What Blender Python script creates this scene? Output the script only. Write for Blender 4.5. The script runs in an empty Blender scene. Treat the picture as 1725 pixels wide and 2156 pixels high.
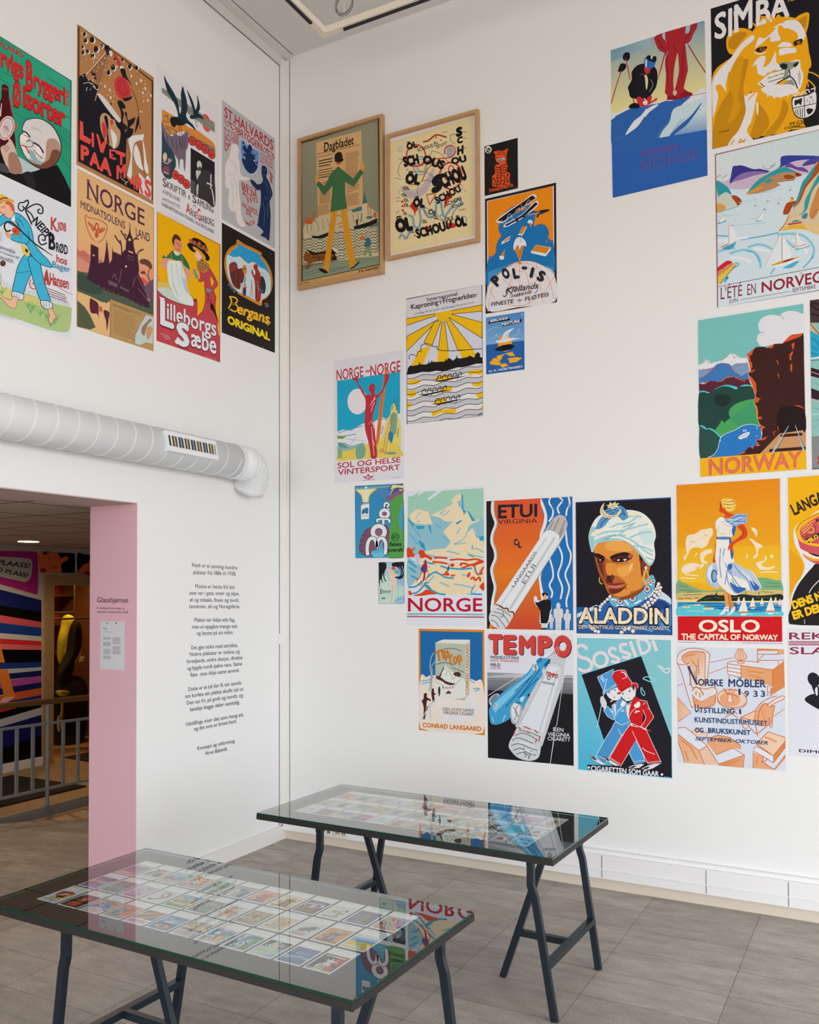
import bpy, bmesh, math, random
from mathutils import Vector, Matrix
from mathutils.geometry import tessellate_polygon
R = math.radians
SC = bpy.context.scene
COL = SC.collection
random.seed(7)

# ------------------------------------------------------------------ camera
FPX, PCX, PCY = 1868.95, 862.5, 1200.68          # focal length and optical centre in pixels of the 1725x2156 frame
YAW, PITCH, ROLL = 0.494604, 0.023649, -0.003234
CAMPOS = Vector((3.4422, -4.6820, 1.58))
fw = Vector((-math.sin(YAW)*math.cos(PITCH), math.cos(YAW)*math.cos(PITCH), math.sin(PITCH)))
r0 = Vector((math.cos(YAW), math.sin(YAW), 0)); u0 = r0.cross(fw)
RT = r0*math.cos(ROLL) + u0*math.sin(ROLL); UP = u0*math.cos(ROLL) - r0*math.sin(ROLL)
cam = bpy.data.cameras.new('camera'); camo = bpy.data.objects.new('camera', cam); COL.objects.link(camo)
cam.sensor_fit = 'HORIZONTAL'; cam.sensor_width = 36; cam.lens = FPX/1725*36
cam.shift_x = (862.5-PCX)/1725; cam.shift_y = (PCY-1078)/1725
cam.clip_start = .05; cam.clip_end = 200
M = Matrix((RT, UP, -fw)).transposed().to_4x4(); M.translation = CAMPOS
camo.matrix_world = M
SC.camera = camo

# ------------------------------------------------------------------ light
w = bpy.data.worlds.new('daylight'); SC.world = w; w.use_nodes = True
bg = w.node_tree.nodes['Background']; bg.inputs[0].default_value = (.93, .965, 1, 1); bg.inputs[1].default_value = 3.0
def area(name, loc, rot, size, power, color):
    l = bpy.data.lights.new(name, 'AREA'); l.shape = 'RECTANGLE'; l.size, l.size_y = size; l.energy = power; l.color = color
    o = bpy.data.objects.new(name, l); COL.objects.link(o); o.location = loc; o.rotation_euler = rot; return o
area('daylight_front_windows', (4.2, -8.35, 1.8), (R(90), 0, 0), (7.6, 3.0), 150, (.96, .975, 1))
area('daylight_side_windows', (8.55, -4.2, 1.8), (R(90), 0, R(90)), (7.6, 3.0), 240, (.86, .93, 1))
SC.view_settings.view_transform = 'Standard'; SC.view_settings.look = 'None'
SC.view_settings.gamma = 1; SC.view_settings.use_curve_mapping = False
SC.view_settings.exposure = 0.2
SC.cycles.max_bounces = 10; SC.cycles.transparent_max_bounces = 16; SC.cycles.caustics_reflective = False; SC.cycles.caustics_refractive = False
SC.cycles.use_denoising = True; SC.cycles.sample_clamp_indirect = 6

# ------------------------------------------------------------------ helpers
def lin(h):
    if not isinstance(h, str): return tuple(h)
    v = [int(h[i:i+2], 16)/255 for i in (0, 2, 4)]
    return tuple(c/12.92 if c <= .04045 else ((c+.055)/1.055)**2.4 for c in v)
def ray(px, py):
    return RT*((px-PCX)/FPX) - UP*((py-PCY)/FPX) + fw
def on(axis, val, px, py):
    d = ray(px, py); t = (val-CAMPOS[axis])/d[axis]; return CAMPOS + d*t
def mat(name, col, rough=.6, metal=0, spec=.3, noise=None, bump=None, emit=None):
    m = bpy.data.materials.new(name); m.use_nodes = True; nt = m.node_tree; b = nt.nodes['Principled BSDF']
    c = lin(col)
    b.inputs['Base Color'].default_value = (*c, 1); b.inputs['Roughness'].default_value = rough
    b.inputs['Metallic'].default_value = metal; b.inputs['Specular IOR Level'].default_value = spec
    if noise or bump:
        tc = nt.nodes.new('ShaderNodeTexCoord'); mp = nt.nodes.new('ShaderNodeMapping'); nt.links.new(tc.outputs['Object'], mp.inputs[0])
    if noise:                                        # (scale, amount, stretch)
        n = nt.nodes.new('ShaderNodeTexNoise'); n.inputs['Scale'].default_value = noise[0]; n.inputs['Detail'].default_value = 6
        mp.inputs['Scale'].default_value = noise[2] if len(noise) > 2 else (1, 1, 1)
        nt.links.new(mp.outputs[0], n.inputs['Vector'])
        mx = nt.nodes.new('ShaderNodeMix'); mx.data_type = 'RGBA'
        mx.inputs[6].default_value = (*[x*(1-noise[1]) for x in c], 1); mx.inputs[7].default_value = (*[min(1, x*(1+noise[1])) for x in c], 1)
        nt.links.new(n.outputs['Fac'], mx.inputs[0]); nt.links.new(mx.outputs[2], b.inputs['Base Color'])
    if bump:                                         # (scale, strength)
        n2 = nt.nodes.new('ShaderNodeTexNoise'); n2.inputs['Scale'].default_value = bump[0]; n2.inputs['Detail'].default_value = 4
        nt.links.new(tc.outputs['Object'], n2.inputs['Vector'])
        bp = nt.nodes.new('ShaderNodeBump'); bp.inputs['Strength'].default_value = bump[1]; bp.inputs['Distance'].default_value = .002
        nt.links.new(n2.outputs['Fac'], bp.inputs['Height']); nt.links.new(bp.outputs[0], b.inputs['Normal'])
    if emit:
        b.inputs['Emission Color'].default_value = (*lin(emit[0]), 1); b.inputs['Emission Strength'].default_value = emit[1]
    return m
def glass(name, tint, ior, rough=0, both=False):
    m = bpy.data.materials.new(name); m.use_nodes = True; nt = m.node_tree; nt.nodes.clear()
    o = nt.nodes.new('ShaderNodeOutputMaterial'); mx = nt.nodes.new('ShaderNodeMixShader')
    t = nt.nodes.new('ShaderNodeBsdfTransparent'); t.inputs[0].default_value = (*lin(tint), 1)
    g = nt.nodes.new('ShaderNodeBsdfGlossy'); g.inputs['Roughness'].default_value = rough; g.inputs[0].default_value = (1, 1, 1, 1)
    fr = nt.nodes.new('ShaderNodeFresnel'); fr.inputs[0].default_value = ior
    geo = nt.nodes.new('ShaderNodeNewGeometry'); ml = nt.nodes.new('ShaderNodeMath'); ml.operation = 'SUBTRACT'; ml.inputs[0].default_value = 1
    mu = nt.nodes.new('ShaderNodeMath'); mu.operation = 'MULTIPLY'
    nt.links.new(geo.outputs['Backfacing'], ml.inputs[1]); nt.links.new(fr.outputs[0], mu.inputs[0]); nt.links.new(ml.outputs[0], mu.inputs[1])
    if both:                                         # the two faces of the sheet together: 2R/(1+R)
        ad = nt.nodes.new('ShaderNodeMath'); ad.inputs[1].default_value = 1; dv = nt.nodes.new('ShaderNodeMath'); dv.operation = 'DIVIDE'; tw = nt.nodes.new('ShaderNodeMath'); tw.operation = 'MULTIPLY'; tw.inputs[1].default_value = 2
        nt.links.new(mu.outputs[0], ad.inputs[0]); nt.links.new(mu.outputs[0], tw.inputs[0]); nt.links.new(tw.outputs[0], dv.inputs[0]); nt.links.new(ad.outputs[0], dv.inputs[1]); mu = dv
    nt.links.new(mu.outputs[0], mx.inputs[0]); nt.links.new(t.outputs[0], mx.inputs[1]); nt.links.new(g.outputs[0], mx.inputs[2])
    nt.links.new(mx.outputs[0], o.inputs[0]); return m
def obj(name, bm, m, parent=None, smooth=False):
    bmesh.ops.recalc_face_normals(bm, faces=bm.faces[:])
    me = bpy.data.meshes.new(name); bm.to_mesh(me); bm.free()
    if smooth:
        for p in me.polygons: p.use_smooth = len(p.vertices) <= 4
    for q in (m if isinstance(m, (list, tuple)) else [m]): me.materials.append(q)
    o = bpy.data.objects.new(name, me); COL.objects.link(o)
    if parent: o.parent = parent
    return o
def tag(o, label, cat, group=None):
    o['label'] = label; o['category'] = cat
    if group: o['group'] = group
    return o
def thing(name, label, cat, loc=(0, 0, 0), rz=0, group=None):
    o = bpy.data.objects.new(name, None); COL.objects.link(o); o.location = loc; o.rotation_euler = (0, 0, rz)
    o.empty_display_size = .1
    return tag(o, label, cat, group)
def struct(name, bm, m, smooth=False):
    o = obj(name, bm, m, None, smooth); o['kind'] = 'structure'; return o
def box(bm, x0, y0, z0, x1, y1, z1, mi=0):
    v = [bm.verts.new(c) for c in ((x0,y0,z0),(x1,y0,z0),(x1,y1,z0),(x0,y1,z0),(x0,y0,z1),(x1,y0,z1),(x1,y1,z1),(x0,y1,z1))]
    for f in ((0,3,2,1),(4,5,6,7),(0,1,5,4),(1,2,6,5),(2,3,7,6),(3,0,4,7)):
        bm.faces.new([v[i] for i in f]).material_index = mi
def boxm(*a):
    bm = bmesh.new(); box(bm, *a); return bm
def bar(bm, pts, w, h, roundn=0):
    """a bar of section w x h (or a round tube of w/2 when roundn) swept along pts"""
    pts = [Vector(p) for p in pts]; rings = []
    for i, p in enumerate(pts):
        a = (pts[i]-pts[i-1]).normalized() if i else (pts[1]-pts[0]).normalized()
        b = (pts[i+1]-pts[i]).normalized() if i < len(pts)-1 else a
        t = (a+b).normalized(); k = 1/max(.3, t.dot(a))
        ref = Vector((0, 1, 0)) if abs(t.y) < .9 else Vector((0, 0, 1))
        s = t.cross(ref).normalized(); q = s.cross(t).normalized()
        if roundn: ring = [p + (s*math.cos(2*math.pi*j/roundn)*k + q*math.sin(2*math.pi*j/roundn))*w/2 for j in range(roundn)]
        else: ring = [p + s*sx*w/2*k + q*sy*h/2 for sx, sy in ((-1,-1),(1,-1),(1,1),(-1,1))]
        rings.append([bm.verts.new(c) for c in ring])
    n = len(rings[0])
    for a, b in zip(rings, rings[1:]):
        for j in range(n): bm.faces.new((a[j], a[(j+1) % n], b[(j+1) % n], b[j]))
    bm.faces.new(rings[0][::-1]); bm.faces.new(rings[-1])
def barm(*a, **k):
    bm = bmesh.new(); bar(bm, *a, **k); return bm
def quad(bm, *pts):
    bm.faces.new([bm.verts.new(p) for p in pts])
def dup(root, loc=None, rz=None):
    r = root.copy(); COL.objects.link(r)
    if loc: r.location = loc
    if rz is not None: r.rotation_euler = (0, 0, rz)
    for ch in list(root.children):
        c = ch.copy(); COL.objects.link(c); c.parent = r
        for g in list(ch.children):
            d = g.copy(); COL.objects.link(d); d.parent = c
    return r
# ------------------------------------------------------------------ the room
def floor_material():
    m = mat('stone_tile', '8d837b', .62, spec=.25); nt = m.node_tree; b = nt.nodes['Principled BSDF']
    tc = nt.nodes.new('ShaderNodeTexCoord'); mp = nt.nodes.new('ShaderNodeMapping'); mp.inputs['Location'].default_value = (-2.357+5.15, 1.02+12.65, 0)
    nt.links.new(tc.outputs['Object'], mp.inputs[0])
    br = nt.nodes.new('ShaderNodeTexBrick'); br.offset = 0; br.inputs['Scale'].default_value = 1
    br.inputs['Brick Width'].default_value = .515; br.inputs['Row Height'].default_value = .253; br.inputs['Mortar Size'].default_value = .0018; br.inputs['Mortar Smooth'].default_value = .2
    br.inputs['Color1'].default_value = (*lin('aea69d'), 1); br.inputs['Color2'].default_value = (*lin('a0988f'), 1); br.inputs['Mortar'].default_value = (*lin('77726d'), 1)
    nt.links.new(mp.outputs[0], br.inputs['Vector'])
    m2 = nt.nodes.new('ShaderNodeMapping'); m2.inputs['Scale'].default_value = (1, 2.6, 1); nt.links.new(tc.outputs['Object'], m2.inputs[0])
    n = nt.nodes.new('ShaderNodeTexNoise'); n.inputs['Scale'].default_value = 5; n.inputs['Detail'].default_value = 8; n.inputs['Roughness'].default_value = .7; nt.links.new(m2.outputs[0], n.inputs['Vector'])
    n2 = nt.nodes.new('ShaderNodeTexNoise'); n2.inputs['Scale'].default_value = 160; n2.inputs['Detail'].default_value = 3; nt.links.new(tc.outputs['Object'], n2.inputs['Vector'])
    rp = nt.nodes.new('ShaderNodeMapRange'); rp.inputs[1].default_value = .3; rp.inputs[2].default_value = .7; rp.inputs[3].default_value = .74; rp.inputs[4].default_value = 1.2; nt.links.new(n.outputs['Fac'], rp.inputs[0])
    rq = nt.nodes.new('ShaderNodeMapRange'); rq.inputs[1].default_value = .3; rq.inputs[2].default_value = .7; rq.inputs[3].default_value = .8; rq.inputs[4].default_value = 1.2; nt.links.new(n2.outputs['Fac'], rq.inputs[0])
    mm = nt.nodes.new('ShaderNodeMath'); mm.operation = 'MULTIPLY'; nt.links.new(rp.outputs[0], mm.inputs[0]); nt.links.new(rq.outputs[0], mm.inputs[1])
    vm = nt.nodes.new('ShaderNodeVectorMath'); vm.operation = 'SCALE'; nt.links.new(br.outputs['Color'], vm.inputs[0]); nt.links.new(mm.outputs[0], vm.inputs['Scale'])
    nt.links.new(vm.outputs[0], b.inputs['Base Color'])
    return m
def grid_material(name, c1, cm, bw, rh, off, mortar, rough=.8):
    m = mat(name, c1, rough, spec=.2); nt = m.node_tree; b = nt.nodes['Principled BSDF']
    tc = nt.nodes.new('ShaderNodeTexCoord'); mp = nt.nodes.new('ShaderNodeMapping'); mp.inputs['Location'].default_value = (*off, 0)
    nt.links.new(tc.outputs['Object'], mp.inputs[0])
    br = nt.nodes.new('ShaderNodeTexBrick'); br.offset = 0; br.inputs['Scale'].default_value = 1
    br.inputs['Brick Width'].default_value = bw; br.inputs['Row Height'].default_value = rh; br.inputs['Mortar Size'].default_value = mortar
    for k in ('Color1', 'Color2'): br.inputs[k].default_value = (*lin(c1), 1)
    br.inputs['Mortar'].default_value = (*lin(cm), 1)
    nt.links.new(mp.outputs[0], br.inputs['Vector']); nt.links.new(br.outputs['Color'], b.inputs['Base Color']); return m
WALL = mat('white_plaster', 'e6e6e5', .75, spec=.15, noise=(90, .02), bump=(160, .25))
WALLL = WALL
TRIM = mat('white_trim', 'e6e3df', .45, spec=.3)
CEIL = mat('ceiling_paint', 'd6d3d0', .85, spec=.1)
PINK = mat('pink_paint', 'e6b9c5', .7, spec=.15, noise=(60, .02))
FLOOR = floor_material()
BEIGE = mat('beige_baseboard', 'd9cdbd', .5, spec=.3)
STEEL = mat('dark_metal', '3a3a3a', .45, spec=.4)
WGLASS = glass('window_glass', 'ffffff', 1.3)
H = 5.08; XM, YM = 8.0, -7.8
W = .30
bm = bmesh.new(); box(bm, -.341, YM-.2, -.2, XM+.2, W, 0); struct('floor', bm, FLOOR)
struct('ceiling', boxm(-.34, YM-.2, H, XM+.2, W, H+.2), CEIL)
struct('wall_right', boxm(-.34, 0, 0, XM+.2, W, H), WALL)
OY, OZ, OYE = -1.288, 2.047, -5.4                         # the opening in the left wall
bm = bmesh.new(); box(bm, -.34, OY, 0, 0, 0, H); box(bm, -.34, YM, OZ, 0, OY, H); box(bm, -.34, YM, 0, 0, OYE, OZ); struct('wall_left', bm, WALL)
bm = bmesh.new(); box(bm, -.342, OY-.004, 0, .0005, OY, OZ); struct('wall_reveal', bm, PINK)
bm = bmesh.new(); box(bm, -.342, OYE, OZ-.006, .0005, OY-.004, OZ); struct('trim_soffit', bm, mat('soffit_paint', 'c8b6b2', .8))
# glass fronts of the corner behind the camera: piers, sill, lintel and mullions with panes
def glassfront(name, p0, p1, n, wallname):
    p0, p1 = Vector(p0), Vector(p1); d = p1-p0; nrm = Vector((-d.y, d.x, 0)).normalized()*.08
    def seg(bm, a, b, z0, z1, t=1):
        A, B = p0+d*a, p0+d*b
        v = [bm.verts.new((q.x, q.y, z)) for z in (z0, z1) for q in (A-nrm*t, B-nrm*t, B+nrm*t, A+nrm*t)]
        for f in ((0,3,2,1),(4,5,6,7),(0,1,5,4),(1,2,6,5),(2,3,7,6),(3,0,4,7)): bm.faces.new([v[i] for i in f])
    bm = bmesh.new(); seg(bm, 0, 1, 3.0, H); seg(bm, 0, 1, 0, .12); struct(wallname, bm, WALL)
    bm = bmesh.new()
    for i in range(n+1):
        c = i/n; seg(bm, max(0, c-.006), min(1, c+.006), .12, 3.0, .6)
    seg(bm, 0, 1, 2.4, 2.46, .6); f = struct(name, bm, STEEL)
    bm = bmesh.new(); seg(bm, 0, 1, .12, 3.0, .05); g = obj('pane', bm, WGLASS, f)
glassfront('window_1', (0, YM, 0), (XM, YM, 0), 5, 'wall_front')
glassfront('window_2', (XM, YM, 0), (XM, 0, 0), 5, 'wall_side')
struct('ground', boxm(-30, -40, -.35, 40, 30, -.25), mat('pavement', 'b89c82', .9))
# corner trim, ceiling trim, baseboards, trunking
bm = bmesh.new(); box(bm, 0, -.062, .09, .006, 0, H-.02); box(bm, 0, -.006, .09, .036, 0, H-.02)
box(bm, 0, -.036, .09, .011, 0, H-.02); box(bm, 0, -.075, 1.245, .014, 0, 1.31); box(bm, 0, -.014, 1.245, .034, 0, 1.31); struct('trim_1', bm, TRIM)
bm = bmesh.new(); box(bm, 0, YM, H-.075, .008, -.05, H); box(bm, 0, YM, H-.012, .07, 0, H); struct('trim_2', bm, mat('ceiling_trim', 'd8d4d0', .5))
struct('baseboard_left', boxm(0, OY+.002, 0, .02, 0, .085), TRIM)
struct('baseboard_right', boxm(.02, -.022, 0, XM, 0, .075), BEIGE)
bm = bmesh.new(); box(bm, .02, -.05, .062, XM, 0, .185); box(bm, .02, -.054, .108, XM, -.05, .112); box(bm, .02, -.03, .185, XM, 0, .205)
struct('trim_3', bm, mat('white_trunking', 'e8e6e6', .4))
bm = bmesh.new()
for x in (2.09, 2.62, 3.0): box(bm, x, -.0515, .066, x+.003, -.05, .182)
box(bm, 0, -.0645, .09, .003, -.062, H-.08); box(bm, .036, -.003, .21, .0385, 0, H-.02); box(bm, 0, YM, H-.0785, .004, -.062, H-.075); box(bm, .07, YM, H-.003, .073, -.02, H)  # dark strips stand in for the shadow lines in joints and along trim
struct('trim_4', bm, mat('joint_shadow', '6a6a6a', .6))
# sockets on the trunking
PLASTIC = mat('white_plastic', 'dcdcda', .35, spec=.4); DARKP = mat('dark_slot', '4a4540', .5); CREAM = mat('cream_plastic', 'd9cfb8', .4)
def socket(x, kind):
    t = thing('wall_socket', 'white double power socket on the trunking under the far table' if kind else 'white square network outlet on the trunking beside the double power socket', 'socket', (x, -.05, .07))
    wd = .105 if kind else .075
    obj('cover_plate', boxm(0, -.008, 0, wd, 0, .078), PLASTIC, t)
    if kind:
        for cx in (.03, .075):
            bm = bmesh.new(); bmesh.ops.create_cone(bm, cap_ends=True, segments=24, radius1=.019, radius2=.017, depth=.004, matrix=Matrix.Translation((cx, -.009, .026)) @ Matrix.Rotation(R(90), 4, 'X'))
            s = obj('socket_well', bm, CREAM, t); bm = bmesh.new()
            for dx in (-.008, .008): box(bm, cx+dx-.0035, -.0135, .022, cx+dx+.0035, -.011, .030)
            obj('pin_hole', bm, DARKP, s)
    else:
        s = obj('module', boxm(.03, -.010, .01, .062, -.008, .05), CREAM, t); obj('port', boxm(.037, -.012, .018, .056, -.010, .030), DARKP, s)
    return t
socket(.328, 0); socket(.41, 1)
# ------------------------------------------------------------------ round ventilation duct on the left wall
DUCTM = mat('white_duct', 'e4e6e8', .4, spec=.35)
t = thing('ventilation_duct', 'white round spiral ventilation duct running along the wall above the opening', 'duct', (0, 0, 0))
DX, DZ, DR = .115, 2.335, .098
def ring_pts(c, t, r, n=40):
    t = t.normalized(); ref = Vector((0, 0, 1)) if abs(t.z) < .9 else Vector((0, 1, 0))
    s = t.cross(ref).normalized(); q = s.cross(t)
    return [c + (s*math.cos(2*math.pi*i/n) + q*math.sin(2*math.pi*i/n))*r for i in range(n)]
def skin(bm, rings, caps=True):
    rv = [[bm.verts.new(p) for p in r] for r in rings]; n = len(rv[0])
    for a, b in zip(rv, rv[1:]):
        for j in range(n): bm.faces.new((a[j], a[(j+1) % n], b[(j+1) % n], b[j]))
    if caps: bm.faces.new(rv[0][::-1]); bm.faces.new(rv[-1])
YE = -.62
bm = bmesh.new(); skin(bm, [ring_pts(Vector((DX, y, DZ)), Vector((0, 1, 0)), DR) for y in (-4.6, YE)]); obj('pipe', bm, DUCTM, t, True)
bm = bmesh.new(); k = -4.5
while k < YE-.12:                                          # the spiral seam
    pts = [Vector((DX+math.cos(a)*(DR+.0005), k+.115*(a/(2*math.pi)), DZ+math.sin(a)*(DR+.0005))) for a in [2*math.pi*i/28 for i in range(29)]]
    bar(bm, pts, .004, .004); k += .115
obj('spiral_seam', bm, DUCTM, t)
path = []; end = Vector((-.55, .12, -.83)).normalized(); RB = .15
c0 = Vector((DX, YE, DZ)); ax = Vector((0, 1, 0)); n1 = (end-ax*end.dot(ax)).normalized(); ang = math.acos(end.dot(ax)); rings = []; ns = 7
rings.append(ring_pts(c0-ax*.03, ax, DR+.004)); cen = []
for i in range(ns+1):
    a = ang*i/ns; c = c0 + ax*(.05+RB*math.sin(a)) + n1*(RB*(1-math.cos(a))); tt = ax*math.cos(a)+n1*math.sin(a); cen.append((c, tt)); rings.append(ring_pts(c, tt, DR+.002))
rings.append(ring_pts(cen[-1][0]+end*.03, end, DR+.002))
bm = bmesh.new(); skin(bm, rings); el = obj('elbow', bm, DUCTM, t, True)
for c, tt in cen[::1]:
    bm = bmesh.new(); skin(bm, [ring_pts(c-tt*.004, tt, DR+.0065), ring_pts(c+tt*.004, tt, DR+.0065)]); obj('seam_ring', bm, DUCTM, el)
bm = bmesh.new(); skin(bm, [ring_pts(c0-ax*.05, ax, DR+.006), ring_pts(c0-ax*.035, ax, DR+.006)]); obj('coupling_ring', bm, DUCTM, t)
g0, g1 = on(0, DX+DR*.86, 345, 930)[1], on(0, DX+DR*.86, 452, 930)[1]
def tilt(y, s, d): a = R(12); return Vector((DX+math.cos(a)*(DR+d)-math.sin(a)*s, y, DZ+math.sin(a)*(DR+d)+math.cos(a)*s))
def tbox(bm, y0, y1, s0, s1, d0, d1):
    v = [bm.verts.new(tilt(y, s, d)) for d in (d0, d1) for y, s in ((y0, s0), (y1, s0), (y1, s1), (y0, s1))]
    for f in ((0,3,2,1),(4,5,6,7),(0,1,5,4),(1,2,6,5),(2,3,7,6),(3,0,4,7)): bm.faces.new([v[i] for i in f])
bm = bmesh.new(); tbox(bm, g0, g1, -.058, .05, -.03, .008); gr = obj('vent_grille', bm, DUCTM, t)
bm = bmesh.new(); tbox(bm, g0+.016, g1-.016, -.03, .026, .008, .0086); obj('grille_slot', bm, mat('vent_dark', '3b3a42', .6), gr)
n = 15; sl = [mat('slat_'+k, c, .4, spec=.4) for k, c in (('pale', 'e6e6e2'), ('straw', 'c9b378'), ('steel', '8a94b0'))]
for i in range(n):
    y = g0+.02+(g1-g0-.04)*(i+.5)/n; bm = bmesh.new(); tbox(bm, y-.0035, y+.0035, -.03, .026, .0086, .0135); obj('slat', bm, sl[(0, 1, 0, 2)[i % 4]], gr)
# ------------------------------------------------------------------ lighting track hung below the ceiling
t = thing('lighting_track', 'white rectangular lighting track hanging under the ceiling in the corner', 'track light', (0, 0, 0))
TZ = 4.72; A = on(2, TZ, 683, 68); B = on(2, TZ, 598, -4); C = on(2, TZ, 880, -4)
WT = mat('track_white', 'e8e0d0', .4); BK = mat('track_black', '2a2630', .5)
x0, y0 = A.x, A.y
def track_run(p, q, nm):
    bm = bmesh.new(); bar(bm, [p, q], .036, .036); o = obj('track_profile', bm, WT, t)
    d = (Vector(q)-Vector(p)).normalized(); bm = bmesh.new(); bar(bm, [Vector(p)+d*.13+Vector((0, 0, -.022)), Vector(q)+Vector((0, 0, -.022))], .016, .012); obj('conductor_slot', bm, BK, o)
track_run((x0, y0, TZ), (x0, -4.2, TZ), 0); track_run((x0, y0, TZ), (5.2, y0, TZ), 0)
obj('corner_joint', boxm(x0-.02, y0-.02, TZ-.0195, x0+.02, y0+.02, TZ+.0195), WT, t)
wx = on(2, TZ, 722, 50).x
for p in ((wx, y0), (x0, y0-.42), (wx+1.9, y0), (x0, -3.2)):
    obj('hanging_wire', barm([(p[0], p[1], TZ+.018), (p[0], p[1], H)], .004, .004, roundn=6), WT, t)
cb = thing('coiled_cable', 'grey cable coiled in a loop on the lighting track wire', 'cable', (wx, y0, TZ+.12))
for k, rr, dz in ((0, .058, 0), (1, .052, .004), (2, .055, -.005)):
    pts = [Vector((math.cos(a)*rr, k*.005-.004, math.sin(a)*rr*1.05+dz)) for a in [2*math.pi*i/28 for i in range(29)]]
    obj('cable_loop', barm(pts, .005, .005, roundn=6), mat('grey_cable', '807a74', .5), cb)
obj('cable_tail', barm([(0, 0, .06), (.01, 0, .13), (0, 0, .23)], .005, .005, roundn=6), bpy.data.materials['grey_cable'], cb)
cb2 = thing('coiled_cable', 'dark short cable looped on the left arm of the lighting track', 'cable', (x0, y0-.42, TZ+.1))
pts = [Vector((math.cos(a)*.02, math.cos(a)*.03, math.sin(a)*.09)) for a in [2*math.pi*i/28 for i in range(29)]]
obj('cable_loop', barm(pts, .005, .005, roundn=6), mat('dark_cable', '55504c', .5), cb2)

# ------------------------------------------------------------------ the two trestle tables
BOARD = mat('dark_board', '2c2a29', .55, spec=.25, noise=(90, .25)); GTOP = glass('table_glass', 'fcfffe', 1.68, 0, True); GEDGE = mat('glass_edge', '06352a', .2, spec=.6)
BLUEBLACK = mat('blue_black_steel', '15212b', .35, spec=.45)
ZT, ZB = .615, .607
def table(cx, cy, rz, L, D, label, lx, rx):
    t = thing('trestle_table', label, 'table', (cx, cy, 0), rz)
    bm = bmesh.new(); box(bm, -L/2, -D/2, .588, L/2, D/2, ZB); bmesh.ops.bevel(bm, geom=bm.edges[:], offset=.0012, segments=1, affect='EDGES'); obj('table_board', bm, BOARD, t)
    bm = bmesh.new(); box(bm, -L/2+.002, -D/2+.001, ZB+.0013, L/2-.002, D/2-.001, ZT+.0013)
    for f in bm.faces: f.material_index = 0 if len({round(v.co.z, 5) for v in f.verts}) == 1 else 1
    g = obj('glass_sheet', bm, [GTOP, GEDGE], t); g['label'] = 'clear glass sheet with green edge'
    for s, x in ((-1, lx), (1, rx)):
        tr = obj('trestle', barm([(0, -.285, .574), (0, .285, .574)], .026, .026), BLUEBLACK, t); tr.location = (x, 0, 0)
        def leg(pts): obj('leg', barm(pts, .026, .021), BLUEBLACK, tr)
        leg([(0, -.27, .572), (0, -.272, .49), (s*.004, -.271, .475), (s*.015, -.269, .445), (s*.085, -.258, .001)]); leg([(0, .27, .572), (0, .272, .49), (s*.004, .271, .475), (s*.015, .269, .445), (s*.085, .258, .001)])
        leg([(-s*.035, 0, .572), (-s*.235, 0, .001)])
        obj('crossbar', barm([(s*.055, -.255, .195), (s*.055, .255, .195)], .028, .024), BLUEBLACK, tr)
        obj('tie_bar', barm([(s*.055, 0, .195), (-s*.17, 0, .195)], .026, .022), BLUEBLACK, tr)
    return t
TB = {'far': (1.692, -1.259, R(-1.4), 1.366, .66), 'near': (1.64, -2.537, R(-1.25), 1.371, .668)}
table(*TB['far'], 'glass topped trestle table standing nearer the poster wall', -.385, .573)
table(*TB['near'], 'glass topped trestle table in the foreground cut by the frame edge', -.385, .60)
# ------------------------------------------------------------------ printed artwork: flat ink shapes on paper, one mesh per print
INK = bpy.data.materials.new('printed_ink'); INK.use_nodes = True
def _ink():
    nt = INK.node_tree; b = nt.nodes['Principled BSDF']; b.inputs['Roughness'].default_value = .55; b.inputs['Specular IOR Level'].default_value = .12
    a = nt.nodes.new('ShaderNodeVertexColor'); a.layer_name = 'ink'; tc = nt.nodes.new('ShaderNodeTexCoord')
    n = nt.nodes.new('ShaderNodeTexNoise'); n.inputs['Scale'].default_value = 420; n.inputs['Detail'].default_value = 2; nt.links.new(tc.outputs['Object'], n.inputs['Vector'])
    mr = nt.nodes.new('ShaderNodeMapRange'); mr.inputs[1].default_value = .3; mr.inputs[2].default_value = .7; mr.inputs[3].default_value = .9; mr.inputs[4].default_value = 1.08
    nt.links.new(n.outputs['Fac'], mr.inputs[0]); vm = nt.nodes.new('ShaderNodeVectorMath'); vm.operation = 'SCALE'
    nt.links.new(a.outputs['Color'], vm.inputs[0]); nt.links.new(mr.outputs[0], vm.inputs['Scale']); nt.links.new(vm.outputs[0], b.inputs['Base Color'])
_ink()
_glyph = {}
def glyphs(txt, shear):
    key = (txt, shear)
    if key not in _glyph:
        c = bpy.data.curves.new('t', 'FONT'); c.body = txt; c.shear = shear; c.resolution_u = 3; c.fill_mode = 'FRONT'
        o = bpy.data.objects.new('t', c); me = o.to_mesh()
        vs = [(v.co.x, v.co.y) for v in me.vertices]; fs = [tuple(p.vertices) for p in me.polygons]
        o.to_mesh_clear(); bpy.data.objects.remove(o); bpy.data.curves.remove(c)
        xs = [v[0] for v in vs] or [0, 1]
        _glyph[key] = (vs, fs, min(xs), max(xs))
    return _glyph[key]
def P2(s):
    if not isinstance(s, str): return [tuple(p) for p in s]
    return [tuple(float(c) for c in q.split(',')) for q in s.split()]
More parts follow.
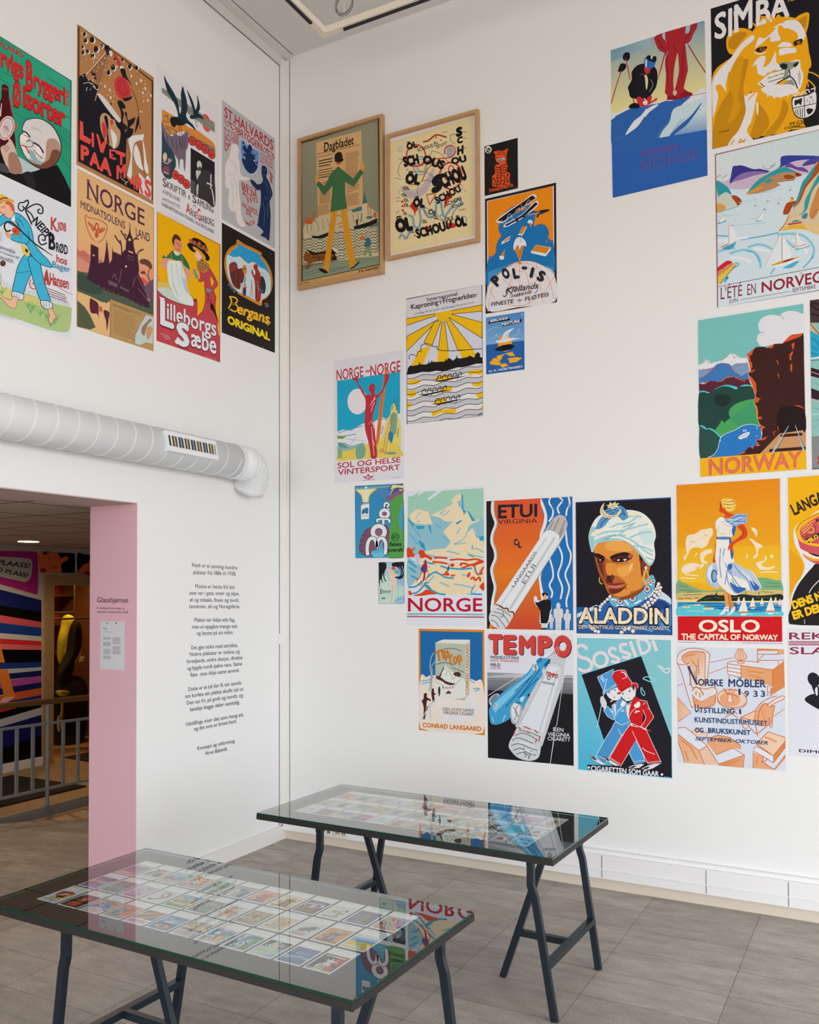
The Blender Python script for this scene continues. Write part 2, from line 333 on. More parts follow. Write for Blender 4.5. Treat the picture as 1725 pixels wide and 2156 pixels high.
def crom(p, closed, n=5):
    out = []; L = len(p)
    for i in range(L if closed else L-1):
        g = (lambda k: p[k % L]) if closed else (lambda k: p[min(max(k, 0), L-1)])
        a, b, c, d = g(i-1), g(i), g(i+1), g(i+2)
        for k in range(n):
            t = k/n; out.append(tuple(.5*(2*b[j]+(c[j]-a[j])*t+(2*a[j]-5*b[j]+4*c[j]-d[j])*t*t+(3*b[j]-a[j]-3*c[j]+d[j])*t**3) for j in (0, 1)))
    if not closed: out.append(p[-1])
    return out
class Art:
    """prims = list of (points, faces, colours); points in print units (metres or 0..1)"""
    def __init__(s, T): s.T = T; s.prims = []
    def add(s, pts, faces, cols, again=False): s.prims.append(([s.T(*p) for p in pts], faces, cols, again))
    def f(s, pts, col, col2=None, axis=None):              # straight polygon, optional linear blend towards col2 along axis (p,q)
        pts = P2(pts)
        fs = tessellate_polygon([[Vector((a, b, 0)) for a, b in pts]])
        c = lin(col)
        if col2:
            c2 = lin(col2); (ax, ay), (bx, by) = P2(axis); L = (bx-ax)**2+(by-ay)**2
            cols = []
            for x, y in pts:
                t = min(1, max(0, ((x-ax)*(bx-ax)+(y-ay)*(by-ay))/L)); cols.append(tuple(c[k]*(1-t)+c2[k]*t for k in range(3)))
        else: cols = [c]*len(pts)
        s.add(pts, fs, cols); return s
    def s(s, pts, col, col2=None, axis=None): return s.f(crom(P2(pts), True), col, col2, axis)
    def l(s, pts, w, col, smooth=False, closed=False):
        p = P2(pts)
        if smooth: p = crom(p, closed)
        if closed: p = p+[p[0]]
        L, Rr = [], []
        for i, (x, y) in enumerate(p):
            a = p[i-1] if i else (p[-2] if closed else p[i]); b = p[i+1] if i < len(p)-1 else (p[1] if closed else p[i])
            dx, dy = b[0]-a[0], b[1]-a[1]; d = math.hypot(dx, dy) or 1
            ww = w
            if isinstance(w, tuple): ww = w[0]+(w[1]-w[0])*i/(len(p)-1)
            L.append((x-dy/d*ww/2, y+dx/d*ww/2)); Rr.append((x+dy/d*ww/2, y-dx/d*ww/2))
        n = len(p); fs = []
        for i in range(n-1): fs += [(i, i+1, n+i+1), (i, n+i+1, n+i)]
        s.add(L+Rr, fs, [lin(col)]*(2*n)); return s
    def ls(s, pts, w, col, closed=False): return s.l(pts, w, col, True, closed)
    def c(s, x, y, rx, ry, col, rot=0, n=28):
        a = R(rot); s.f([(x+rx*math.cos(t)*math.cos(a)-ry*math.sin(t)*math.sin(a), y+rx*math.cos(t)*math.sin(a)+ry*math.sin(t)*math.cos(a)) for t in [2*math.pi*i/n for i in range(n)]], col); return s
    def o(s, x, y, rx, ry, w, col, rot=0, a0=0, a1=360, n=28):
        a = R(rot); m = [R(a0+(a1-a0)*i/n) for i in range(n+(a1-a0 != 360))]
        return s.l([(x+rx*math.cos(t)*math.cos(a)-ry*math.sin(t)*math.sin(a), y+rx*math.cos(t)*math.sin(a)+ry*math.sin(t)*math.cos(a)) for t in m], w, col, False, a1-a0 == 360)
    def m(s, many, w, col, smooth=True):
        for q in many.split('/'): s.l(q.strip(), w, col, smooth)
        return s
    def fm(s, many, col):
        for q in many.split('/'): s.f(q.strip(), col)
        return s
    def t(s, txt, x0, y0, x1, y1, h, col, bold=0, shear=0, h1=None, up=None):
        """text whose baseline runs (x0,y0)-(x1,y1); h, h1 = capital height at its two ends; strokes run up the print's own vertical unless up is given"""
        vs, fs, a, b = glyphs(txt, shear); a -= bold; b += bold
        h1 = h1 or h; cap = .728
        n = (8 if bold > .045 else 5) if bold else 1            # a heavier weight thickens the strokes all round
        for i in range(n):
            dx, dy = bold*math.cos(2*math.pi*i/n), bold*math.sin(2*math.pi*i/n); pts = []
            for x, y in vs:
                q = (x+dx-a)/(b-a); hh = (h+(h1-h)*q)*(y+dy)/cap
                ux, uy = up or (0, -1)
                pts.append((x0+(x1-x0)*q+ux*hh, y0+(y1-y0)*q+uy*hh))
            s.add(pts, fs, [lin(col)]*len(pts), i > 0)
        return s
    def tr(s, txt, x0, y0, x1, y1, h, col, bold=0, shear=0):   # text turned with its baseline
        dx, dy = x1-x0, y1-y0; d = math.hypot(dx, dy); return s.t(txt, x0, y0, x1, y1, h, col, bold, shear, None, (dy/d, -dx/d))
    def lines(s, quads, n, col, w=2, seed=1):               # rows of unreadably small print
        rr = random.Random(seed); (ax, ay), (bx, by), (cx, cy), (dx, dy) = P2(quads)
        for i in range(n):
            t = (i+.5)/n; e = rr.uniform(.8, 1)
            x0, y0 = ax+(dx-ax)*t, ay+(dy-ay)*t; x1, y1 = bx+(cx-bx)*t, by+(cy-by)*t
            s.l([(x0, y0), (x0+(x1-x0)*e, y0+(y1-y0)*e)], w, col)
        return s
STEP = .000008
def art_mesh(name, prims, frame, z0, rect=None, base=None, thick=.0004, parent=None, step=STEP):
    """prims drawn in a plane: frame(u, v, h) -> point. base = paper colour, drawn as a thin sheet over rect (u0,v0,u1,v1)"""
    V, F, C = [], [], []
    def put(pts, faces, cols, hh):
        k = len(V); q = pts
        if rect: q = [(min(max(x, rect[0]), rect[2]), min(max(y, rect[1]), rect[3])) for x, y in pts]
        V.extend(frame(x, y, hh) for x, y in q); C.extend(cols)
        for fc in faces:
            ar = sum(q[fc[i-1]][0]*q[fc[i]][1]-q[fc[i]][0]*q[fc[i-1]][1] for i in range(len(fc)))
            if abs(ar) < 1e-12: continue
            F.append(tuple(k+i for i in (fc if ar > 0 else fc[::-1])))
    hh = z0
    if base:
        u0, v0, u1, v1 = rect; c = lin(base); k = len(V)
        V.extend(frame(x, y, h) for h in (z0, z0+thick) for x, y in ((u0, v0), (u1, v0), (u1, v1), (u0, v1))); C.extend([c]*8)
        for fc in ((0,3,2,1),(4,5,6,7),(0,1,5,4),(1,2,6,5),(2,3,7,6),(3,0,4,7)): F.append(tuple(k+i for i in fc))
        hh += thick
    for pts, faces, cols, *_ in prims:
        hh += step; put(pts, faces, cols, hh)
    me = bpy.data.meshes.new(name); me.from_pydata(V, [], F); me.validate()
    at = me.color_attributes.new('ink', 'FLOAT_COLOR', 'POINT'); at.data.foreach_set('color', [x for c in C for x in (*c, 1)])
    me.materials.append(INK); o = bpy.data.objects.new(name, me); COL.objects.link(o)
    if parent: o.parent = parent
    return o
ZOOM = {'A1': (0, 40, 5.0735), 'A2': (0, 340, 5.0735), 'A3': (310, 120, 5.75), 'A4': (310, 430, 5.75), 'B1': (610, 220, 4.2073), 'B2': (1000, 280, 5.53), 'B3': (1270, 20, 3.7912),
        'B4': (1480, 260, 5.257), 'C1': (690, 590, 4.0116), 'C2': (1450, 620, 5.527), 'C3': (730, 1000, 5.75), 'C4': (1010, 1030, 4.1071), 'D1': (1410, 990, 5.476), 'D2': (870, 1310, 4.9286),
        'D3': (1200, 1320, 6.5346), 'D4': (1410, 1310, 5.476), 'E1': (0, 1000, 5.39), 'E2': (0, 1350, 4.79), 'PX': (0, 0, 1)}
# a print on the right wall reads u = x, v = z; on the left wall u = y, v = z
def plane_map(zoom, axis, val):
    X, Y, S = ZOOM[zoom]; ua = 1-axis
    def T(x, y):
        q = on(axis, val, X+x/S, Y+y/S); return (q[ua], q[2])
    return T
def wall_frame(axis, val, sgn, ou=0, ov=0):
    if axis == 1: return lambda u, v, h: (u-ou, sgn*h, v-ov)
    return lambda u, v, h: (sgn*h, u-ou, v-ov)
LIB = {}
class Poster(Art):
    def __init__(s, key, wall, zoom, corners, paper, label, val=0, base=.0003):
        s.axis = 1 if wall == 'R' else 0; s.sgn = -1 if wall == 'R' else 1; s.val = val; s.key = key; s.label = label; s.paper = paper; s.b0 = base
        Art.__init__(s, plane_map(zoom, s.axis, val)); s.zoom = zoom
        q = [s.T(*p) for p in P2(corners)]; (a, b, c, d) = q
        s.rect = ((a[0]+d[0])/2, (c[1]+d[1])/2, (b[0]+c[0])/2, (a[1]+b[1])/2)
    def z(s, zoom): s.T = plane_map(zoom, s.axis, s.val); return s
    def inner(s, k0, k1, k2, k3, col, col2=None, axis=None):
        """rectangle inset by fractions: left, bottom, right, top"""
        u0, v0, u1, v1 = s.rect; W, Hh = u1-u0, v1-v0; T = s.T; s.T = lambda x, y: (x, y)
        q = [(u0+W*k0, v0+Hh*k1), (u1-W*k2, v0+Hh*k1), (u1-W*k2, v1-Hh*k3), (u0+W*k0, v1-Hh*k3)]
        if col2: axis = [(u0+W*axis[0], v0+Hh*axis[1]), (u0+W*axis[2], v0+Hh*axis[3])]
        s.f(q, col, col2, axis); s.T = T; return s
    def uv(s):
        """switch drawing to print units: 0..100 across, 0..100*ratio down from the top left"""
        u0, v0, u1, v1 = s.rect; k = (u1-u0)/100; s.T = lambda x, y: (u0+x*k, v1-y*k); return s
    def done(s, name='poster', cat='poster', parent=None, place=True):
        u0, v0, u1, v1 = s.rect; LIB[s.key] = (s.prims, s.rect, s.paper)
        if not place: return None
        if parent: o = art_mesh(name, s.prims, wall_frame(s.axis, s.val, s.sgn, u0, v0), s.b0, s.rect, s.paper, parent=parent); return o
        o = art_mesh(name, s.prims, wall_frame(s.axis, s.val, s.sgn, u0, v0), s.b0, s.rect, s.paper)
        o.location = (u0, s.val, v0) if s.axis == 1 else (s.val, u0, v0)
        return tag(o, s.label, cat, 'posters on the white walls')
# ------------------------------------------------------------------ the passage seen through the opening
XMU, ZLO, ZC = -4.16, -.17, 2.05
ft = on(2, ZLO, 100, 1697); RX = ft.x
e0, e1 = on(0, RX, 0, 1733), on(0, RX, 190, 1717)
sl_ = (e1.z-e0.z)/(e1.y-e0.y); yflat = e0.y+(ZLO-e0.z)/sl_
def edge(y): return ZLO if y <= yflat else ZLO+sl_*(y-yflat)
PFL = mat('passage_tile', '8c7a68', .55, spec=.25, noise=(6, .25, (1, 3, 1)))
PFL2 = mat('passage_landing', '9a7f60', .5, spec=.25, noise=(7, .2, (1, 3, 1)))
bm = bmesh.new(); ys = [-6, yflat, 0, 1.2]
for a, b in zip(ys, ys[1:]): quad(bm, (-.345, a, 0), (-.345, b, 0), (RX, b, edge(b)), (RX, a, edge(a)))
o = struct('floor_ramp', bm, FLOOR)
bm = bmesh.new(); quad(bm, (RX, yflat, ZLO), (RX, 1.2, edge(1.2)), (RX, 1.2, ZLO)); struct('trim_ramp_side', bm, mat('concrete_side', '8a8784', .8, noise=(30, .15)))
bm = bmesh.new(); quad(bm, (RX, -6, ZLO), (XMU-2.6, -6, ZLO), (XMU-2.6, 3, ZLO), (RX, 3, ZLO)); struct('floor_landing', bm, PFL2)
bm = bmesh.new(); box(bm, XMU-2.6, -6, ZC, -.342, 3, ZC+.1); struct('ceiling_passage', bm, grid_material('ceiling_tile', 'c9bab4', '3a3230', .6, .6, (.52+6, 1.59+6), .011))
struct('wall_passage_end', boxm(XMU-2.6, 3, -.6, -.34, 3.1, ZC), mat('passage_wall', '55331f', .8))
struct('wall_passage_start', boxm(XMU-2.6, -6.1, -.6, -.34, -6, ZC), bpy.data.materials['passage_wall'])
struct('wall_passage_side', boxm(-.345, OY+.3, -.6, -.34, 3, ZC), bpy.data.materials['passage_wall'])
# mural wall with the doorway
T = plane_map('PX', 0, XMU); dy0 = T(90, 1400)[0]; dz1 = T(90, 1209)[1]
GW = mat('mural_grey', 'b3afa8', .7)
bm = bmesh.new(); box(bm, XMU-.12, -6, ZLO, XMU, dy0, ZC); box(bm, XMU-.12, dy0, dz1, XMU, 3, ZC); box(bm, XMU-.12, dy0+1.15, ZLO, XMU, 3, dz1); struct('wall_mural', bm, GW)
a = Art(plane_map('E1', 0, XMU)); Z2 = plane_map('E2', 0, XMU); Z1 = a.T
a.s('-300,870 -60,860 380,868 425,885 432,1000 430,1320 400,1352 330,1335 -60,1225 -300,1190', 'a8247c')
a.s('-300,930 -40,925 300,945 355,975 365,1020 352,1150 300,1212 230,1205 -60,1140 -300,1100', 'b8b5ae')
a.t('PLAASS!', -30, 1012, 345, 1060, 56, '121018', .02, .25).t('O PLASS!', -40, 1092, 322, 1168, 52, '121018', .02, .25)
a.s('450,875 640,882 830,888 848,920 850,1080 840,1108 690,1108 470,1102 452,1080', '0d0d16')
a.s('450,875 560,878 640,885 668,905 690,945 745,922 770,935 765,965 705,1000 692,1040 690,1108 560,1106 455,1100', 'e0703c')
a.c(512, 888, 26, 16, '20141a').c(490, 1080, 36, 26, '8e2a24').ls('545,930 552,955 570,955 578,935', 6, '1a1016').ls('615,912 625,935 640,936 648,918', 6, '1a1016').ls('605,1030 615,1052 635,1050 640,1028', 6, '1a1016').ls('655,950 662,945', 5, '1a1016')
a.s('878,895 960,900 1100,912 1150,920 1150,1125 900,1115 880,1090', '10122a').f('885,1115 905,1060 960,1010 1000,1000 1020,960 1100,960 1100,1120', 'e0703c').c(985, 1110, 28, 16, '8e2a24').l('960,985 985,965', 8, '2a52a0')
for c, p in (('16205c', '-300,1225 0,1300 470,1422 470,1552 0,1482 -300,1420'), ('08080c', '-300,1430 0,1482 470,1552 470,1668 0,1590 -300,1540'), ('c8525c', '-300,1540 0,1590 470,1668 470,1733 0,1676 -300,1640'),
             ('1c3a86', '-300,1645 0,1678 470,1735 470,1832 0,1793 -300,1768'), ('c2beb6', '-300,1770 0,1795 470,1832 470,1886 0,1855 -300,1835'), ('cc2c34', '-300,1840 0,1858 470,1888 470,1938 0,1916 -300,1900'),
             ('d86a6a', '-300,1900 0,1918 470,1938 470,1986 0,1980 -300,1975'), ('08080c', '-300,1978 470,1985 470,2122 0,2140 -300,2150')):
    a.f(p, c)
a.T = Z2
for c, p in (('1c3a86', '-250,230 0,222 418,210 418,262 0,280 -250,290'), ('b4bcc4', '-250,300 78,285 418,260 418,295 90,326 -250,350'), ('16205c', '-250,345 90,326 418,295 418,350 105,382 -250,420'), ('b050a0', '-250,440 0,405 418,347 418,413 0,476 -250,515'),
             ('16205c', '-250,512 130,458 418,413 418,473 150,518 -250,585'), ('d8602c', '-250,620 145,518 418,470 418,538 110,602 -250,660'), ('1c3a86', '-250,655 110,600 418,540 418,573 50,642 -250,700'), ('c82c2c', '-250,690 50,640 418,573 418,612 150,680 0,720 -250,770'),
             ('08080c', '-250,760 0,718 418,605 418,668 0,790 -250,860'), ('b4bcc4', '-250,865 0,788 418,666 418,742 0,866 -250,945'), ('161c66', '-250,945 0,866 418,742 418,948 180,1020 0,1090 -250,1180'), ('08080c', '-250,1180 0,1090 180,1020 418,948 418,1212 0,1290 -250,1360')):
    a.f(p, c)
a.f('-120,-100 -30,-100 50,216 -40,216', 'e08030').f('-20,284 76,282 150,556 42,572', 'e08030').f('-40,660 30,570 150,556 38,646', 'e8b0b8')
mu = art_mesh('wall_painting', a.prims, wall_frame(0, XMU, 1), .001); mu.location = (XMU, 0, 0)
tag(mu, 'mural of coloured stripes and cartoon panels painted on the passage wall', 'mural')
struct('baseboard_passage', boxm(XMU, -6, ZLO, XMU+.03, dy0-.01, ZLO+.085), TRIM)
# door: wooden frame with a glass leaf, and the lit room behind it
OAK = mat('oak_frame', 'a8875c', .5, noise=(18, .15, (1, 6, 1)))
d = struct('door_1', bmesh.new(), OAK); bm = bmesh.new()
box(bm, XMU-.13, dy0, ZLO, XMU+.035, dy0+.11, dz1); box(bm, XMU-.13, dy0+1.04, ZLO, XMU+.035, dy0+1.15, dz1); box(bm, XMU-.13, dy0+.11, dz1-.11, XMU+.035, dy0+1.04, dz1)
bm.to_mesh(d.data); bm.free()
bm = bmesh.new(); box(bm, XMU-.07, dy0+.115, ZLO+.005, XMU-.06, dy0+1.035, dz1-.115); obj('door_glass', bm, glass('door_pane', 'e6ddc8', 1.4), d)
BX = XMU-1.5
PL = mat('orange_panelling', '96320c', .35, noise=(5, .5, (1, 9, .6)))
bm = bmesh.new(); box(bm, BX-.05, dy0-.6, ZLO, BX, 3, ZC-.01)
struct('wall_vestibule', bm, PL)
WD = mat('dark_wood', '4a2a14', .4)
t = thing('shelf_unit', 'dark wooden shelf unit with red signs behind the glass door', 'shelf', (BX+.02, dy0+.7, ZLO))
obj('side_panel', boxm(0, 0, 0, .25, .03, 1.9), WD, t); obj('side_panel', boxm(0, .9, 0, .25, .93, 1.9), WD, t)
for k in range(5): obj('shelf_board', boxm(0, .03, .3+.35*k, .25, .9, .33+.35*k), WD, t)
def blob(name, pts, th, x, m, label, cat):
    """a hanging garment: an outline given real thickness, bulging at its middle"""
    T = plane_map('E1', 0, x); q = crom([T(*p) for p in P2(pts)], True, 4); cu = sum(p[0] for p in q)/len(q); cv = sum(p[1] for p in q)/len(q)
    bm = bmesh.new(); rows = []
    for k in range(9):
        a_ = math.pi*k/8; s_ = .25+.75*math.sin(a_)**.5 if 0 < k < 8 else .25
        rows.append([bm.verts.new((-math.cos(a_)*th/2, (p[0]-cu)*s_, (p[1]-cv)*s_)) for p in q])
    n_ = len(q)
    for r1, r2 in zip(rows, rows[1:]):
        for j in range(n_): bm.faces.new((r1[j], r1[(j+1) % n_], r2[(j+1) % n_], r2[j]))
    bm.faces.new(rows[0][::-1]); bm.faces.new(rows[-1]); o = obj(name, bm, m, None, True); o.location = (x, cu, cv)
    return tag(o, label, cat), T
HV = mat('hi_vis_yellow', 'b8b820', .7, noise=(14, .3)); WH = mat('reflective_white', 'dcdcd8', .5); BKF = mat('black_fabric', '070708', .8)
o, T = blob('hi_vis_jacket', '735,1600 790,1585 850,1640 885,1700 905,1800 895,2000 900,2140 800,2160 690,2150 672,2020 680,1860 712,1720', .16, XMU-.75, HV, 'yellow hi-vis jacket hanging behind the glass door', 'jacket')
def strip(x, T, pts, o):
    bm = bmesh.new(); q = [T(*p) for p in P2(pts)]
    f_ = [bm.verts.new((x-o.location.x, p[0]-o.location.y, p[1]-o.location.z)) for p in q]; b_ = [bm.verts.new((x-.01-o.location.x, p[0]-o.location.y, p[1]-o.location.z)) for p in q]; n_ = len(q)
    bm.faces.new(f_); bm.faces.new(b_[::-1])
    for j in range(n_): bm.faces.new((f_[j], f_[j-1], b_[j-1], b_[j]))
    return bm
obj('reflective_band', strip(XMU-.655, T, '676,1975 765,1955 760,2005 676,2018', o), WH, o); obj('reflective_band', strip(XMU-.655, T, '850,2068 892,2052 885,2108 840,2118', o), WH, o)
blob('dark_coat', '850,1645 885,1655 905,1720 910,1830 895,1960 850,2070 800,2150 780,2300 700,2420 660,2300 705,2180 778,2040 808,1880 820,1740', .14, XMU-.5, BKF, 'black coat hanging in front of the yellow jacket behind the glass door', 'coat')
t = thing('coat_rail', 'steel coat rail hanging over the coats behind the glass door', 'coat rail', (XMU-.6, dy0+.5, ZC))
cz = plane_map('E1', 0, XMU-.5)(868, 1648)
obj('rail_bar', barm([(.1, -.4, cz[1]-ZC+.02), (.1, .55, cz[1]-ZC+.02)], .022, .022, roundn=8), STEEL, t)
jz = plane_map('E1', 0, XMU-.75)(790, 1590)
obj('rail_bar', barm([(-.15, -.4, jz[1]-ZC+.03), (-.15, .55, jz[1]-ZC+.03)], .022, .022, roundn=8), STEEL, t)
obj('hook', barm([(-.15, jz[0]-dy0-.5, jz[1]-ZC+.03), (-.15, jz[0]-dy0-.5, jz[1]-ZC+.001)], .012, .012, roundn=8), STEEL, t)
for y in (-.4, .55): obj('hanger_rod', barm([(-.15, y, jz[1]-ZC+.03), (-.15, y, 0)], .016, .016, roundn=8), STEEL, t)
for y in (-.4, .55): obj('hanger_rod', barm([(.1, y, cz[1]-ZC+.02), (.1, y, 0)], .016, .016, roundn=8), STEEL, t)
obj('hook', barm([(.1, cz[0]-dy0-.5, cz[1]-ZC+.02), (.1, cz[0]-dy0-.5, cz[1]-ZC+.002)], .012, .012, roundn=8), STEEL, t)
blob('dark_bag', '640,2340 900,2290 940,2500 920,2900 860,3120 680,3150 625,2800', .3, XMU-.8, BKF, 'large black bag standing under the coats behind the glass door', 'bag')
o, T = blob('yellow_lanyard', '700,2545 716,2545 718,2660 712,2780 690,2800 684,2760 698,2660', .02, XMU-.57, HV, 'yellow strap hanging down behind the passage handrail', 'strap')
o, T = blob('green_cap', '660,2450 750,2445 768,2470 735,2505 690,2508 664,2480', .12, XMU-.585, HV, 'yellow-green cap hanging above the strap behind the glass door', 'cap')
q_ = o; o, T = blob('paper_note', '655,2745 702,2745 700,2830 680,2905 655,2900', .02, XMU-.57, WH, 'note', 'note'); o.parent = q_; o.location = o.location-q_.location
for k_ in ('label', 'category'): del o[k_]
# door mats
MATM = mat('black_mat', '1c1917', .9, bump=(200, .4))
def flatmat(pts, label):
    q = [on(2, ZLO, *p) for p in P2(pts)]; c = sum(q, Vector())/len(q); bm = bmesh.new()
    f_ = [bm.verts.new((p.x-c.x, p.y-c.y, .012)) for p in q]; b_ = [bm.verts.new((p.x-c.x, p.y-c.y, .0005)) for p in q]; n_ = len(q)
    bm.faces.new(f_); bm.faces.new(b_[::-1])
    for j in range(n_): bm.faces.new((f_[j], f_[j-1], b_[j-1], b_[j]))
    o = obj('floor_mat', bm, MATM); o.location = (c.x, c.y, ZLO); tag(o, label, 'mat')
flatmat('-90,1662 25,1634 182,1657 -60,1715', 'long black floor mat lying behind the passage railing')
flatmat('136,1596 200,1583 230,1592 196,1606', 'black floor mat lying at the glass door')
# railing along the ramp
GAL = mat('grey_painted_steel', '7f8488', .45, spec=.4); BRASS = mat('varnished_handrail', '6a4a22', .3, spec=.5)
t = thing('railing', 'grey steel railing with a brown handrail along the passage ramp', 'railing', (RX, ft.y, ZLO))
def rp(px, py): q = on(0, RX, px, py); return (0, q.y-ft.y, q.z-ZLO)
def run(a, b, ext=260):
    (x0, y0), (x1, y1) = a, b; s = (y1-y0)/(x1-x0); return [rp(x0-ext*.55, y0-s*ext*.55), rp(x1+40, y1+s*40)]
obj('handrail', barm(run((0, 1487), (190, 1468)), .05, .05, roundn=10), BRASS, t)
ru, rl = run((0, 1536), (190, 1512)), run((0, 1682), (190, 1641))
obj('rail', barm(ru, .025, .02), GAL, t); obj('rail', barm(rl, .025, .02), GAL, t)
def zat(r_, y): (a, b) = r_; k = (y-a[1])/(b[1]-a[1]); return a[2]+(b[2]-a[2])*k
for px in (-132, -99, -66, -32, 1, 35, 69, 133, 164, 197):
    y = rp(px, 1590)[1]; obj('baluster', barm([(0, y, zat(rl, y)), (0, y, zat(ru, y))], .022, .022), GAL, t)
for px in (100, -150):
    y = rp(px, 1590)[1]; p_ = obj('post', barm([(0, y, 0), (0, y, zat(run((0, 1487), (190, 1468)), y)-.02)], .032, .032, roundn=10), GAL, t)
    bm = bmesh.new(); box(bm, -.04, y-.04, 0, .04, y+.04, .008); obj('foot_plate', bm, GAL, p_)
# downlight, then added fill lamps
q = on(2, ZC, 60, 1138)
t = thing('downlight', 'round recessed downlight glowing in the passage ceiling', 'downlight', (q.x, q.y, ZC))
bm = bmesh.new(); bmesh.ops.create_cone(bm, cap_ends=True, segments=32, radius1=.11, radius2=.11, depth=.008, matrix=Matrix.Translation((0, 0, -.005))); obj('ring', bm, mat('downlight_ring', 'b09a80', .4), t)
bm = bmesh.new(); bmesh.ops.create_cone(bm, cap_ends=True, segments=32, radius1=.09, radius2=.09, depth=.004, matrix=Matrix.Translation((0, 0, -.0115))); obj('diffuser', bm, mat('lamp_glow', 'ffe0a0', .5, emit=('ffd890', 6)), t)
def spot(loc, e, c, r=.06):
    l = bpy.data.lights.new('downlight_lamp', 'SPOT'); l.spot_size = R(155); l.spot_blend = .6; l.energy = e*2.7; l.color = c; l.shadow_soft_size = r; o = bpy.data.objects.new('downlight_lamp', l); COL.objects.link(o); o.location = loc
spot((q.x, q.y, ZC-.03), 14, (1, .74, .46)); spot((-2.9, -2.6, ZC-.03), 20, (1, .78, .52)); spot((-1.3, -.6, ZC-.03), 8, (1, .78, .52)); spot((BX+.9, dy0+.9, ZC-.03), 26, (1, .62, .3)); spot((BX+.4, dy0+.4, ZC-.03), 14, (1, .55, .22))  # first lamp belongs to the downlight; the others are fill added without fittings
# ------------------------------------------------------------------ lettering and the notice on the pink reveal, wall text
def onY(px, py): return on(1, OY, px, py)
TP = lambda x, y: (onY(x, y)[0], onY(x, y)[2])
a = Art(TP); INKP = '4a2a44'
a.t('Glasshjørnet', 206, 1268, 272, 1269, 11.5, INKP, .004); a.t('Et utstillingsrom for design og', 206, 1282, 263, 1283, 4.6, INKP); a.t('illustrasjon i samarbeid med Grafill', 206, 1290, 271, 1291, 4.6, INKP)
pf = lambda ou, ov: (lambda u, v, h: (u-ou, -h, v-ov))
o = art_mesh('wall_lettering', a.prims, pf(-.2, 1.5), .0006); o.location = (-.2, OY-.004, 1.5); tag(o, 'dark lettering of the gallery name on the pink reveal', 'lettering')
a = Art(TP); q0, q1 = TP(213, 1308), TP(264, 1411); rc = (q0[0], q1[1], q1[0], q0[1])
a.t('Røyk', 219, 1325, 228, 1325.3, 4.6, '5a5560').t('11.–29. mars', 219, 1331, 236, 1331.5, 3, '8a8590')
for k, (yy, n_) in enumerate(((1341, 3), (1351, 5), (1366, 6), (1380, 4))): a.lines([(219, yy), (236, yy+.3), (236, yy+n_*1.9), (219, yy+n_*1.9)], n_, '9a979e', .9, k)
for k, (yy, n_) in enumerate(((1341, 8), (1360, 4), (1368, 5))): a.lines([(239, yy+.3), (257, yy+.7), (257, yy+n_*1.9), (239, yy+n_*1.9)], n_, '9a979e', .9, k+9)
o = art_mesh('notice_sheet', a.prims, pf(rc[0], rc[1]), .001, rc, 'dcdde2'); o.location = (rc[0], OY-.004, rc[1]); tag(o, 'white printed notice sheet pinned to the pink reveal', 'notice')
for px in (228, 247):
    c = TP(px, 1312); bm = bmesh.new(); bmesh.ops.create_uvsphere(bm, u_segments=12, v_segments=8, radius=.0035, matrix=Matrix.Translation((c[0]-rc[0], -.003, c[1]-rc[1]))); obj('pin', bm, STEEL, o)
a = Art(plane_map('PX', 0, 0))
for s_, x0, y0, x1, y1, h in (('Røyk er ei samling hundre', 404.5, 1193, 499.5, 1199.5, 8.5), ('plakatar frå 1886 til 1938.', 407, 1208.5, 497, 1212, 8.5), ('Motiva er henta frå det', 411, 1238, 494, 1240, 8.5), ('som var i gata: smør og såpe,', 399, 1252, 504, 1253.5, 8.5),
        ('øl og tobakk, Ibsen og tivoli,', 400, 1266.5, 503.5, 1267.5, 8.5), ('tannkrem, ski og Noregsferie.', 398, 1280.5, 505.5, 1280.5, 8.5), ('Plakat var ikkje eitt fag,', 409.5, 1309, 495, 1308.5, 8.5), ('men ei oppgåve mange tok', 404.5, 1323.5, 500, 1322, 8.5),
        ('og løyste på sin måte.', 414, 1337, 491.5, 1335, 8.5), ('Det gjer noko med uttrykka.', 402.5, 1367.5, 501, 1362, 8.5), ('Nokre plakatar er teikna og', 399.5, 1381.5, 505, 1375, 8.5), ('forteljande, andre skarpe, direkte', 393, 1396.5, 510.5, 1388, 8.5),
        ('og bygde rundt sjølve vara. Same', 394, 1411, 509.5, 1401, 8.5), ('flate  men ikkje same ærend.', 400.5, 1425, 504, 1414.5, 8.5), ('Dette er ei tid der få var samde', 396.5, 1455, 508, 1441, 8.5), ('om korleis ein plakat skulle sjå ut.', 389.5, 1470, 513.5, 1453.5, 8.5),
        ('Den var fri, på godt og vondt, og', 393, 1484, 511.5, 1467, 8.5), ('kanskje begge deler samtidig.', 400, 1497.5, 505, 1481.5, 8.5), ('Utstillinga viser det som heng att,', 391.5, 1528.5, 513.5, 1507.5, 8.5), ('og det som er brent bort.', 408.5, 1538.5, 498.5, 1521.5, 8.5),
        ('Konsept og utforming', 415.5, 1579.5, 494, 1563.5, 8.5), ('Arve Båtevik', 432, 1590, 478.5, 1580, 8.5)):
    a.t(s_, x0, y0, x1, y1, h, '55535c', .006)
o = art_mesh('wall_text', a.prims, wall_frame(0, 0, 1, -.7, 1.3), .0006); o.location = (0, -.7, 1.3); tag(o, 'centred dark grey text lettered on the left wall under the duct end', 'wall text')
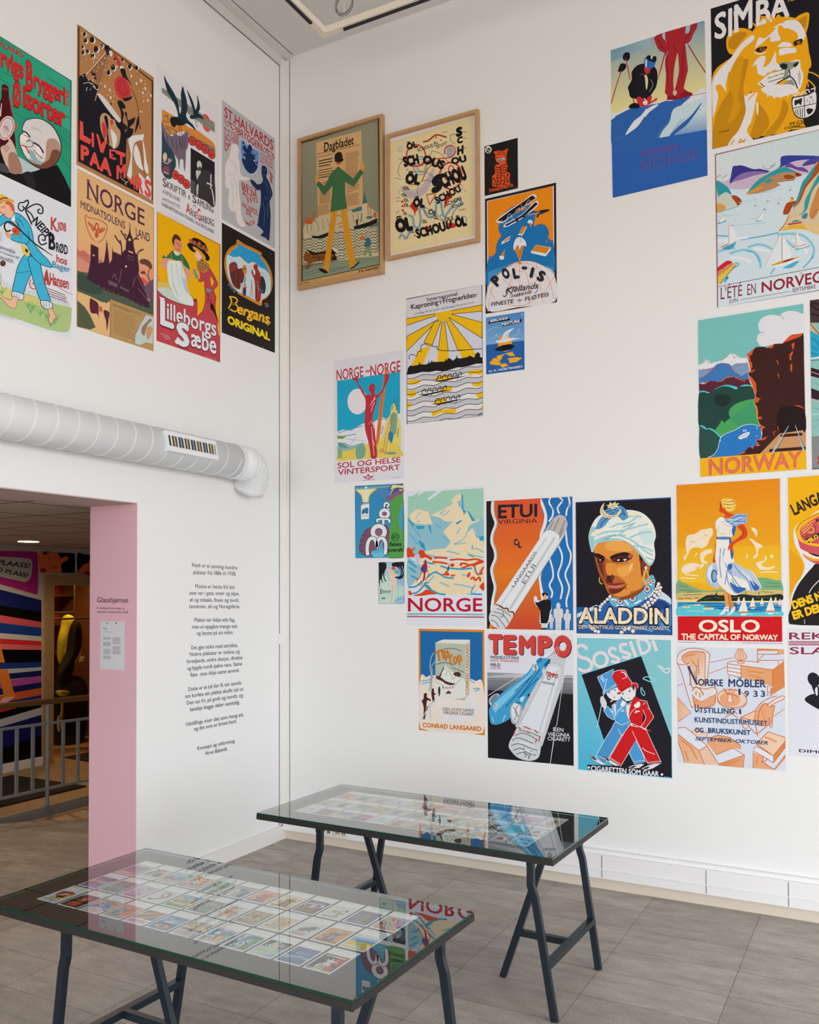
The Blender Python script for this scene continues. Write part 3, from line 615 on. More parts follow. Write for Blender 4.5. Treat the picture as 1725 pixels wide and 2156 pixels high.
# ------------------------------------------------------------------ posters on the left wall
p = Poster('brewery', 'L', 'A1', '-107,116 760,660 760,2012 -107,1604', '2a9a79', 'green poster of a bald man pointing at a beer bottle')
p.f('-107,118 760,662 760,1200 -107,700', '1f9c7a', '3fae8e', '0,300 500,1200')
p.m('0,640 200,760 420,900/300,820 560,960 740,1060/150,1000 260,1060/500,620 740,780/20,560 180,640/420,760 600,880/640,1240 740,1360/660,1480 750,1600', 9, '1b8468')
p.t('RLANG', -14, 283, 246, 418, 62, 'c3242b', .03).t('rvigs', 4, 498, 252, 640, 215, '6a0d16', .05, 0, 190).t('rvigs', 4, 494, 252, 636, 215, 'd9262c', .03, 0, 190)
p.t('B', 274, 752, 350, 772, 318, '6a0d16', .05).t('B', 276, 746, 346, 766, 312, 'd9262c', .035).t('ryggeri', 356, 728, 700, 912, 190, '6a0d16', .05, 0, 185).t('ryggeri', 358, 724, 700, 906, 190, 'd9262c', .03, 0, 180)
p.t('s', 706, 838, 736, 850, 110, 'd9262c', .03).l('708,878 736,892', 14, 'd9262c').l('708,912 736,926', 14, 'd9262c')
p.t('Ø', 132, 918, 222, 948, 262, '6a0d16', .06).t('Ø', 136, 912, 218, 942, 255, 'd9262c', .04).t('lsorter', 244, 930, 698, 1162, 225, '6a0d16', .05, 0, 215).t('lsorter', 246, 926, 696, 1156, 225, 'd9262c', .03, 0, 210)
p.s('20,705 84,722 92,800 112,930 138,1040 152,1200 150,1420 -60,1400 -70,1100 -20,920 14,840', '4a0b14').f('24,728 82,742 82,768 22,752', '8a2a30').ls('16,900 6,980 0,1040', (6, 20), 'e6c8c4').ls('92,820 116,960 134,1080', 8, 'd02028')
p.s('120,1110 160,1100 188,1140 176,1185 140,1190', '9a6a58')
p.c(66, 1166, 84, 132, 'd8d2d2', 15).o(66, 1166, 70, 112, 8, 'cc3038', 15).c(66, 1166, 48, 80, 'cfc8cc', 15).t('ØL', 40, 1178, 96, 1200, 44, 'c02a34', .02)
p.f('-107,1490 20,1430 130,1500 240,1640 420,1600 610,1560 690,1700 760,1850 760,2012 -107,1604', '131116').s('120,1440 210,1480 340,1560 430,1600 330,1636 236,1646 200,1560', 'b9ccd2')
p.s('40,1185 62,1178 96,1262 140,1330 172,1420 238,1632 176,1650 108,1640 60,1560 12,1430 6,1370 40,1350 70,1330 88,1290', 'd6b8aa').s('90,1450 170,1440 236,1630 110,1640', 'a87c68').m('20,1380 60,1340/40,1400 80,1350/60,1420 100,1370', 6, '6a3a34')
p.s('234,1172 262,1092 330,1062 440,1066 560,1140 636,1270 656,1400 612,1530 520,1596 420,1600 320,1540 250,1440 214,1370 200,1300 206,1236 240,1216', '2a1a20').s('240,1172 268,1098 332,1070 436,1074 552,1148 626,1274 646,1400 604,1522 516,1586 424,1590 326,1532 258,1436 222,1366 208,1300 214,1242 246,1220', 'dcd7d6')
p.s('500,1300 600,1290 646,1400 604,1522 516,1588 424,1592 326,1532 300,1480 400,1540 480,1500', 'b9937f').s('560,1400 640,1420 600,1524 516,1588 424,1592 326,1532 420,1556 520,1500', '7d4a3a').c(262, 1272, 46, 52, 'efe6e2', 30).c(408, 1416, 44, 70, 'f0e8e4', 20)
p.s('224,1345 270,1380 320,1470 300,1500 250,1430', 'ece2de').s('300,1400 360,1420 400,1500 450,1536 420,1560 340,1500', '8fb4bc').ls('225,1350 270,1366 310,1440', 12, 'b8402c').ls('236,1196 280,1216 320,1262', 14, '2a1e24').ls('352,1318 420,1362 462,1432', 16, '2a1e24').ls('280,1300 330,1300 350,1350 310,1370 270,1360', 7, '4a3a3c').ls('330,1160 400,1180 440,1210', 5, '8a8482').ls('250,1240 300,1262 310,1300 270,1312', 6, '3a2e30').ls('360,1400 400,1450 450,1490', 8, '5a3a30')
p.s('-30,1540 60,1560 100,1640 40,1640 -60,1600', '4a4a52').s('240,1650 330,1640 380,1800 330,1850 260,1700', '26242a').l('-107,116 760,660', 6, '1a3a34').l('757,660 757,2012', 8, '2a2050')
p.done()

p = Poster('mars', 'L', 'A1', '820,40 1640,632 1640,1986 820,1560', 'b7814f', 'brown and black poster with red hand lettering and a dark hill under craters')
p.f('840,640 880,630 930,690 1000,760 1060,826 1150,930 1260,1070 1330,1180 1350,1260 1345,1640 1440,1780 1615,1880 1615,1935 1560,1900 840,1520', '1a1a24')
p.s('862,600 890,640 850,690 842,640', '1a1a24').s('880,600 920,590 930,640 980,660 960,700 1010,690 1050,720 1030,790 940,700 870,700', '1a1a24').m('980,560 1005,620 1030,640/1000,580 1020,600/920,700 990,720/950,660 1010,700', 16, '1a1a24').m('890,690 960,680 1020,730/930,730 920,770/990,720 1040,760', 6, 'e6dccb')
p.l('912,612 1142,345', 12, 'd9c6ac').l('914,616 1150,352', 5, '1a1a24').l('1016,872 1166,372', 12, 'c79a6c').l('1022,870 1172,378', 4, '1a1a24')
for i in range(15):
    k = i/14; p.l([(1130-170*k, 372+190*k), (1152-90*k, 410+300*k)], 5, '2a2024')
p.c(1142, 312, 28, 34, '1a1a24').c(1160, 350, 30, 40, '2a2a30').c(1182, 368, 16, 34, 'e8e2d8', -10)
rr = random.Random(3)
for x, y, r_ in ((905, 165, 18), (985, 225, 30), (915, 235, 22), (885, 300, 14), (1028, 325, 30), (938, 348, 18), (888, 360, 18), (990, 395, 24), (1090, 290, 16), (1210, 520, 28), (1162, 575, 22), (1388, 510, 22), (1460, 525, 20), (1310, 440, 14), (1228, 430, 14)):
    p.c(x+5, y+4, r_, r_*1.25, 'efe6d8').c(x-3, y-2, r_*.8, r_*1.15, '1a1a24')
for i in range(120):
    x = rr.uniform(855, 1605); lo = 105+(x-850)*.72; hi = min(640+(x-840)*.95, 1000); y = rr.uniform(lo, max(lo+20, hi))
    if y < hi and not (1240 < x < 1470 and y > 560): p.c(x, y, rr.uniform(2, 7), rr.uniform(3, 9), 'efe6d8', 0, 8)
for x, y in ((1455, 690), (1525, 790), (1548, 740), (1505, 660), (1580, 870), (1610, 820), (1170, 760), (1120, 720), (1180, 840), (1400, 610)): p.c(x, y, 9, 16, 'efe6d8', -10, 12)
p.s('1036,800 1070,806 1130,860 1220,980 1290,1080 1268,1108 1180,1010 1090,890', 'd9d8d6')
p.s('1212,380 1244,392 1290,490 1296,520 1268,500 1240,450', 'c8363c').s('1284,500 1318,516 1316,546 1284,536', 'e8e8e4').s('1284,540 1330,536 1350,610 1400,700 1410,760 1370,680 1322,640', '1a1a24')
p.s('1330,640 1380,680 1420,760 1462,900 1480,1040 1500,1190 1430,1220 1360,1240 1330,1100 1290,1000 1268,900 1300,870 1370,850 1400,790', 'b7814f').ls('1404,750 1450,860 1476,980 1478,1060', 6, '2a2024')
p.c(1306, 740, 80, 132, 'cf3a40', -18).o(1310, 735, 46, 84, 6, '7a1a20', -18, 30, 330).o(1312, 735, 24, 60, 5, '7a1a20', -18)
p.s('1310,850 1380,836 1410,824 1390,862 1330,880', '1a1a24').s('1254,890 1290,872 1334,926 1330,960 1300,960 1322,1010 1310,1100 1356,1150 1330,1186 1262,1120 1290,1090 1290,1000', '1a1a24').s('1330,1010 1352,1000 1366,1080 1440,1050 1428,1110 1380,1160 1424,1180 1400,1250 1352,1284 1326,1230 1350,1190 1360,1110', '1a1a24').s('1470,1040 1486,1100 1452,1196 1438,1200', '1a1a24').s('1480,1100 1506,1180 1490,1160', '1a1a24').s('1258,1110 1320,1160 1330,1220 1290,1180', '1a1a24')
p.s('1180,890 1192,910 1180,920', '1a1a24')
p.s('1346,1300 1400,1260 1500,1236 1530,1216 1530,1290 1500,1310 1550,1420 1560,1560 1606,1740 1560,1720 1520,1640 1470,1560 1420,1420 1416,1560 1400,1720 1372,1730 1346,1660 1370,1480', 'a97042').s('1370,1290 1420,1246 1510,1236 1530,1222 1526,1290 1480,1300 1430,1340 1410,1480 1408,1640 1400,1712 1356,1672 1360,1640 1396,1470 1384,1380', 'e6e5e4').s('1448,1340 1486,1420 1510,1540 1528,1620 1460,1560 1424,1440', 'e6e5e4').s('1520,1290 1548,1400 1560,1500 1582,1600 1576,1660 1540,1600 1534,1480', 'e6e5e4').s('1580,1670 1606,1740 1556,1710', 'e6e5e4')
p.s('1064,1080 1076,1030 1110,1004 1160,1030 1190,1070 1220,1080 1246,1150 1284,1210 1268,1340 1226,1386 1180,1360 1120,1300 1076,1190', 'c59a70').s('1180,1180 1200,1190 1244,1260 1240,1330 1210,1390 1196,1300 1184,1240', 'e6e5e4').s('1084,1120 1114,1110 1136,1180 1124,1280 1096,1230', 'cf3a40').s('1110,1050 1140,1040 1156,1130 1150,1200 1164,1330 1140,1310 1140,1180', '1a1a24').s('1180,1080 1206,1090 1196,1140 1176,1110', 'cf3a40')
RD = 'e4524a'
p.f('850,1086 884,1102 890,1240 972,1290 958,1342 846,1284', RD).f('975,1208 1000,1222 1002,1376 976,1362', RD).f('1024,1226 1050,1240 1080,1340 1120,1290 1140,1310 1100,1436 1068,1420', RD).fm('1164,1390 1236,1402 1232,1420 1184,1414 1184,1440 1206,1446 1206,1464 1184,1460 1184,1470 1238,1486 1232,1510 1164,1484/1232,1400 1338,1436 1336,1476 1304,1470 1304,1564 1280,1556 1280,1458 1232,1436', RD)
p.t('P', 858, 1496, 950, 1530, 156, RD, .05).t('A', 950, 1550, 1068, 1606, 150, RD, .05).t('A', 1060, 1610, 1190, 1676, 160, RD, .05).t('M', 1240, 1705, 1340, 1690, 140, RD, .05)
p.f('1480,1640 1615,1790 1615,1938 1484,1862', 'dcdce0').t('A', 1386, 1752, 1440, 1824, 120, RD, .05).t('R', 1446, 1810, 1530, 1866, 150, RD, .05).t('S', 1540, 1870, 1612, 1912, 170, RD, .05)
p.ls('1290,1664 1290,1700 1340,1740 1366,1740 1330,1760 1350,1770', 6, 'd9c0a0')
p.l('860,74 1625,664 1622,1934 838,1520 838,90 860,74', 11, '231d28').done()

p = Poster('midnight', 'L', 'A2', '820,65 1642,500 1640,2026 820,1766', 'e2b57c', 'peach poster of a dark stave church silhouette with purple capital lettering')
PU = '54304f'
p.t('NORGE', 930, 392, 1545, 688, 208, PU, .006, 0, 178).fm('925,382 975,408 975,418 925,394/928,186 966,206 966,214 928,196/1032,438 1062,452 1062,460 1032,446/1028,250 1060,266 1060,274 1028,260/1190,512 1226,530 1226,538 1190,520', PU)
p.t('MIDNATSOLENS', 860, 492, 1336, 722, 82, PU, .012).t('LAND', 1450, 792, 1600, 862, 92, PU, .012)
p.ls('910,574 950,600 1010,612 1070,630 1140,682 1134,750 1100,830 1034,864 980,820 936,730 914,640', 9, 'c55a3e', True).c(1032, 700, 24, 48, 'c55a3e').c(1032, 780, 20, 36, 'c55a3e').c(1032, 700, 10, 26, 'e2b57c').s('1010,700 940,640 946,676 970,710 1000,750', 'c55a3e').s('1052,720 1120,710 1112,740 1080,760 1054,766', 'c55a3e').m('950,650 1000,700/960,684 1004,722/1060,730 1116,722', 4, 'e2b57c')
p.f('820,760 1642,1150 1642,1400 820,1200', 'e6b47e', 'e39a78', '900,800 900,1200').s('820,930 850,960 890,950 960,1000 1040,1030 1090,1090 1080,1190 950,1200 820,1160', 'c87868').s('820,1020 900,1060 1000,1130 940,1190 820,1150', 'd8927c').m('830,960 870,1000 910,1010/880,960 940,1020', 6, 'b25a52')
p.f('820,1168 940,1190 1100,1270 1300,1370 1500,1450 1642,1500 1642,1700 1480,1640 1170,1490 1080,1560 960,1450 820,1384', '4e5f4e').s('820,1200 900,1210 1000,1270 1100,1350 1060,1420 940,1400 820,1340', '3c4e42')
p.f('1480,1240 1530,1240 1580,1290 1560,1316 1500,1312', 'd8604a').f('1540,1330 1642,1250 1642,1520 1560,1440', '6d5470')
CH = '432236'
p.f('928,1252 950,1140 966,1050 968,880 1050,920 1052,1090 1076,1080 1080,1000 1084,1085 1108,1072 1126,970 1138,858 1142,858 1158,985 1168,1090 1194,1048 1200,890 1206,960 1290,1000 1316,960 1340,940 1350,820 1376,760 1386,680 1396,770 1416,820 1430,910 1446,980 1470,1000 1486,1160 1478,1200 1530,1300 1570,1440 1606,1568 1500,1540 1330,1450 1150,1390 1020,1312', CH)
p.m('1300,1000 1296,900 1262,850 1224,788/1296,900 1280,840/1350,840 1320,790 1288,736/1350,800 1330,770/1418,850 1440,826 1482,830/1440,826 1460,810/1466,1000 1480,966 1534,938/1486,964 1510,940', 13, CH).l('1138,840 1138,900', 6, CH).l('1126,880 1154,892', 6, CH).ls('1374,660 1390,680 1384,720', 6, CH)
p.fm('1160,1270 1250,1310 1250,1350 1160,1312/1280,1330 1376,1376 1376,1400 1280,1352', '6a5862').m('1150,1270 1260,1320/1200,1250 1222,1200 1248,1270/1300,1150 1270,1300/1440,1240 1420,1340/1460,1220 1580,1440/1470,1350 1590,1500', 6, '8a6a70').c(1345, 1122, 9, 12, 'f0d8a8').fm('990,990 1010,1000 1010,1016 990,1006/1370,950 1420,970 1420,985 1370,965', 'e2b57c').c(1384, 836, 14, 16, 'e2b57c').l('1366,1000 1420,1024 1420,1060 1366,1034 1366,1000', 5, '8a6a70')
for k in range(10): p.l([(1050+k*52, 1320+k*23), (1064+k*52, 1346+k*23)], 12, '6c4a4c')
p.s('1490,1060 1530,1040 1590,1060 1622,1110 1614,1150 1560,1110 1500,1090', '6b423a').s('1500,1180 1540,1170 1552,1200 1510,1200', '6b423a').ls('1606,1130 1578,1220 1604,1330 1618,1480', 9, '7a4c44').ls('1530,1190 1590,1240 1606,1300', 6, '7a4c44')
p.f('820,1384 960,1440 1080,1500 1175,1520 1175,1870 820,1766', 'e4b880').f('820,1480 900,1550 960,1640 1020,1772 960,1796 820,1764', '565c46').s('960,1470 1000,1480 1050,1530 1048,1690 1038,1630 966,1610', '5c2838').s('1106,1590 1166,1610 1160,1680 1142,1806 1130,1700 1116,1660', '5c2838').f('1056,1540 1090,1560 1092,1610 1060,1600', 'c85a3c')
p.f('1175,1466 1640,1640 1640,2026 1175,1872', 'b8945f').l('1175,1468 1640,1642', 5, '6a4a30').l('1175,1468 1175,1872', 5, '6a4a30').t('NORGE', 1405, 1612, 1506, 1650, 34, '7a5a44').lines('1200,1510 1400,1590 1400,1620 1200,1540', 2, '6a4a38', 5, 2).lines('1210,1570 1460,1670 1440,1920 1210,1830', 11, '7a5c44', 4, 5)
p.f('1552,1636 1636,1666 1630,1950 1560,1930 1490,1962 1436,1940 1440,1852 1496,1730', 'c3d0ce').s('1600,1680 1620,1700 1580,1740 1556,1800 1540,1860 1510,1830 1516,1770 1560,1720', '9a7a62').s('1560,1790 1600,1760 1630,1790 1600,1880 1570,1900', 'c89c6c').l('1436,1940 1440,1852 1552,1636', 5, '6a4a38').l('822,66 1641,502 1639,2024 822,1764 822,66', 6, 'b98a5c')
p.done()

p = Poster('bread', 'L', 'A2', '-107,92 772,530 772,1895 -107,1655', 'dee2e9', 'white poster of a barefoot walking man in a bright blue suit')
p.s('-107,1290 0,1330 150,1380 300,1420 560,1510 752,1560 762,1620 750,1760 700,1825 500,1790 200,1690 0,1630 -107,1600', 'aec683').s('-107,1290 0,1330 200,1400 420,1470 560,1520 420,1540 200,1490 0,1440 -107,1400', 'd6cd80')
for i in range(44):
    x = -60+i*18.5; y = 1340+x*.28; p.l([(x, y), (x+rr.uniform(-10, 14), y-rr.uniform(40, 100))], 5, 'a9b8a0')
for x, y in ((330, 1620), (300, 1560), (350, 1580), (540, 1760), (580, 1740), (500, 1680), (430, 1650), (600, 1700), (20, 1420)):
    for k in (-1, 0, 1): p.ls([(x, y), (x+k*26, y-50), (x+k*60, y-74)], (13, 3), '6fae72')
SU, OL = '3fb6da', '1e3a58'
def ol(p, pts, c, w=7, o='1e3a58'):
    p.s(pts, c); p.ls(pts, w, o, True)
ol(p, '258,1000 330,1000 340,1160 290,1290 240,1424 186,1412 132,1392 160,1240 190,1120', SU); ol(p, '300,1020 400,1040 436,1110 446,1180 486,1330 540,1496 480,1504 434,1490 372,1330 330,1180', SU)
ol(p, '146,552 200,560 262,610 320,690 350,790 366,880 440,980 510,1050 554,1128 490,1120 410,1080 340,1010 290,900 260,880 180,860 110,826 122,780 190,770 210,700 150,620', SU); ol(p, '-60,640 0,590 40,566 110,610 170,640 196,720 130,680 60,650 -20,700', SU)
p.s('110,590 150,560 160,640 190,720 140,650', 'eef0f2').s('140,640 160,650 196,760 170,720', 'd89a50').ls('160,600 220,640 250,700', 5, OL).ls('296,740 310,840 270,900', 6, OL).ls('180,1190 330,1170', 4, OL).m('210,580 200,630 230,640/200,770 240,790/190,800 230,820', 4, OL)
ol(p, '-10,470 20,430 70,420 130,450 150,520 140,580 100,610 60,590 30,560 0,540', 'ecba9c', 5, '5a3a30'); p.s('60,430 110,430 140,470 146,540 124,520 100,470 60,456', 'd9652c').s('-40,370 20,352 60,372 80,390 140,410 150,440 100,420 40,430 -20,460', 'e4bc4c').ls('-20,430 20,395 80,390', 16, '9a3a44').ls('-40,470 20,430 90,410 146,436', 8, 'b08a30').ls('10,500 36,480 50,500', 5, '5a3a30').ls('0,540 30,560 60,560', 6, 'b04038').c(104, 490, 10, 16, 'd89a80')
p.s('222,886 270,910 316,960 308,990 296,1020 250,980 226,930', 'e6c650').s('270,930 296,950 290,976 270,960', '2a2430').s('48,744 80,750 112,790 116,830 70,806', 'e6a888').s('124,722 180,706 206,750 198,786 150,780', 'd4583a').c(160, 745, 14, 12, 'a83a28')
p.ls('112,736 70,746 44,700 60,656 100,646 160,684 230,748', 16, '1d1c26').ls('230,748 360,870 460,940', 13, '1d1c26').l('460,940 560,1008', (11, 5), '1d1c26')
ol(p, '132,1386 246,1420 236,1480 180,1470 128,1436', 'dcdfea'); ol(p, '434,1486 544,1506 556,1564 500,1578 456,1556', 'dcdfea'); p.m('150,1400 148,1440/176,1410 172,1452/202,1420 200,1464/460,1500 470,1556/490,1510 496,1566/520,1512 530,1566', 5, '5a6a90')
ol(p, '140,1442 190,1462 180,1500 160,1566 110,1560 60,1520 20,1470 -30,1440 0,1430 50,1460 110,1480', 'ecba9c', 4, '8a4a3c'); ol(p, '512,1582 552,1574 580,1630 600,1664 570,1690 560,1724 530,1730 516,1690 526,1640', 'ecba9c', 4, '8a4a3c')
INKB = '22202c'
p.ls('250,440 290,414 300,450 270,510 300,590 340,676', 15, INKB).ls('250,440 205,446 196,500 230,530 256,500 236,476', 13, INKB).ls('276,510 340,470 400,456 450,490 452,550 412,552 404,520 428,510', 14, INKB).ls('282,520 330,560 370,640', 13, INKB)
p.tr('NEIPP', 336, 640, 506, 838, 84, INKB, .03).ls('500,870 440,890 410,840 420,790 470,786 480,840 446,836', 14, INKB).t('B', 516, 928, 590, 950, 180, INKB, .03).t('RØD', 596, 960, 722, 996, 100, INKB, .03).ls('520,760 560,780 540,860 530,930', 12, INKB)
p.t('K', 540, 728, 612, 745, 140, 'c04a42', .03).t('JØB', 610, 725, 706, 748, 88, 'c04a42', .03).t('hos', 600, 1072, 714, 1108, 84, 'c04a42', .025).t('Bager', 556, 1128, 750, 1188, 68, '3f93b4', .02).t('A.Hansen', 462, 1292, 732, 1362, 130, 'b8413c', .025, 0, 120).ls('470,1300 520,1310 560,1260 600,1320 680,1380 770,1420', (10, 3), 'c04a42').ls('330,1260 312,1300 330,1350 380,1360 360,1310 336,1300', 10, 'c04a42').t('A', 466, 1308, 530, 1322, 165, 'b8413c', .03)
p.t('ølvmedalje', -8, 930, 160, 988, 44, '5c5a68').t('en i Stockholm 1897.', -8, 974, 210, 1052, 30, '5c5a68').t('ERVARER.', -8, 1046, 146, 1090, 42, '5c5a68').lines('500,1340 730,1430 730,1520 500,1440', 4, '9a6a74', 8, 3).c(28, 1090, 30, 32, '5a3a36').lines('-20,740 30,760 30,860 -20,840', 6, '9a9aa4', 4, 4).ls('0,1200 10,1250 0,1320', 5, '7a9a70').lines('-20,1632 180,1688 180,1700 -20,1646', 1, '8a8a98', 4, 4)
p.done()

p = Poster('birds', 'L', 'A3', '108,95 868,610 868,2262 108,1846', 'e3e1e5', 'white poster with two dark flying birds above an orange sky and a black portrait panel')
p.f('176,368 450,548 818,796 818,918 550,730 176,430', '8f8d82').c(715, 800, 52, 112, 'dc5850', -12).f('640,700 818,820 818,918 640,800', '8f8d82').ls('200,400 420,560 640,740 810,880', 5, '6a685e')
p.s('178,632 178,640 176,720 180,900 300,940 420,900 520,960 600,1020 700,1080 812,1180 812,1056 700,960 600,886 500,850 400,770 300,700', 'dd8f3a').f('510,940 812,1100 812,1230 512,1010', '8a7a78').m('200,720 240,710 250,760/190,770 260,790/220,840 330,880 360,930/200,860 260,880 280,940', 16, '8a6a70')
p.s('178,780 230,900 300,960 330,920 400,960 480,900 502,960 494,1080 470,1140 466,1240 456,1382 440,1330 436,1250 400,1240 392,1300 384,1362 370,1250 340,1200 260,1100 200,1060 178,960', '77697a').m('240,960 250,1060/300,980 310,1100/350,980 356,1140/430,1000 420,1100/460,960 450,1100/400,1000 396,1090 460,1120', 9, '4e4a5a')
p.s('178,880 210,980 250,1060 300,1130 340,1230 344,1330 300,1400 296,1470 230,1470 180,1400 170,1330 176,1100', '2c4a54').c(214, 1210, 26, 52, 'd8c6a8').c(240, 1300, 40, 40, '56485a').c(228, 1370, 44, 46, '8a4a5a').m('190,1260 240,1290 300,1240/200,1390 260,1420', 12, 'c8b8c0').c(264, 1250, 14, 26, 'b8a0a8')
for x, y in ((545, 1018), (626, 1068), (700, 1116), (778, 1178), (340, 1428), (410, 1480), (474, 1538)): p.c(x, y, 45, 62, '2a2030', -20).c(x, y, 39, 55, 'd4443c', -20).m([f'{x-14},{y-20} {x},{y+22} {x+14},{y-10}', f'{x-20},{y+8} {x+20},{y+20}'][0], 7, '7a1c24')
p.f('524,1098 816,1276 816,1806 524,1642', '242227').c(630, 1310, 30, 54, 'd0cecc', -8).c(636, 1360, 22, 34, '4a484a').s('590,1380 650,1390 640,1450 606,1500', 'c8c8c8').s('600,1500 680,1370 780,1400 816,1500 816,1806 700,1740 600,1680', '3a383c').s('596,1560 620,1550 612,1660 596,1670', 'c8c4c0').m('720,1520 790,1560/770,1420 768,1600/780,1600 800,1700 808,1790/720,1530 770,1545', 13, 'd8d6d4').f('524,1480 580,1510 580,1670 524,1642', '55535a')
TL = '17343c'
p.s('200,226 240,300 290,380 340,470 376,570 392,680 406,660 412,560 406,450 428,356 452,430 476,520 486,610 480,660 470,710 500,770 550,820 592,892 540,850 480,806 440,826 400,830 360,820 330,852 300,830 274,770 290,730 340,724 372,716 344,600 290,500 236,400', TL).s('276,750 330,730 400,760 450,800 400,832 350,822 330,852 296,830', '101c22').m('372,820 388,900 392,990 410,1080/406,824 416,920 424,1000 440,1020', 6, '2a2a2c')
p.s('478,398 520,470 552,540 574,610 580,640 600,600 606,530 600,458 624,530 638,610 630,650 614,680 650,706 688,752 640,742 604,738 560,752 530,750 512,726 530,704 552,706 556,660 530,570', TL).m('574,746 586,800 604,850/594,744 606,800', 5, '2a2a2c')
GR = '58565e'
p.t('S', 186, 1558, 232, 1582, 104, GR, .02).t('KRIFTIR', 236, 1584, 470, 1704, 84, GR, .015).t('I', 500, 1720, 512, 1726, 52, GR, .02).t('S', 546, 1756, 596, 1780, 100, GR, .02).t('AMLING', 600, 1784, 800, 1890, 84, GR, .015).t('AV', 552, 1812, 592, 1830, 36, GR)
p.t('A', 468, 1880, 522, 1912, 128, 'd4443c', .02).t('RNE', 524, 1914, 600, 1962, 88, GR, .015).t('G', 606, 1966, 644, 1990, 150, 'd4443c', .02).t('ARBORG', 644, 1988, 806, 2052, 84, GR, .015)
p.t('40 HEFTER à 50 ØRE', 184, 1646, 396, 1758, 50, '62626c').t('Jacob Dybwads Forlag', 182, 1724, 392, 1820, 34, '62626c').t('SUBSKRIPTION KAN TEGNES I ALLE BOGLADER', 174, 1796, 806, 2142, 44, '55586a', .01).l('190,1738 390,1838', 3, '8a8a94').l('160,1850 790,2180', 3, 'b0b0b6').l('240,1920 740,2190', 3, 'b0b0b6')
p.done()

p = Poster('halvard', 'L', 'A3', '905,515 1547,992 1547,2318 905,1966', 'b9bcc0', 'grey poster with red lettering, a pale monk, a blue shield and a dark blue figure')
RE = 'b92735'
p.t('ST.HALVARDS', 934, 722, 1526, 1132, 128, RE, .02, 0, 120).t('BRYGGERI', 1094, 934, 1384, 1140, 88, RE, .02)
for s_, x0, y0, x1, y1, h in (('BAYER', 934, 882, 1112, 990, 40), ('LAGER', 934, 936, 1112, 1032, 40), ('PILSNER', 934, 986, 1112, 1070, 40), ('BOCKØL', 1368, 1186, 1522, 1276, 34), ('DANZIGER', 1368, 1228, 1522, 1322, 34), ('EXTRA', 1366, 1270, 1522, 1366, 34), ('BEST', 1144, 1562, 1336, 1664, 52), ('BLIR', 1150, 1614, 1336, 1716, 52), ('ALTID', 1150, 1666, 1336, 1774, 52), ('ST.', 1204, 1752, 1286, 1790, 50), ('HALVARDS', 1144, 1808, 1336, 1922, 66), ('ØL', 1194, 1898, 1272, 1942, 66)): p.t(s_, x0, y0, x1, y1, h, RE, .012)
for dx, dy in ((0, 0), (446, 322)):
    p.m('/'.join(' '.join(f'{x+dx},{y+dy}' for x, y in P2(q)) for q in ('944,746 946,800 976,836 1000,800 976,780 964,800', '970,780 1010,800 1020,860 1056,880 1086,850', '990,800 1050,830 1088,900 1060,910', '1000,840 1030,870 1024,890')), 8, RE)
p.m('940,990 980,1010 1000,1060 970,1080 960,1050/940,1000 946,1130 976,1100 990,1060/950,1040 986,1060/1470,1360 1480,1400 1514,1440 1490,1470/1500,1400 1490,1480 1516,1530/1514,1440 1500,1530/1180,1990 1230,2020 1260,1990 1300,1990/1190,2000 1240,2040 1300,2000', 9, RE)
p.s('1018,1072 1056,1052 1096,1080 1110,1150 1100,1200 1120,1290 1124,1380 1150,1440 1224,1460 1240,1476 1176,1500 1120,1490 1106,1530 1112,1650 1132,1790 1130,1850 1150,1960 1190,2040 1130,2050 1080,1980 1070,1880 1010,1860 978,1760 990,1600 960,1540 940,1420 946,1300 976,1240 1000,1170', 'e6e1e0').m('1000,1250 1060,1300 1080,1400/960,1400 1010,1430 1060,1420/1020,1500 1040,1700 1030,1850/1080,1520 1084,1760/1040,1460 1060,1540 1010,1560', 6, 'c8c2c2').s('944,1480 990,1540 980,1600 948,1560', 'e6e1e0')
p.s('1118,976 1200,1040 1280,1090 1362,1142 1364,1240 1350,1340 1316,1406 1250,1430 1190,1380 1150,1300 1124,1200', 'a9c0e2').s('1136,1010 1200,1060 1280,1110 1348,1150 1348,1250 1334,1340 1300,1396 1246,1412 1190,1362 1160,1290 1140,1190', '6f92cc')
p.s('1150,1100 1180,1070 1210,1110 1230,1060 1260,1080 1270,1130 1250,1160 1300,1200 1310,1290 1336,1330 1300,1392 1246,1410 1190,1362 1146,1260 1150,1230 1190,1240 1180,1200 1160,1190 1170,1160 1200,1180', '1a3060').m('1260,1160 1290,1150/1280,1180 1310,1170/1290,1210 1330,1160', 6, '1a3060').c(1164, 1040, 12, 18, '1a3060').c(1328, 1280, 10, 18, '1a3060').c(1296, 1256, 8, 12, 'c8d8f0')
p.s('1384,1330 1406,1314 1444,1340 1452,1400 1440,1450 1466,1500 1496,1580 1516,1660 1494,1720 1480,1760 1492,1900 1490,2000 1486,2100 1472,2222 1430,2190 1372,2160 1404,2120 1380,2080 1330,2036 1340,2004 1352,1900 1374,1760 1370,1620 1330,1610 1270,1550 1246,1486 1290,1500 1330,1540 1380,1530 1400,1480 1384,1420', '1b2f58').m('1400,1360 1430,1380/1400,1420 1430,1430/1420,1500 1450,1560 1450,1640/1480,1620 1490,1680 1440,1720 1420,1690/1400,1760 1420,1900 1410,2050/1450,1780 1460,1950', 6, '4a6aa0')
p.done()

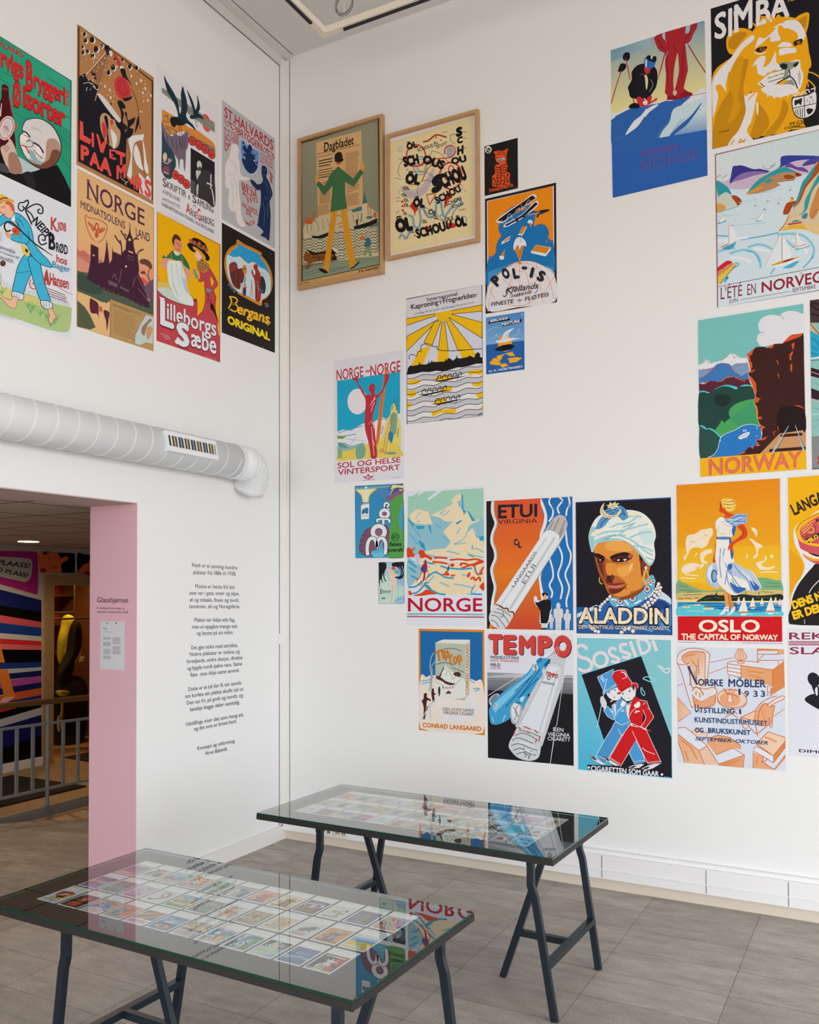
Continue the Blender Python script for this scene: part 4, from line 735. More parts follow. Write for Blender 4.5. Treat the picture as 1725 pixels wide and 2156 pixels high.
p = Poster('washtub', 'L', 'A4', '115,80 882,490 882,1920 115,1650', 'efb308', 'yellow poster of a man at a washtub facing a woman in a hat')
RD2 = 'bf4650'
p.s('125,950 200,946 270,970 320,1030 180,1050 130,1010', 'd8c070').s('126,1020 200,1010 290,1040 420,1100 560,1180 556,1240 420,1210 260,1150 150,1080', 'c6d6cc').f('470,1066 560,1120 560,1240 480,1100', 'c9a24c').fm('128,862 150,868 150,944 128,938', 'c9a24c')
p.f('115,1036 170,1090 280,1160 420,1210 552,1238 556,1140 602,1146 610,1220 606,1390 700,1440 840,1490 882,1600 882,1920 115,1650', RD2).ls('118,1040 220,1130 400,1206 552,1240', 7, '6a1c28').f('556,1140 602,1150 602,1190 556,1176', '8a2c38').l('524,1316 600,1302', 4, '6a1c28')
p.s('236,640 300,560 390,590 450,640 512,752 500,796 440,736 380,690 300,670 250,664 186,660 196,614', '2b7a46').m('250,600 240,650/400,620 420,660/450,690 490,740', 5, '1a4a30').m('284,576 296,660/412,630 428,700', 13, 'c0564a')
p.s('188,656 262,656 300,664 296,690 250,700 236,772 190,782 166,740 170,690', 'e3a084').s('386,690 420,690 440,740 500,790 532,862 520,916 480,880 440,800 400,740', 'e3a084').s('316,440 340,400 390,412 420,470 416,550 384,602 340,570 316,520', 'dc8e6c').s('300,420 330,364 372,376 404,420 400,446 350,420 330,440 322,500 306,470', '5a2a1c').m('350,470 380,480/396,490 412,496/356,540 400,556/384,490 396,520', 5, '6a2a20').s('318,560 400,600 350,620', 'e9d9c8')
p.s('246,700 300,680 350,690 390,684 420,740 450,830 470,900 480,1010 500,1080 552,1150 552,1226 440,1196 350,1130 300,1040 262,960 244,830', 'dde6e1').m('290,720 300,860 330,1000 380,1120/350,720 370,860 400,1000/410,760 420,900 460,1040/300,940 360,1100/430,900 470,1000', 5, 'a8bcb8').s('420,900 470,910 486,1010 510,1080 470,1060', 'b4c8e0')
p.s('484,484 540,470 640,530 720,590 756,650 740,684 706,676 640,600 560,580 510,540', '1b1614').s('548,410 620,420 700,480 730,560 700,570 640,520 560,470', '1b1614').s('560,510 640,560 706,640 690,680 650,640 600,580 556,540', 'dba02e')
for x, y in ((524, 440), (570, 466), (628, 478), (682, 522), (720, 556)): p.c(x, y, 19, 26, 'd84a48')
for x, y in ((548, 462), (600, 486), (654, 500), (702, 545)): p.c(x, y, 9, 20, '2b7a46')
p.s('580,580 610,570 650,620 664,660 630,690 604,680 600,650 582,640', 'f0c4b0').m('584,600 600,606/596,660 610,664', 5, '8a3a34').s('604,706 640,680 660,650 690,690 750,752 720,800 700,836 640,820 612,780', 'b58452').ls('604,706 640,680 690,690 750,752 700,836 640,820 612,780', 5, '4a2a18', True)
for x, y in ((640, 710), (670, 720), (700, 740), (636, 745), (666, 755), (696, 775), (640, 780), (670, 795), (720, 765), (660, 680)): p.c(x, y, 7, 11, '4a2a18')
p.s('632,806 700,840 744,770 790,830 852,970 840,1000 806,1040 832,1130 822,1250 850,1420 880,1520 860,1600 760,1500 604,1384 680,1270 704,1120 694,1000 690,930 636,944 612,912 640,890', RD2).ls('606,1384 680,1270 704,1120 694,1000 690,930 640,944', 5, '6a1c28').ls('744,770 790,830 852,970 806,1040 832,1130 822,1250 850,1420 882,1510', 5, '6a1c28').s('764,880 806,940 776,990', 'efb308').s('556,780 584,796 600,840 618,882 604,908 580,880 566,830', '7592a2').s('712,1020 766,1030 770,1062 720,1060', '7592a2').f('764,1188 800,1220 850,1380 872,1450 800,1300 766,1270', '1b1614').ls('722,1070 740,1110 728,1190', 6, '3a1820').ls('760,1150 770,1190', 7, '3a1820')
p.s('850,1440 884,1500 884,1600 862,1570', 'efb308')
WT2, OT = 'dfe8ec', '6a1c30'
p.t('L', 146, 1446, 330, 1512, 326, OT, .06).t('L', 152, 1440, 324, 1502, 316, WT2, .04).f('140,1118 210,1140 200,1170 170,1160', WT2)
p.t('illeborgs', 232, 1388, 838, 1604, 208, OT, .034, 0, 200).t('illeborgs', 236, 1384, 834, 1598, 206, WT2, .016, 0, 196)
p.t('S', 344, 1690, 516, 1736, 280, OT, .07).t('S', 350, 1684, 510, 1728, 270, WT2, .05).s('334,1650 380,1640 400,1690 350,1690', WT2).t('æbe', 522, 1716, 842, 1818, 230, OT, .04).t('æbe', 528, 1710, 836, 1812, 226, WT2, .02)
p.lines('146,1550 286,1600 286,1650 220,1640', 3, 'c8a8a8', 7, 3).lines('700,1840 850,1886 850,1890 700,1846', 1, 'c8a8a8', 5, 3).l('117,84 880,494 880,1916 117,1648 117,84', 9, 'b23044')
p.done()

p = Poster('mountaineers', 'L', 'A4', '903,215 1546,582 1546,1806 903,1546', '25201e', 'black poster with an oval picture of two red clad mountaineers and yellow lettering')
OV = '1090,428 1180,486 1300,540 1384,590 1386,624 1440,690 1496,800 1518,940 1500,1050 1450,1130 1394,1164 1392,1200 1374,1228 1300,1196 1180,1130 1104,1086 1082,1050 1030,1000 970,900 936,760 946,620 1000,530 1074,484'
def sc(pts, k):
    q = P2(pts); cx = sum(a for a, b in q)/len(q); cy = sum(b for a, b in q)/len(q); return [(cx+(a-cx)*k, cy+(b-cy)*k) for a, b in q]
p.s(OV, 'ef9f24').ls(sc(OV, .955), 6, '4a2a18', True).s(sc(OV, .9), '2f9fd6').s('966,620 1040,640 1110,640 1170,680 1230,720 1290,700 1360,760 1440,800 1490,900 1490,1050 1440,1120 1390,1150 1360,1190 1200,1100 1100,1060 1010,950 966,800', 'c5dde6').m('980,640 1060,700 1100,690/1120,660 1180,720 1200,790/1250,740 1330,790 1400,860/1380,820 1460,880', 9, '9cc4d6').s('1100,640 1130,640 1200,720 1160,730', 'e6d4c8').s('1230,720 1290,700 1330,750 1250,750', 'e6d4c8')
p.s('992,740 1040,700 1084,720 1100,780 1150,776 1176,840 1164,930 1130,1000 1110,1032 1050,990 1010,900', '6a332e').s('990,740 1036,704 1080,730 1066,800 1010,820', '8a3a30').m('1050,800 1040,960/1100,790 1100,1000', 8, '40201e').s('1160,740 1196,750 1204,830 1176,850 1156,800', 'd88a3a').l('1156,770 1200,790', 9, '1a1a1e').s('1130,960 1190,980 1196,1040 1186,1100 1150,1090', 'c8c0c0').s('1164,1010 1196,1020 1190,1106 1156,1086', '5a3040')
p.s('1284,760 1300,728 1334,736 1342,790 1370,850 1376,960 1380,1090 1360,1184 1310,1160 1306,1060 1298,920 1262,830 1270,790 1296,860 1310,820', 'a3352e').m('1310,860 1340,850/1310,960 1370,980/1320,1000 1320,1140', 7, '5a1c1c').s('1374,880 1410,890 1434,980 1424,1070 1390,1080 1370,1030', '30343e').m('1330,930 1350,1050/1370,1030 1400,1060', 9, '4a9ad0').l('1248,1120 1268,920', 8, 'c8783a').l('1280,1130 1262,930', 8, 'c8783a').m('1190,870 1180,960 1200,1010', 12, '8a6a5a')
p.tr('UTEN', 984, 960, 1068, 1048, 26, 'e06a28', .02).tr('UTSTYR', 972, 972, 1056, 1080, 26, '3aa0dc', .02).t('MED', 1420, 1218, 1462, 1226, 28, 'e06a28', .02).t('VED', 1426, 1254, 1474, 1240, 24, '3aa0dc', .02)
BY = 'eeb52c'
p.ls('1000,1120 1020,1180 990,1250 980,1262', 17, BY).ls('990,1120 1060,1130 1090,1170 1050,1210 1020,1200 1080,1220 1096,1270 1060,1300 1000,1270', 17, BY)
p.t('ergans', 1090, 1316, 1482, 1456, 132, BY, .035, .25, 138).ls('1470,1410 1486,1440 1450,1466', 10, BY)
p.t('ORIGINAL', 970, 1436, 1488, 1652, 96, 'f0d31c', .05, 0, 92)
for x, y in ((912, 1006), (1490, 600), (920, 1526), (1400, 1730)): p.c(x, y, 5, 8, '6a6664')
p.done()
# ------------------------------------------------------------------ framed posters and the upper prints of the right wall
OAKF = mat('pale_oak_frame', 'bb9468', .45, spec=.3, noise=(14, .18, (6, 1, 1))); PANE = glass('picture_glass', 'ffffff', 1.12)
def framed(p, corners, bw, label):
    T = plane_map(p.zoom, 1, -.032); (a, b, c, d) = [T(*q) for q in P2(corners)]
    u0, v0, u1, v1 = (a[0]+d[0])/2, (c[1]+d[1])/2, (b[0]+c[0])/2, (a[1]+b[1])/2; W_, H_ = u1-u0, v1-v0
    t = thing('framed_poster', label, 'framed poster', (u0, -.001, v0), 0, 'framed posters on the right wall')
    bm = bmesh.new()
    o_ = [(0, 0), (W_, 0), (W_, H_), (0, H_)]; i_ = [(bw, bw), (W_-bw, bw), (W_-bw, H_-bw), (bw, H_-bw)]
    O0, O1 = [[bm.verts.new((x, y, z)) for x, z in o_] for y in (0, -.031)]; I0, I1 = [[bm.verts.new((x, y, z)) for x, z in i_] for y in (0, -.031)]
    for k in range(4):
        j = (k+1) % 4
        for f_ in ((O1[k], O1[j], I1[j], I1[k]), (O0[k], O0[j], O1[j], O1[k]), (I0[k], I1[k], I1[j], I0[j]), (O0[k], I0[k], I0[j], O0[j])): bm.faces.new(f_)
    obj('frame', bm, OAKF, t)
    rc = (u0+bw, v0+bw, u1-bw, v1-bw); p.rect = rc; LIB[p.key] = (p.prims, rc, p.paper)
    o = art_mesh('print', p.prims, lambda u, v, h: (u-u0, -h, v-v0), .008, rc, p.paper, parent=t)
    bm = bmesh.new(); quad(bm, (bw, -.026, bw), (W_-bw, -.026, bw), (W_-bw, -.026, H_-bw), (bw, -.026, H_-bw)); obj('glazing', bm, PANE, t)

p = Poster('giant', 'R', 'B1', '80,330 800,110 812,1460 95,1600', 'cfa568', '', -.012)
BKL = '1d1a14'
p.f('104,348 780,134 795,1410 112,1552', '98977f', '85846c', '300,200 300,900')
p.f('232,336 634,228 648,902 250,1000', 'd9ae76').t('Dagbladet', 303, 418, 566, 350, 84, BKL, .02, 0, 80)
p.l('240,440 612,356', 4, BKL).l('246,468 380,434', 4, BKL).lines('255,488 380,462 380,540 255,560', 3, '2a241a', 9, 2).lines('252,575 400,545 400,640 252,660', 4, '4a3a28', 7, 3).lines('500,430 615,402 620,740 505,790', 34, '8a6c46', 4, 5).lines('262,690 370,664 370,860 262,890', 22, '8a6c46', 4, 6).lines('500,800 622,770 630,880 505,905', 10, '8a6c46', 4, 8).lines('250,900 360,876 360,960 252,985', 8, '8a6c46', 4, 9).l('250,650 380,618', 3, BKL).l('494,414 496,660', 3, '8a6c46')
p.f('118,1100 140,1040 250,1000 400,960 640,920 690,900 780,960 782,1010 700,1100 400,1150 120,1210', 'c9bc96').s('130,1040 150,1010 195,1005 200,1050 160,1060', 'c8602c').f('206,940 216,936 222,1030 206,1040', 'c8602c').fm('640,890 660,760 690,880 690,990 640,990/545,940 600,910 650,900 650,935 560,955/680,990 730,985 730,1010 680,1012', '3f7478').fm('640,880 688,870 690,990 640,990', 'cfc29a').l('690,870 696,980', 6, 'c8602c').l('714,890 718,980', 7, 'c8602c').s('740,970 755,950 770,975 765,1000 745,1000', 'c8602c').m('400,1000 430,980 470,1000/420,1060 480,1040/430,1090 470,1075', 8, 'a8743a').m('150,1050 160,1140/200,1030 190,1120/230,1020 260,1100 240,1120/290,1010 300,1110/330,1010 350,1080/560,980 570,1050/600,960 610,1040', 5, '8a7a58').fm('130,1150 165,1140 170,1180 135,1190', 'd8cba4')
p.f('116,1190 200,1180 400,1150 780,1080 790,1340 112,1420', 'd2c294')
for k in range(10):
    y = 1130+k*26; q = []
    for i in range(15):
        x = 118+i*48
        q += [(x, y+62-i*10+(6 if i % 2 else -2)), (x+16, y+76-i*10), (x+34, y+62-i*10)]
    p.l([(a_, b_) for a_, b_ in q if a_ < 792], (8 if k % 2 else 11), '5f7474' if k % 3 else '4a6470')
p.f('190,1160 250,1165 352,1128 338,1166 280,1188 212,1184', BKL).f('566,1078 610,1068 700,1040 776,1004 772,1048 700,1080 574,1108', BKL).m('596,1060 604,1010/630,1040 640,960', 6, BKL).f('584,1020 600,1020 606,1066 590,1070', BKL)
p.s('112,1470 200,1440 320,1420 480,1380 640,1350 792,1356 794,1410 400,1500 112,1560', '86957c').m('130,1520 300,1470 480,1440/300,1500 500,1440 700,1380/520,1400 640,1370 760,1370/140,1490 260,1460', 5, '5c6e5c')
p.s('124,1340 150,1306 190,1320 300,1310 380,1320 416,1352 400,1384 300,1386 200,1400 170,1450 140,1460 160,1400 130,1380', '85501f').s('150,1280 220,1310 300,1300 360,1270 430,1300 400,1330 420,1376 370,1370 390,1330 290,1320 200,1330', BKL).l('250,1320 262,1384', 5, BKL).l('200,1356 400,1350', 4, BKL).s('370,1270 400,1272 430,1300 410,1312', 'd8d0b8')
p.s('668,1186 700,1184 722,1218 706,1262 660,1258 650,1240 672,1226', '356b78').f('676,1262 716,1260 730,1346 700,1340 696,1300 672,1340 650,1336', '8a9468').s('622,1190 644,1150 664,1190', 'd2702c').m('640,1210 650,1200/640,1236 656,1250/630,1246 650,1260', 9, 'd8a070')
p.f('370,946 422,938 342,1492 296,1464', 'd8951f').f('450,934 502,926 584,1410 530,1454', 'd8951f').s('256,1452 300,1456 340,1486 310,1494 270,1474', BKL).s('532,1454 580,1424 616,1386 606,1414 560,1450', BKL)
p.f('430,546 470,580 562,656 624,572 654,600 566,728 490,684 492,800 508,920 360,952 380,720 304,804 232,702 252,672 306,726 372,600', '3f6e44').f('406,516 458,506 452,528 416,532', 'c05a34')
p.s('230,690 226,650 244,624 250,650 262,660 240,700', 'd9a24a').s('626,560 628,520 644,500 656,530 660,570 642,590', 'd9a24a')
p.f('400,504 396,462 404,436 432,418 458,424 468,452 470,486 484,478 470,502 430,514 380,498', BKL)
p.t('3 kr kvartalet', 608, 1490, 784, 1452, 26, BKL, .015).lines('112,1580 190,1562 190,1572 112,1590', 1, '4a3a20', 4, 3)
p.l('98,342 786,124 801,1416 109,1564 98,342', 11, BKL)
framed(p, '58,308 814,78 830,1486 76,1640', .019, 'oak framed poster of a green coated man with a newspaper above a harbour')

p = Poster('beer', 'R', 'B1', '868,290 1640,60 1650,1180 880,1350', 'e2e2ea', '', -.012)
p.f('884,334 1622,100 1634,1162 900,1326', 'e6d5a4')
LV, BLU = 'b3a6b4', '7fa3b8'
p.s('980,720 1100,760 1180,700 1240,600 1280,560 1270,640 1220,760 1130,830 1040,820', 'c8b8b8').m('1000,730 1090,790 1190,740 1260,600/1020,770 1110,810 1210,740 1268,620/1060,800 1130,820 1220,760', 7, LV)
p.o(1170, 540, 44, 60, 9, BLU).o(1160, 540, 66, 80, 10, BLU, 0, 20, 340).o(980, 394, 22, 26, 5, 'a8b8c0').o(980, 394, 12, 15, 5, 'a8b8c0').o(985, 778, 20, 18, 5, BLU).o(1516, 735, 16, 26, 6, BLU).s('1390,390 1430,360 1460,420 1440,470 1400,470', LV).o(1400, 400, 26, 40, 6, BLU)
p.m('1050,980 1090,1000 1100,1070 1140,1090 1160,1020 1150,930 1180,890 1200,960 1240,1000 1290,960 1300,860 1330,830 1350,930 1370,990 1440,900 1500,830 1520,880/970,1190 990,1150 1030,1180 1060,1130 1070,1080', 20, BLU).m('1440,990 1460,940 1540,870/1330,990 1350,960 1340,880', 12, BLU).o(1545, 1020, 22, 30, 9, BLU)
RS = 'c8322a'
p.o(1118, 450, 84, 96, 12, RS).ls('1180,330 1230,316 1290,270 1340,274 1390,290', 14, 'a8302a').c(1296, 290, 8, 8, RS).c(1338, 315, 6, 7, RS).c(1220, 325, 6, 6, RS).c(1284, 336, 10, 12, BLU)
p.ls('1040,470 1030,520 1090,546 1160,540 1230,500 1290,480 1400,470 1460,440 1460,380 1420,360 1376,390 1370,440', 9, RS).ls('1170,680 1230,560 1330,500', 8, RS).o(1426, 630, 98, 118, 15, RS).o(1430, 570, 22, 32, 9, RS).o(1400, 630, 30, 34, 9, RS).o(1476, 620, 34, 34, 9, RS).ls('1030,690 1080,710 1130,700', 8, RS)
for x, y in ((996, 860), (1000, 898), (1002, 936)): p.c(x, y, 10, 11, RS)
p.s('1064,900 1100,860 1140,920 1116,950 1108,990 1096,940', RS).s('1380,800 1420,780 1442,820 1404,850 1372,920', RS).ls('1376,850 1370,910', 8, RS).ls('1210,800 1260,790 1290,796 1260,850 1236,890', 9, RS).ls('1210,800 1230,860 1240,890', 7, RS).c(1222, 1106, 24, 32, RS).c(1430, 1070, 46, 24, RS).ls('980,1040 1020,1020 1016,1110 980,1080', 9, RS).c(1106, 1160, 8, 9, RS).c(1556, 764, 5, 6, RS).c(1044, 575, 6, 6, RS)
p.m('1260,410 1330,430 1380,480 1420,520/1260,410 1230,480 1190,580/960,480 1000,490 970,540 960,600 980,640/1080,600 1180,590 1260,630 1300,680/1130,800 1140,700 1200,670 1260,680/1150,900 1250,990 1360,1030 1400,1080/1160,890 1290,960 1390,1060/1420,270 1470,260 1500,290/1420,270 1430,320 1470,350', 4, '3a3438')
K = '16141a'
def bt(s_, x0, y0, x1, y1, h, b=.06): p.tr(s_, x0, y0, x1, y1, h, K, b)
bt('ÖL', 1042, 402, 1138, 372, 56, .06); p.tr('SCHOUS ÖL', 1134, 416, 1330, 356, 30, K, .02); p.tr('ER GODT', 1308, 390, 1402, 340, 22, K, .02)
bt('SCH', 1012, 548, 1150, 520, 84, .07); bt('OUS', 1170, 510, 1360, 572, 72, .07); bt('ÖL', 1020, 690, 1152, 706, 86, .08); bt('ÖL', 1088, 900, 1196, 908, 74, .08); bt('ÖL', 944, 1130, 1096, 1098, 108, .09)
p.t('S', 1472, 282, 1530, 268, 74, K, .08).t('C', 1482, 346, 1534, 332, 54, K, .07).t('H', 1484, 446, 1540, 430, 72, K, .06); bt('OU', 1436, 530, 1570, 500, 56, .06)
p.t('S', 1256, 780, 1356, 740, 130, K, .1).tr('CHOU', 1356, 736, 1576, 650, 116, K, .075); bt('SCHOU', 1306, 880, 1524, 762, 62, .05); p.tr('SCHOU', 1388, 900, 1524, 842, 34, K, .02).tr('SCHOU', 1444, 922, 1540, 890, 28, K, .02).tr('SCHOU', 1502, 945, 1562, 930, 16, K)
bt('SCHOU', 1128, 1184, 1390, 1110, 80, .06); bt('ÖL', 1470, 1084, 1572, 1066, 78, .08); p.t('U', 1384, 1106, 1434, 1090, 70, K, .06)
for s_, x0, y0, x1, y1, h in (('ÖL', 1006, 758, 1066, 752, 30), ('ÖL', 996, 816, 1042, 812, 26), ('ÖL', 1012, 862, 1056, 856, 28), ('ÖL', 1014, 906, 1058, 902, 30), ('ÖL', 1008, 978, 1042, 974, 26), ('ÖL', 1224, 966, 1300, 984, 42), ('ÖL', 1178, 1054, 1220, 1046, 30), ('ÖL', 1282, 1018, 1320, 1012, 26), ('ÖLS', 1372, 1034, 1452, 1020, 32), ('ÖL', 1072, 1144, 1106, 1130, 28)): p.tr(s_, x0, y0, x1, y1, h, K, .03)
p.m('1350,250 1400,236/940,830 980,820/940,860 985,850/940,970 970,940/1530,245 1570,240/1540,300 1570,296/1540,385 1570,380/1010,1195 1050,1185/940,650 985,665', 5, '8a8078')
framed(p, '848,272 1664,32 1674,1200 858,1380', .019, 'oak framed cream poster crowded with black beer lettering and red and blue squiggles')

p = Poster('tiger', 'R', 'B2', '110,160 498,56 506,640 118,738', '211d1c', 'small black poster of an orange striped tiger, above the orange and blue aeroplane poster')
OR = 'e0531f'
p.c(158, 196, 38, 42, 'e6e4e2').c(160, 200, 28, 32, '3a3634').m('130,180 170,170 200,185/140,210 150,190 170,220 180,190', 6, 'e6e4e2')
p.s('222,220 262,210 300,206 340,206 386,180 372,250 370,320 350,350 300,360 260,340 240,300 240,256', OR).s('236,380 300,360 360,340 384,390 370,450 410,470 404,540 410,590 380,610 300,620 210,620 204,560 206,500 236,470', OR)
p.m('262,234 282,252 300,240/318,236 336,244 352,222/244,250 262,252/352,262 370,240/270,220 290,230 310,216 330,226/250,290 276,290/340,280 366,276', 7, '211d1c').f('262,306 350,284 352,312 264,338', 'd8dce4').t('BIRO', 266, 336, 350, 312, 26, '3a6a90', .05).m('240,390 268,404 300,400/240,420 270,432 300,428/240,450 280,462 300,460/310,380 350,376 380,360/312,410 350,404 382,396/312,440 350,436 376,420/312,470 350,466 366,450/250,486 290,492/256,520 300,520/310,500 350,496/206,530 240,560 262,620/260,500 266,560 290,600/350,500 350,560 330,600/380,480 376,540 400,580/206,590 240,600/220,540 232,520/390,500 384,470/300,380 306,480 304,600/270,560 290,560/316,560 340,552/360,560 384,570/250,600 290,604/320,600 380,596', 9, '211d1c')
p.t('TANDPASTA', 162, 694, 452, 622, 38, OR, .045, 0, 36).lines('440,640 498,628 498,636 440,648', 1, '6a6664', 3, 2).done()

p = Poster('plane', 'R', 'B2', '118,775 946,572 957,1966 127,2110', '2a2228', 'orange and blue poster of a black biplane dropping ice cream over a globe')
p.inner(.028, .02, .03, .022, 'd9d8dc').f('150,800 908,616 916,1290 156,1480', 'ea8c16').f('155,1470 240,1400 300,1200 700,1080 916,1270 922,1650 158,1790', '1f74b4')
p.s('246,1400 244,1330 276,1240 308,1200 276,1130 284,1060 320,960 400,880 500,836 600,850 680,890 706,990 692,1082 760,1056 830,1080 866,1160 850,1230 828,1266 880,1264 916,1270 914,1650 560,1640 156,1790 156,1476 200,1430', '1f74b4').ls('156,1476 240,1400 246,1330 276,1240 308,1200 276,1130 284,1060 330,950 420,870 520,836', 5, 'c86a3c').ls('706,990 692,1082 760,1056 830,1080 866,1160 850,1230 828,1266 880,1264 916,1272', 5, 'c86a3c').f('156,1620 500,1480 916,1560 922,1650 158,1790', '4a9ad0', '1f74b4', '500,1650 500,1480')
p.s('156,1790 260,1660 400,1550 520,1500 660,1496 800,1550 920,1640 936,1960 500,2030 158,2070', 'e0dee2')
GO = 'd88a3c'
p.m('156,1776 260,1656 400,1546 520,1498 660,1496 800,1550 922,1642/522,1510 522,2010/510,1510 440,1540 330,1600 230,1720 170,1950 160,2070/514,1516 460,1580 420,1700 410,1860 416,2020/530,1510 580,1600 630,1750 640,2000/540,1510 660,1600 760,1750 790,1980/545,1508 720,1560 860,1700 920,1930/480,1580 510,1610 560,1608 600,1570/330,1700 420,1780 560,1790 690,1740 740,1700/160,1780 260,1960 400,2000 560,2010 760,1900 860,1780 930,1660/400,1540 440,1560/600,1490 620,1520/720,1530 730,1590', 5, GO).c(522, 1514, 26, 12, 'e07a1c')
p.f('462,1336 580,1290 526,1502', 'dd8a22').m('490,1340 530,1470/520,1330 532,1450/550,1310 524,1440/570,1310 510,1430', 4, 'b8681c').s('450,1330 462,1270 490,1222 540,1216 590,1260 600,1320 572,1310 540,1320 524,1360 510,1310 480,1330 462,1370', 'e4e6ec').ls('526,1230 540,1260 524,1280', 5, '6a8ab0')
p.s('618,1050 622,1020 650,1012 674,1030 670,1060 640,1050', 'e4e6ec').f('634,1056 666,1048 656,1108', 'e07a1c').f('556,1086 612,1090 556,1196 504,1190', 'd8e4ee').f('556,1086 604,1088 552,1180 512,1174', 'dd8a22').f('350,1240 416,1196 404,1250 310,1300 316,1268', 'd8e4ee').f('352,1246 414,1206 400,1242 322,1284', 'dd8a22').f('652,1384 716,1302 888,1332 882,1366 826,1438 660,1400', 'd8e8f0').f('664,1372 720,1304 882,1336 830,1406', 'dd8a22').m('690,1350 850,1384/706,1326 868,1356', 4, 'b8681c').f('300,1440 340,1446 354,1350', 'dd8a22').s('286,1446 300,1430 340,1440 334,1472 300,1474', 'e4e6ec')
p.s('250,1022 400,900 560,800 672,714 722,752 640,810 460,940 330,1044', 'e4e4ea').f('262,1020 420,900 560,806 670,726 712,756 560,860 330,1034', '1a181e').s('336,1076 460,1000 560,940 704,796 746,820 700,880 560,990 380,1092', 'e4e4ea').f('346,1076 470,1008 560,950 706,806 738,824 680,880 560,980 376,1084', '1a181e')
p.f('560,960 700,910 760,920 860,890 866,908 770,950 600,960', '3a3a46').f('600,950 740,924 760,940 620,962', '9aa0b0').f('716,986 730,950 756,944 740,980', '1a181e').s('740,910 800,896 862,890 866,906 800,920', '1a181e').m('316,1010 350,1060 404,940 440,1000/540,830 560,880 630,780 656,830/430,960 440,1000/660,800 672,840', 6, 'b8bcc8').c(490, 1010, 20, 24, '2a2a30').c(570, 965, 20, 24, '2a2a30').s('470,910 520,870 540,900 500,940', '8a7a84').c(518, 888, 15, 18, 'd88a5c').c(556, 890, 14, 16, 'e0a070').c(590, 878, 12, 14, 'e07a3c').f('446,960 480,950 486,970 452,984', '2f74b0').f('604,850 640,836 644,856 608,872', '2f74b0')
for ch, x, y, a_ in (('P', 252, 1790, -44), ('O', 340, 1700, -22), ('L', 452, 1692, -10), ('-', 545, 1604, 3), ('I', 636, 1672, 14), ('S', 716, 1700, 22)):
    w_ = {'P': 92, 'O': 84, 'L': 72, '-': 62, 'I': 36, 'S': 84}[ch]; h_ = {'-': 116}.get(ch, 112); c_, s_ = math.cos(R(a_)), math.sin(R(a_))
    for q_, b_, dx in (('8a8494', .05, 6), ('2a262c', .07, 0)): p.tr(ch, x+dx, y+dx, x+w_*c_+dx, y+w_*s_+dx, h_ if ch != '-' else 110, q_, b_)
p.t('Kjellands', 360, 1868, 742, 1806, 70, '2a262c', .015, .35).ls('330,1890 350,1906 380,1870 370,1830 420,1810 500,1790', 10, '2a262c').ls('730,1770 740,1790 720,1850 690,1866', 6, '2a262c').tr('FABRIKKER', 432, 1920, 666, 1866, 36, '2a262c', .015, .25).tr('FINESTE', 192, 2018, 462, 1978, 46, '2a262c', .015, .25).ls('500,1962 516,1940 530,1956 550,1936', 7, '2a262c').tr('FLØTEIS', 586, 1956, 872, 1898, 46, '2a262c', .015, .25)
p.done()

p = Poster('gull', 'R', 'C1', '1338,318 1662,262 1664,752 1340,798', '3a76ba', 'small blue poster of a white gull over a black islet, below the aeroplane poster')
p.f('1338,318 1662,262 1662,510 1340,548', '4a86c6', '78aad8', '1500,280 1500,520').m('1345,440 1400,400 1440,400/1380,500 1450,450/1560,480 1640,440', 8, '86b4dc').f('1340,548 1662,508 1664,752 1340,798', '2860a8')
p.f('1366,342 1520,306 1546,330 1530,340 1390,362 1358,370', '1a1c26').f('1460,368 1640,326 1640,352 1622,360 1480,390', '1a1c26').t('SØRLANDS-', 1372, 356, 1530, 326, 20, 'd8dce4', .05).t('MIXTURE', 1470, 384, 1624, 354, 22, 'd8dce4', .05)
p.c(1500, 530, 58, 72, 'eea41e').f('1440,520 1558,508 1556,560 1444,580', 'eea41e').s('1416,590 1450,560 1500,546 1550,540 1578,562 1540,586 1480,598', '14141a').s('1436,510 1470,500 1490,450 1530,420 1576,406 1540,440 1524,486 1570,488 1620,490 1560,506 1520,520 1470,530 1430,524 1416,516', 'dfe4ee').m('1490,500 1510,450/1506,500 1530,440', 4, 'a8b4c8').m('1416,464 1450,480/1600,440 1626,408', 4, 'c8d4e4').l('1484,530 1492,548', 5, 'd8603c')
p.fm('1430,640 1500,622 1470,650 1436,662/1500,620 1560,604 1586,640 1540,640/1400,660 1480,650 1450,690 1380,690/1524,660 1600,650 1644,656 1600,690 1540,700/1366,690 1420,680 1470,700 1440,720 1380,712/1450,716 1500,700 1530,720 1480,740', 'eeb01e').tr('O. P. MORTENSEN', 1362, 780, 1644, 736, 18, 'd8dce4', .03).o(1644, 290, 5, 8, 3, 'd8dce4').done()

p = Poster('rowing', 'R', 'C1', '660,160 1306,34 1316,1144 672,1222', 'd6d6dc', 'yellow and grey poster of sun rays above a black skyline and rowing boats')
p.f('664,325 1306,206 1310,760 668,800', 'd2d4e2')
YL, OU = 'eebc12', '2a2a30'
def rays(*q):
    for a_ in q: p.f(a_, YL); p.l(a_+' '+a_.split()[0], 5, OU)
rays('664,326 920,280 912,300 668,382', '668,476 936,330 920,352 668,600', '816,524 904,350 936,344 960,346 880,560 840,552', '936,584 968,344 988,340 1020,596 930,600', '1100,590 1000,340 1024,318 1230,586', '1306,490 1024,314 1040,286 1306,356', '1040,270 1030,260 1306,208 1306,262 1046,286')
p.s('916,296 912,280 950,272 1040,258 1046,290 1020,320 990,344 960,348 932,330', YL).f('780,580 870,560 800,720 700,730 740,660', YL).f('936,590 1022,598 1024,680 926,700', YL).f('1110,596 1226,586 1260,640 1140,664', YL)
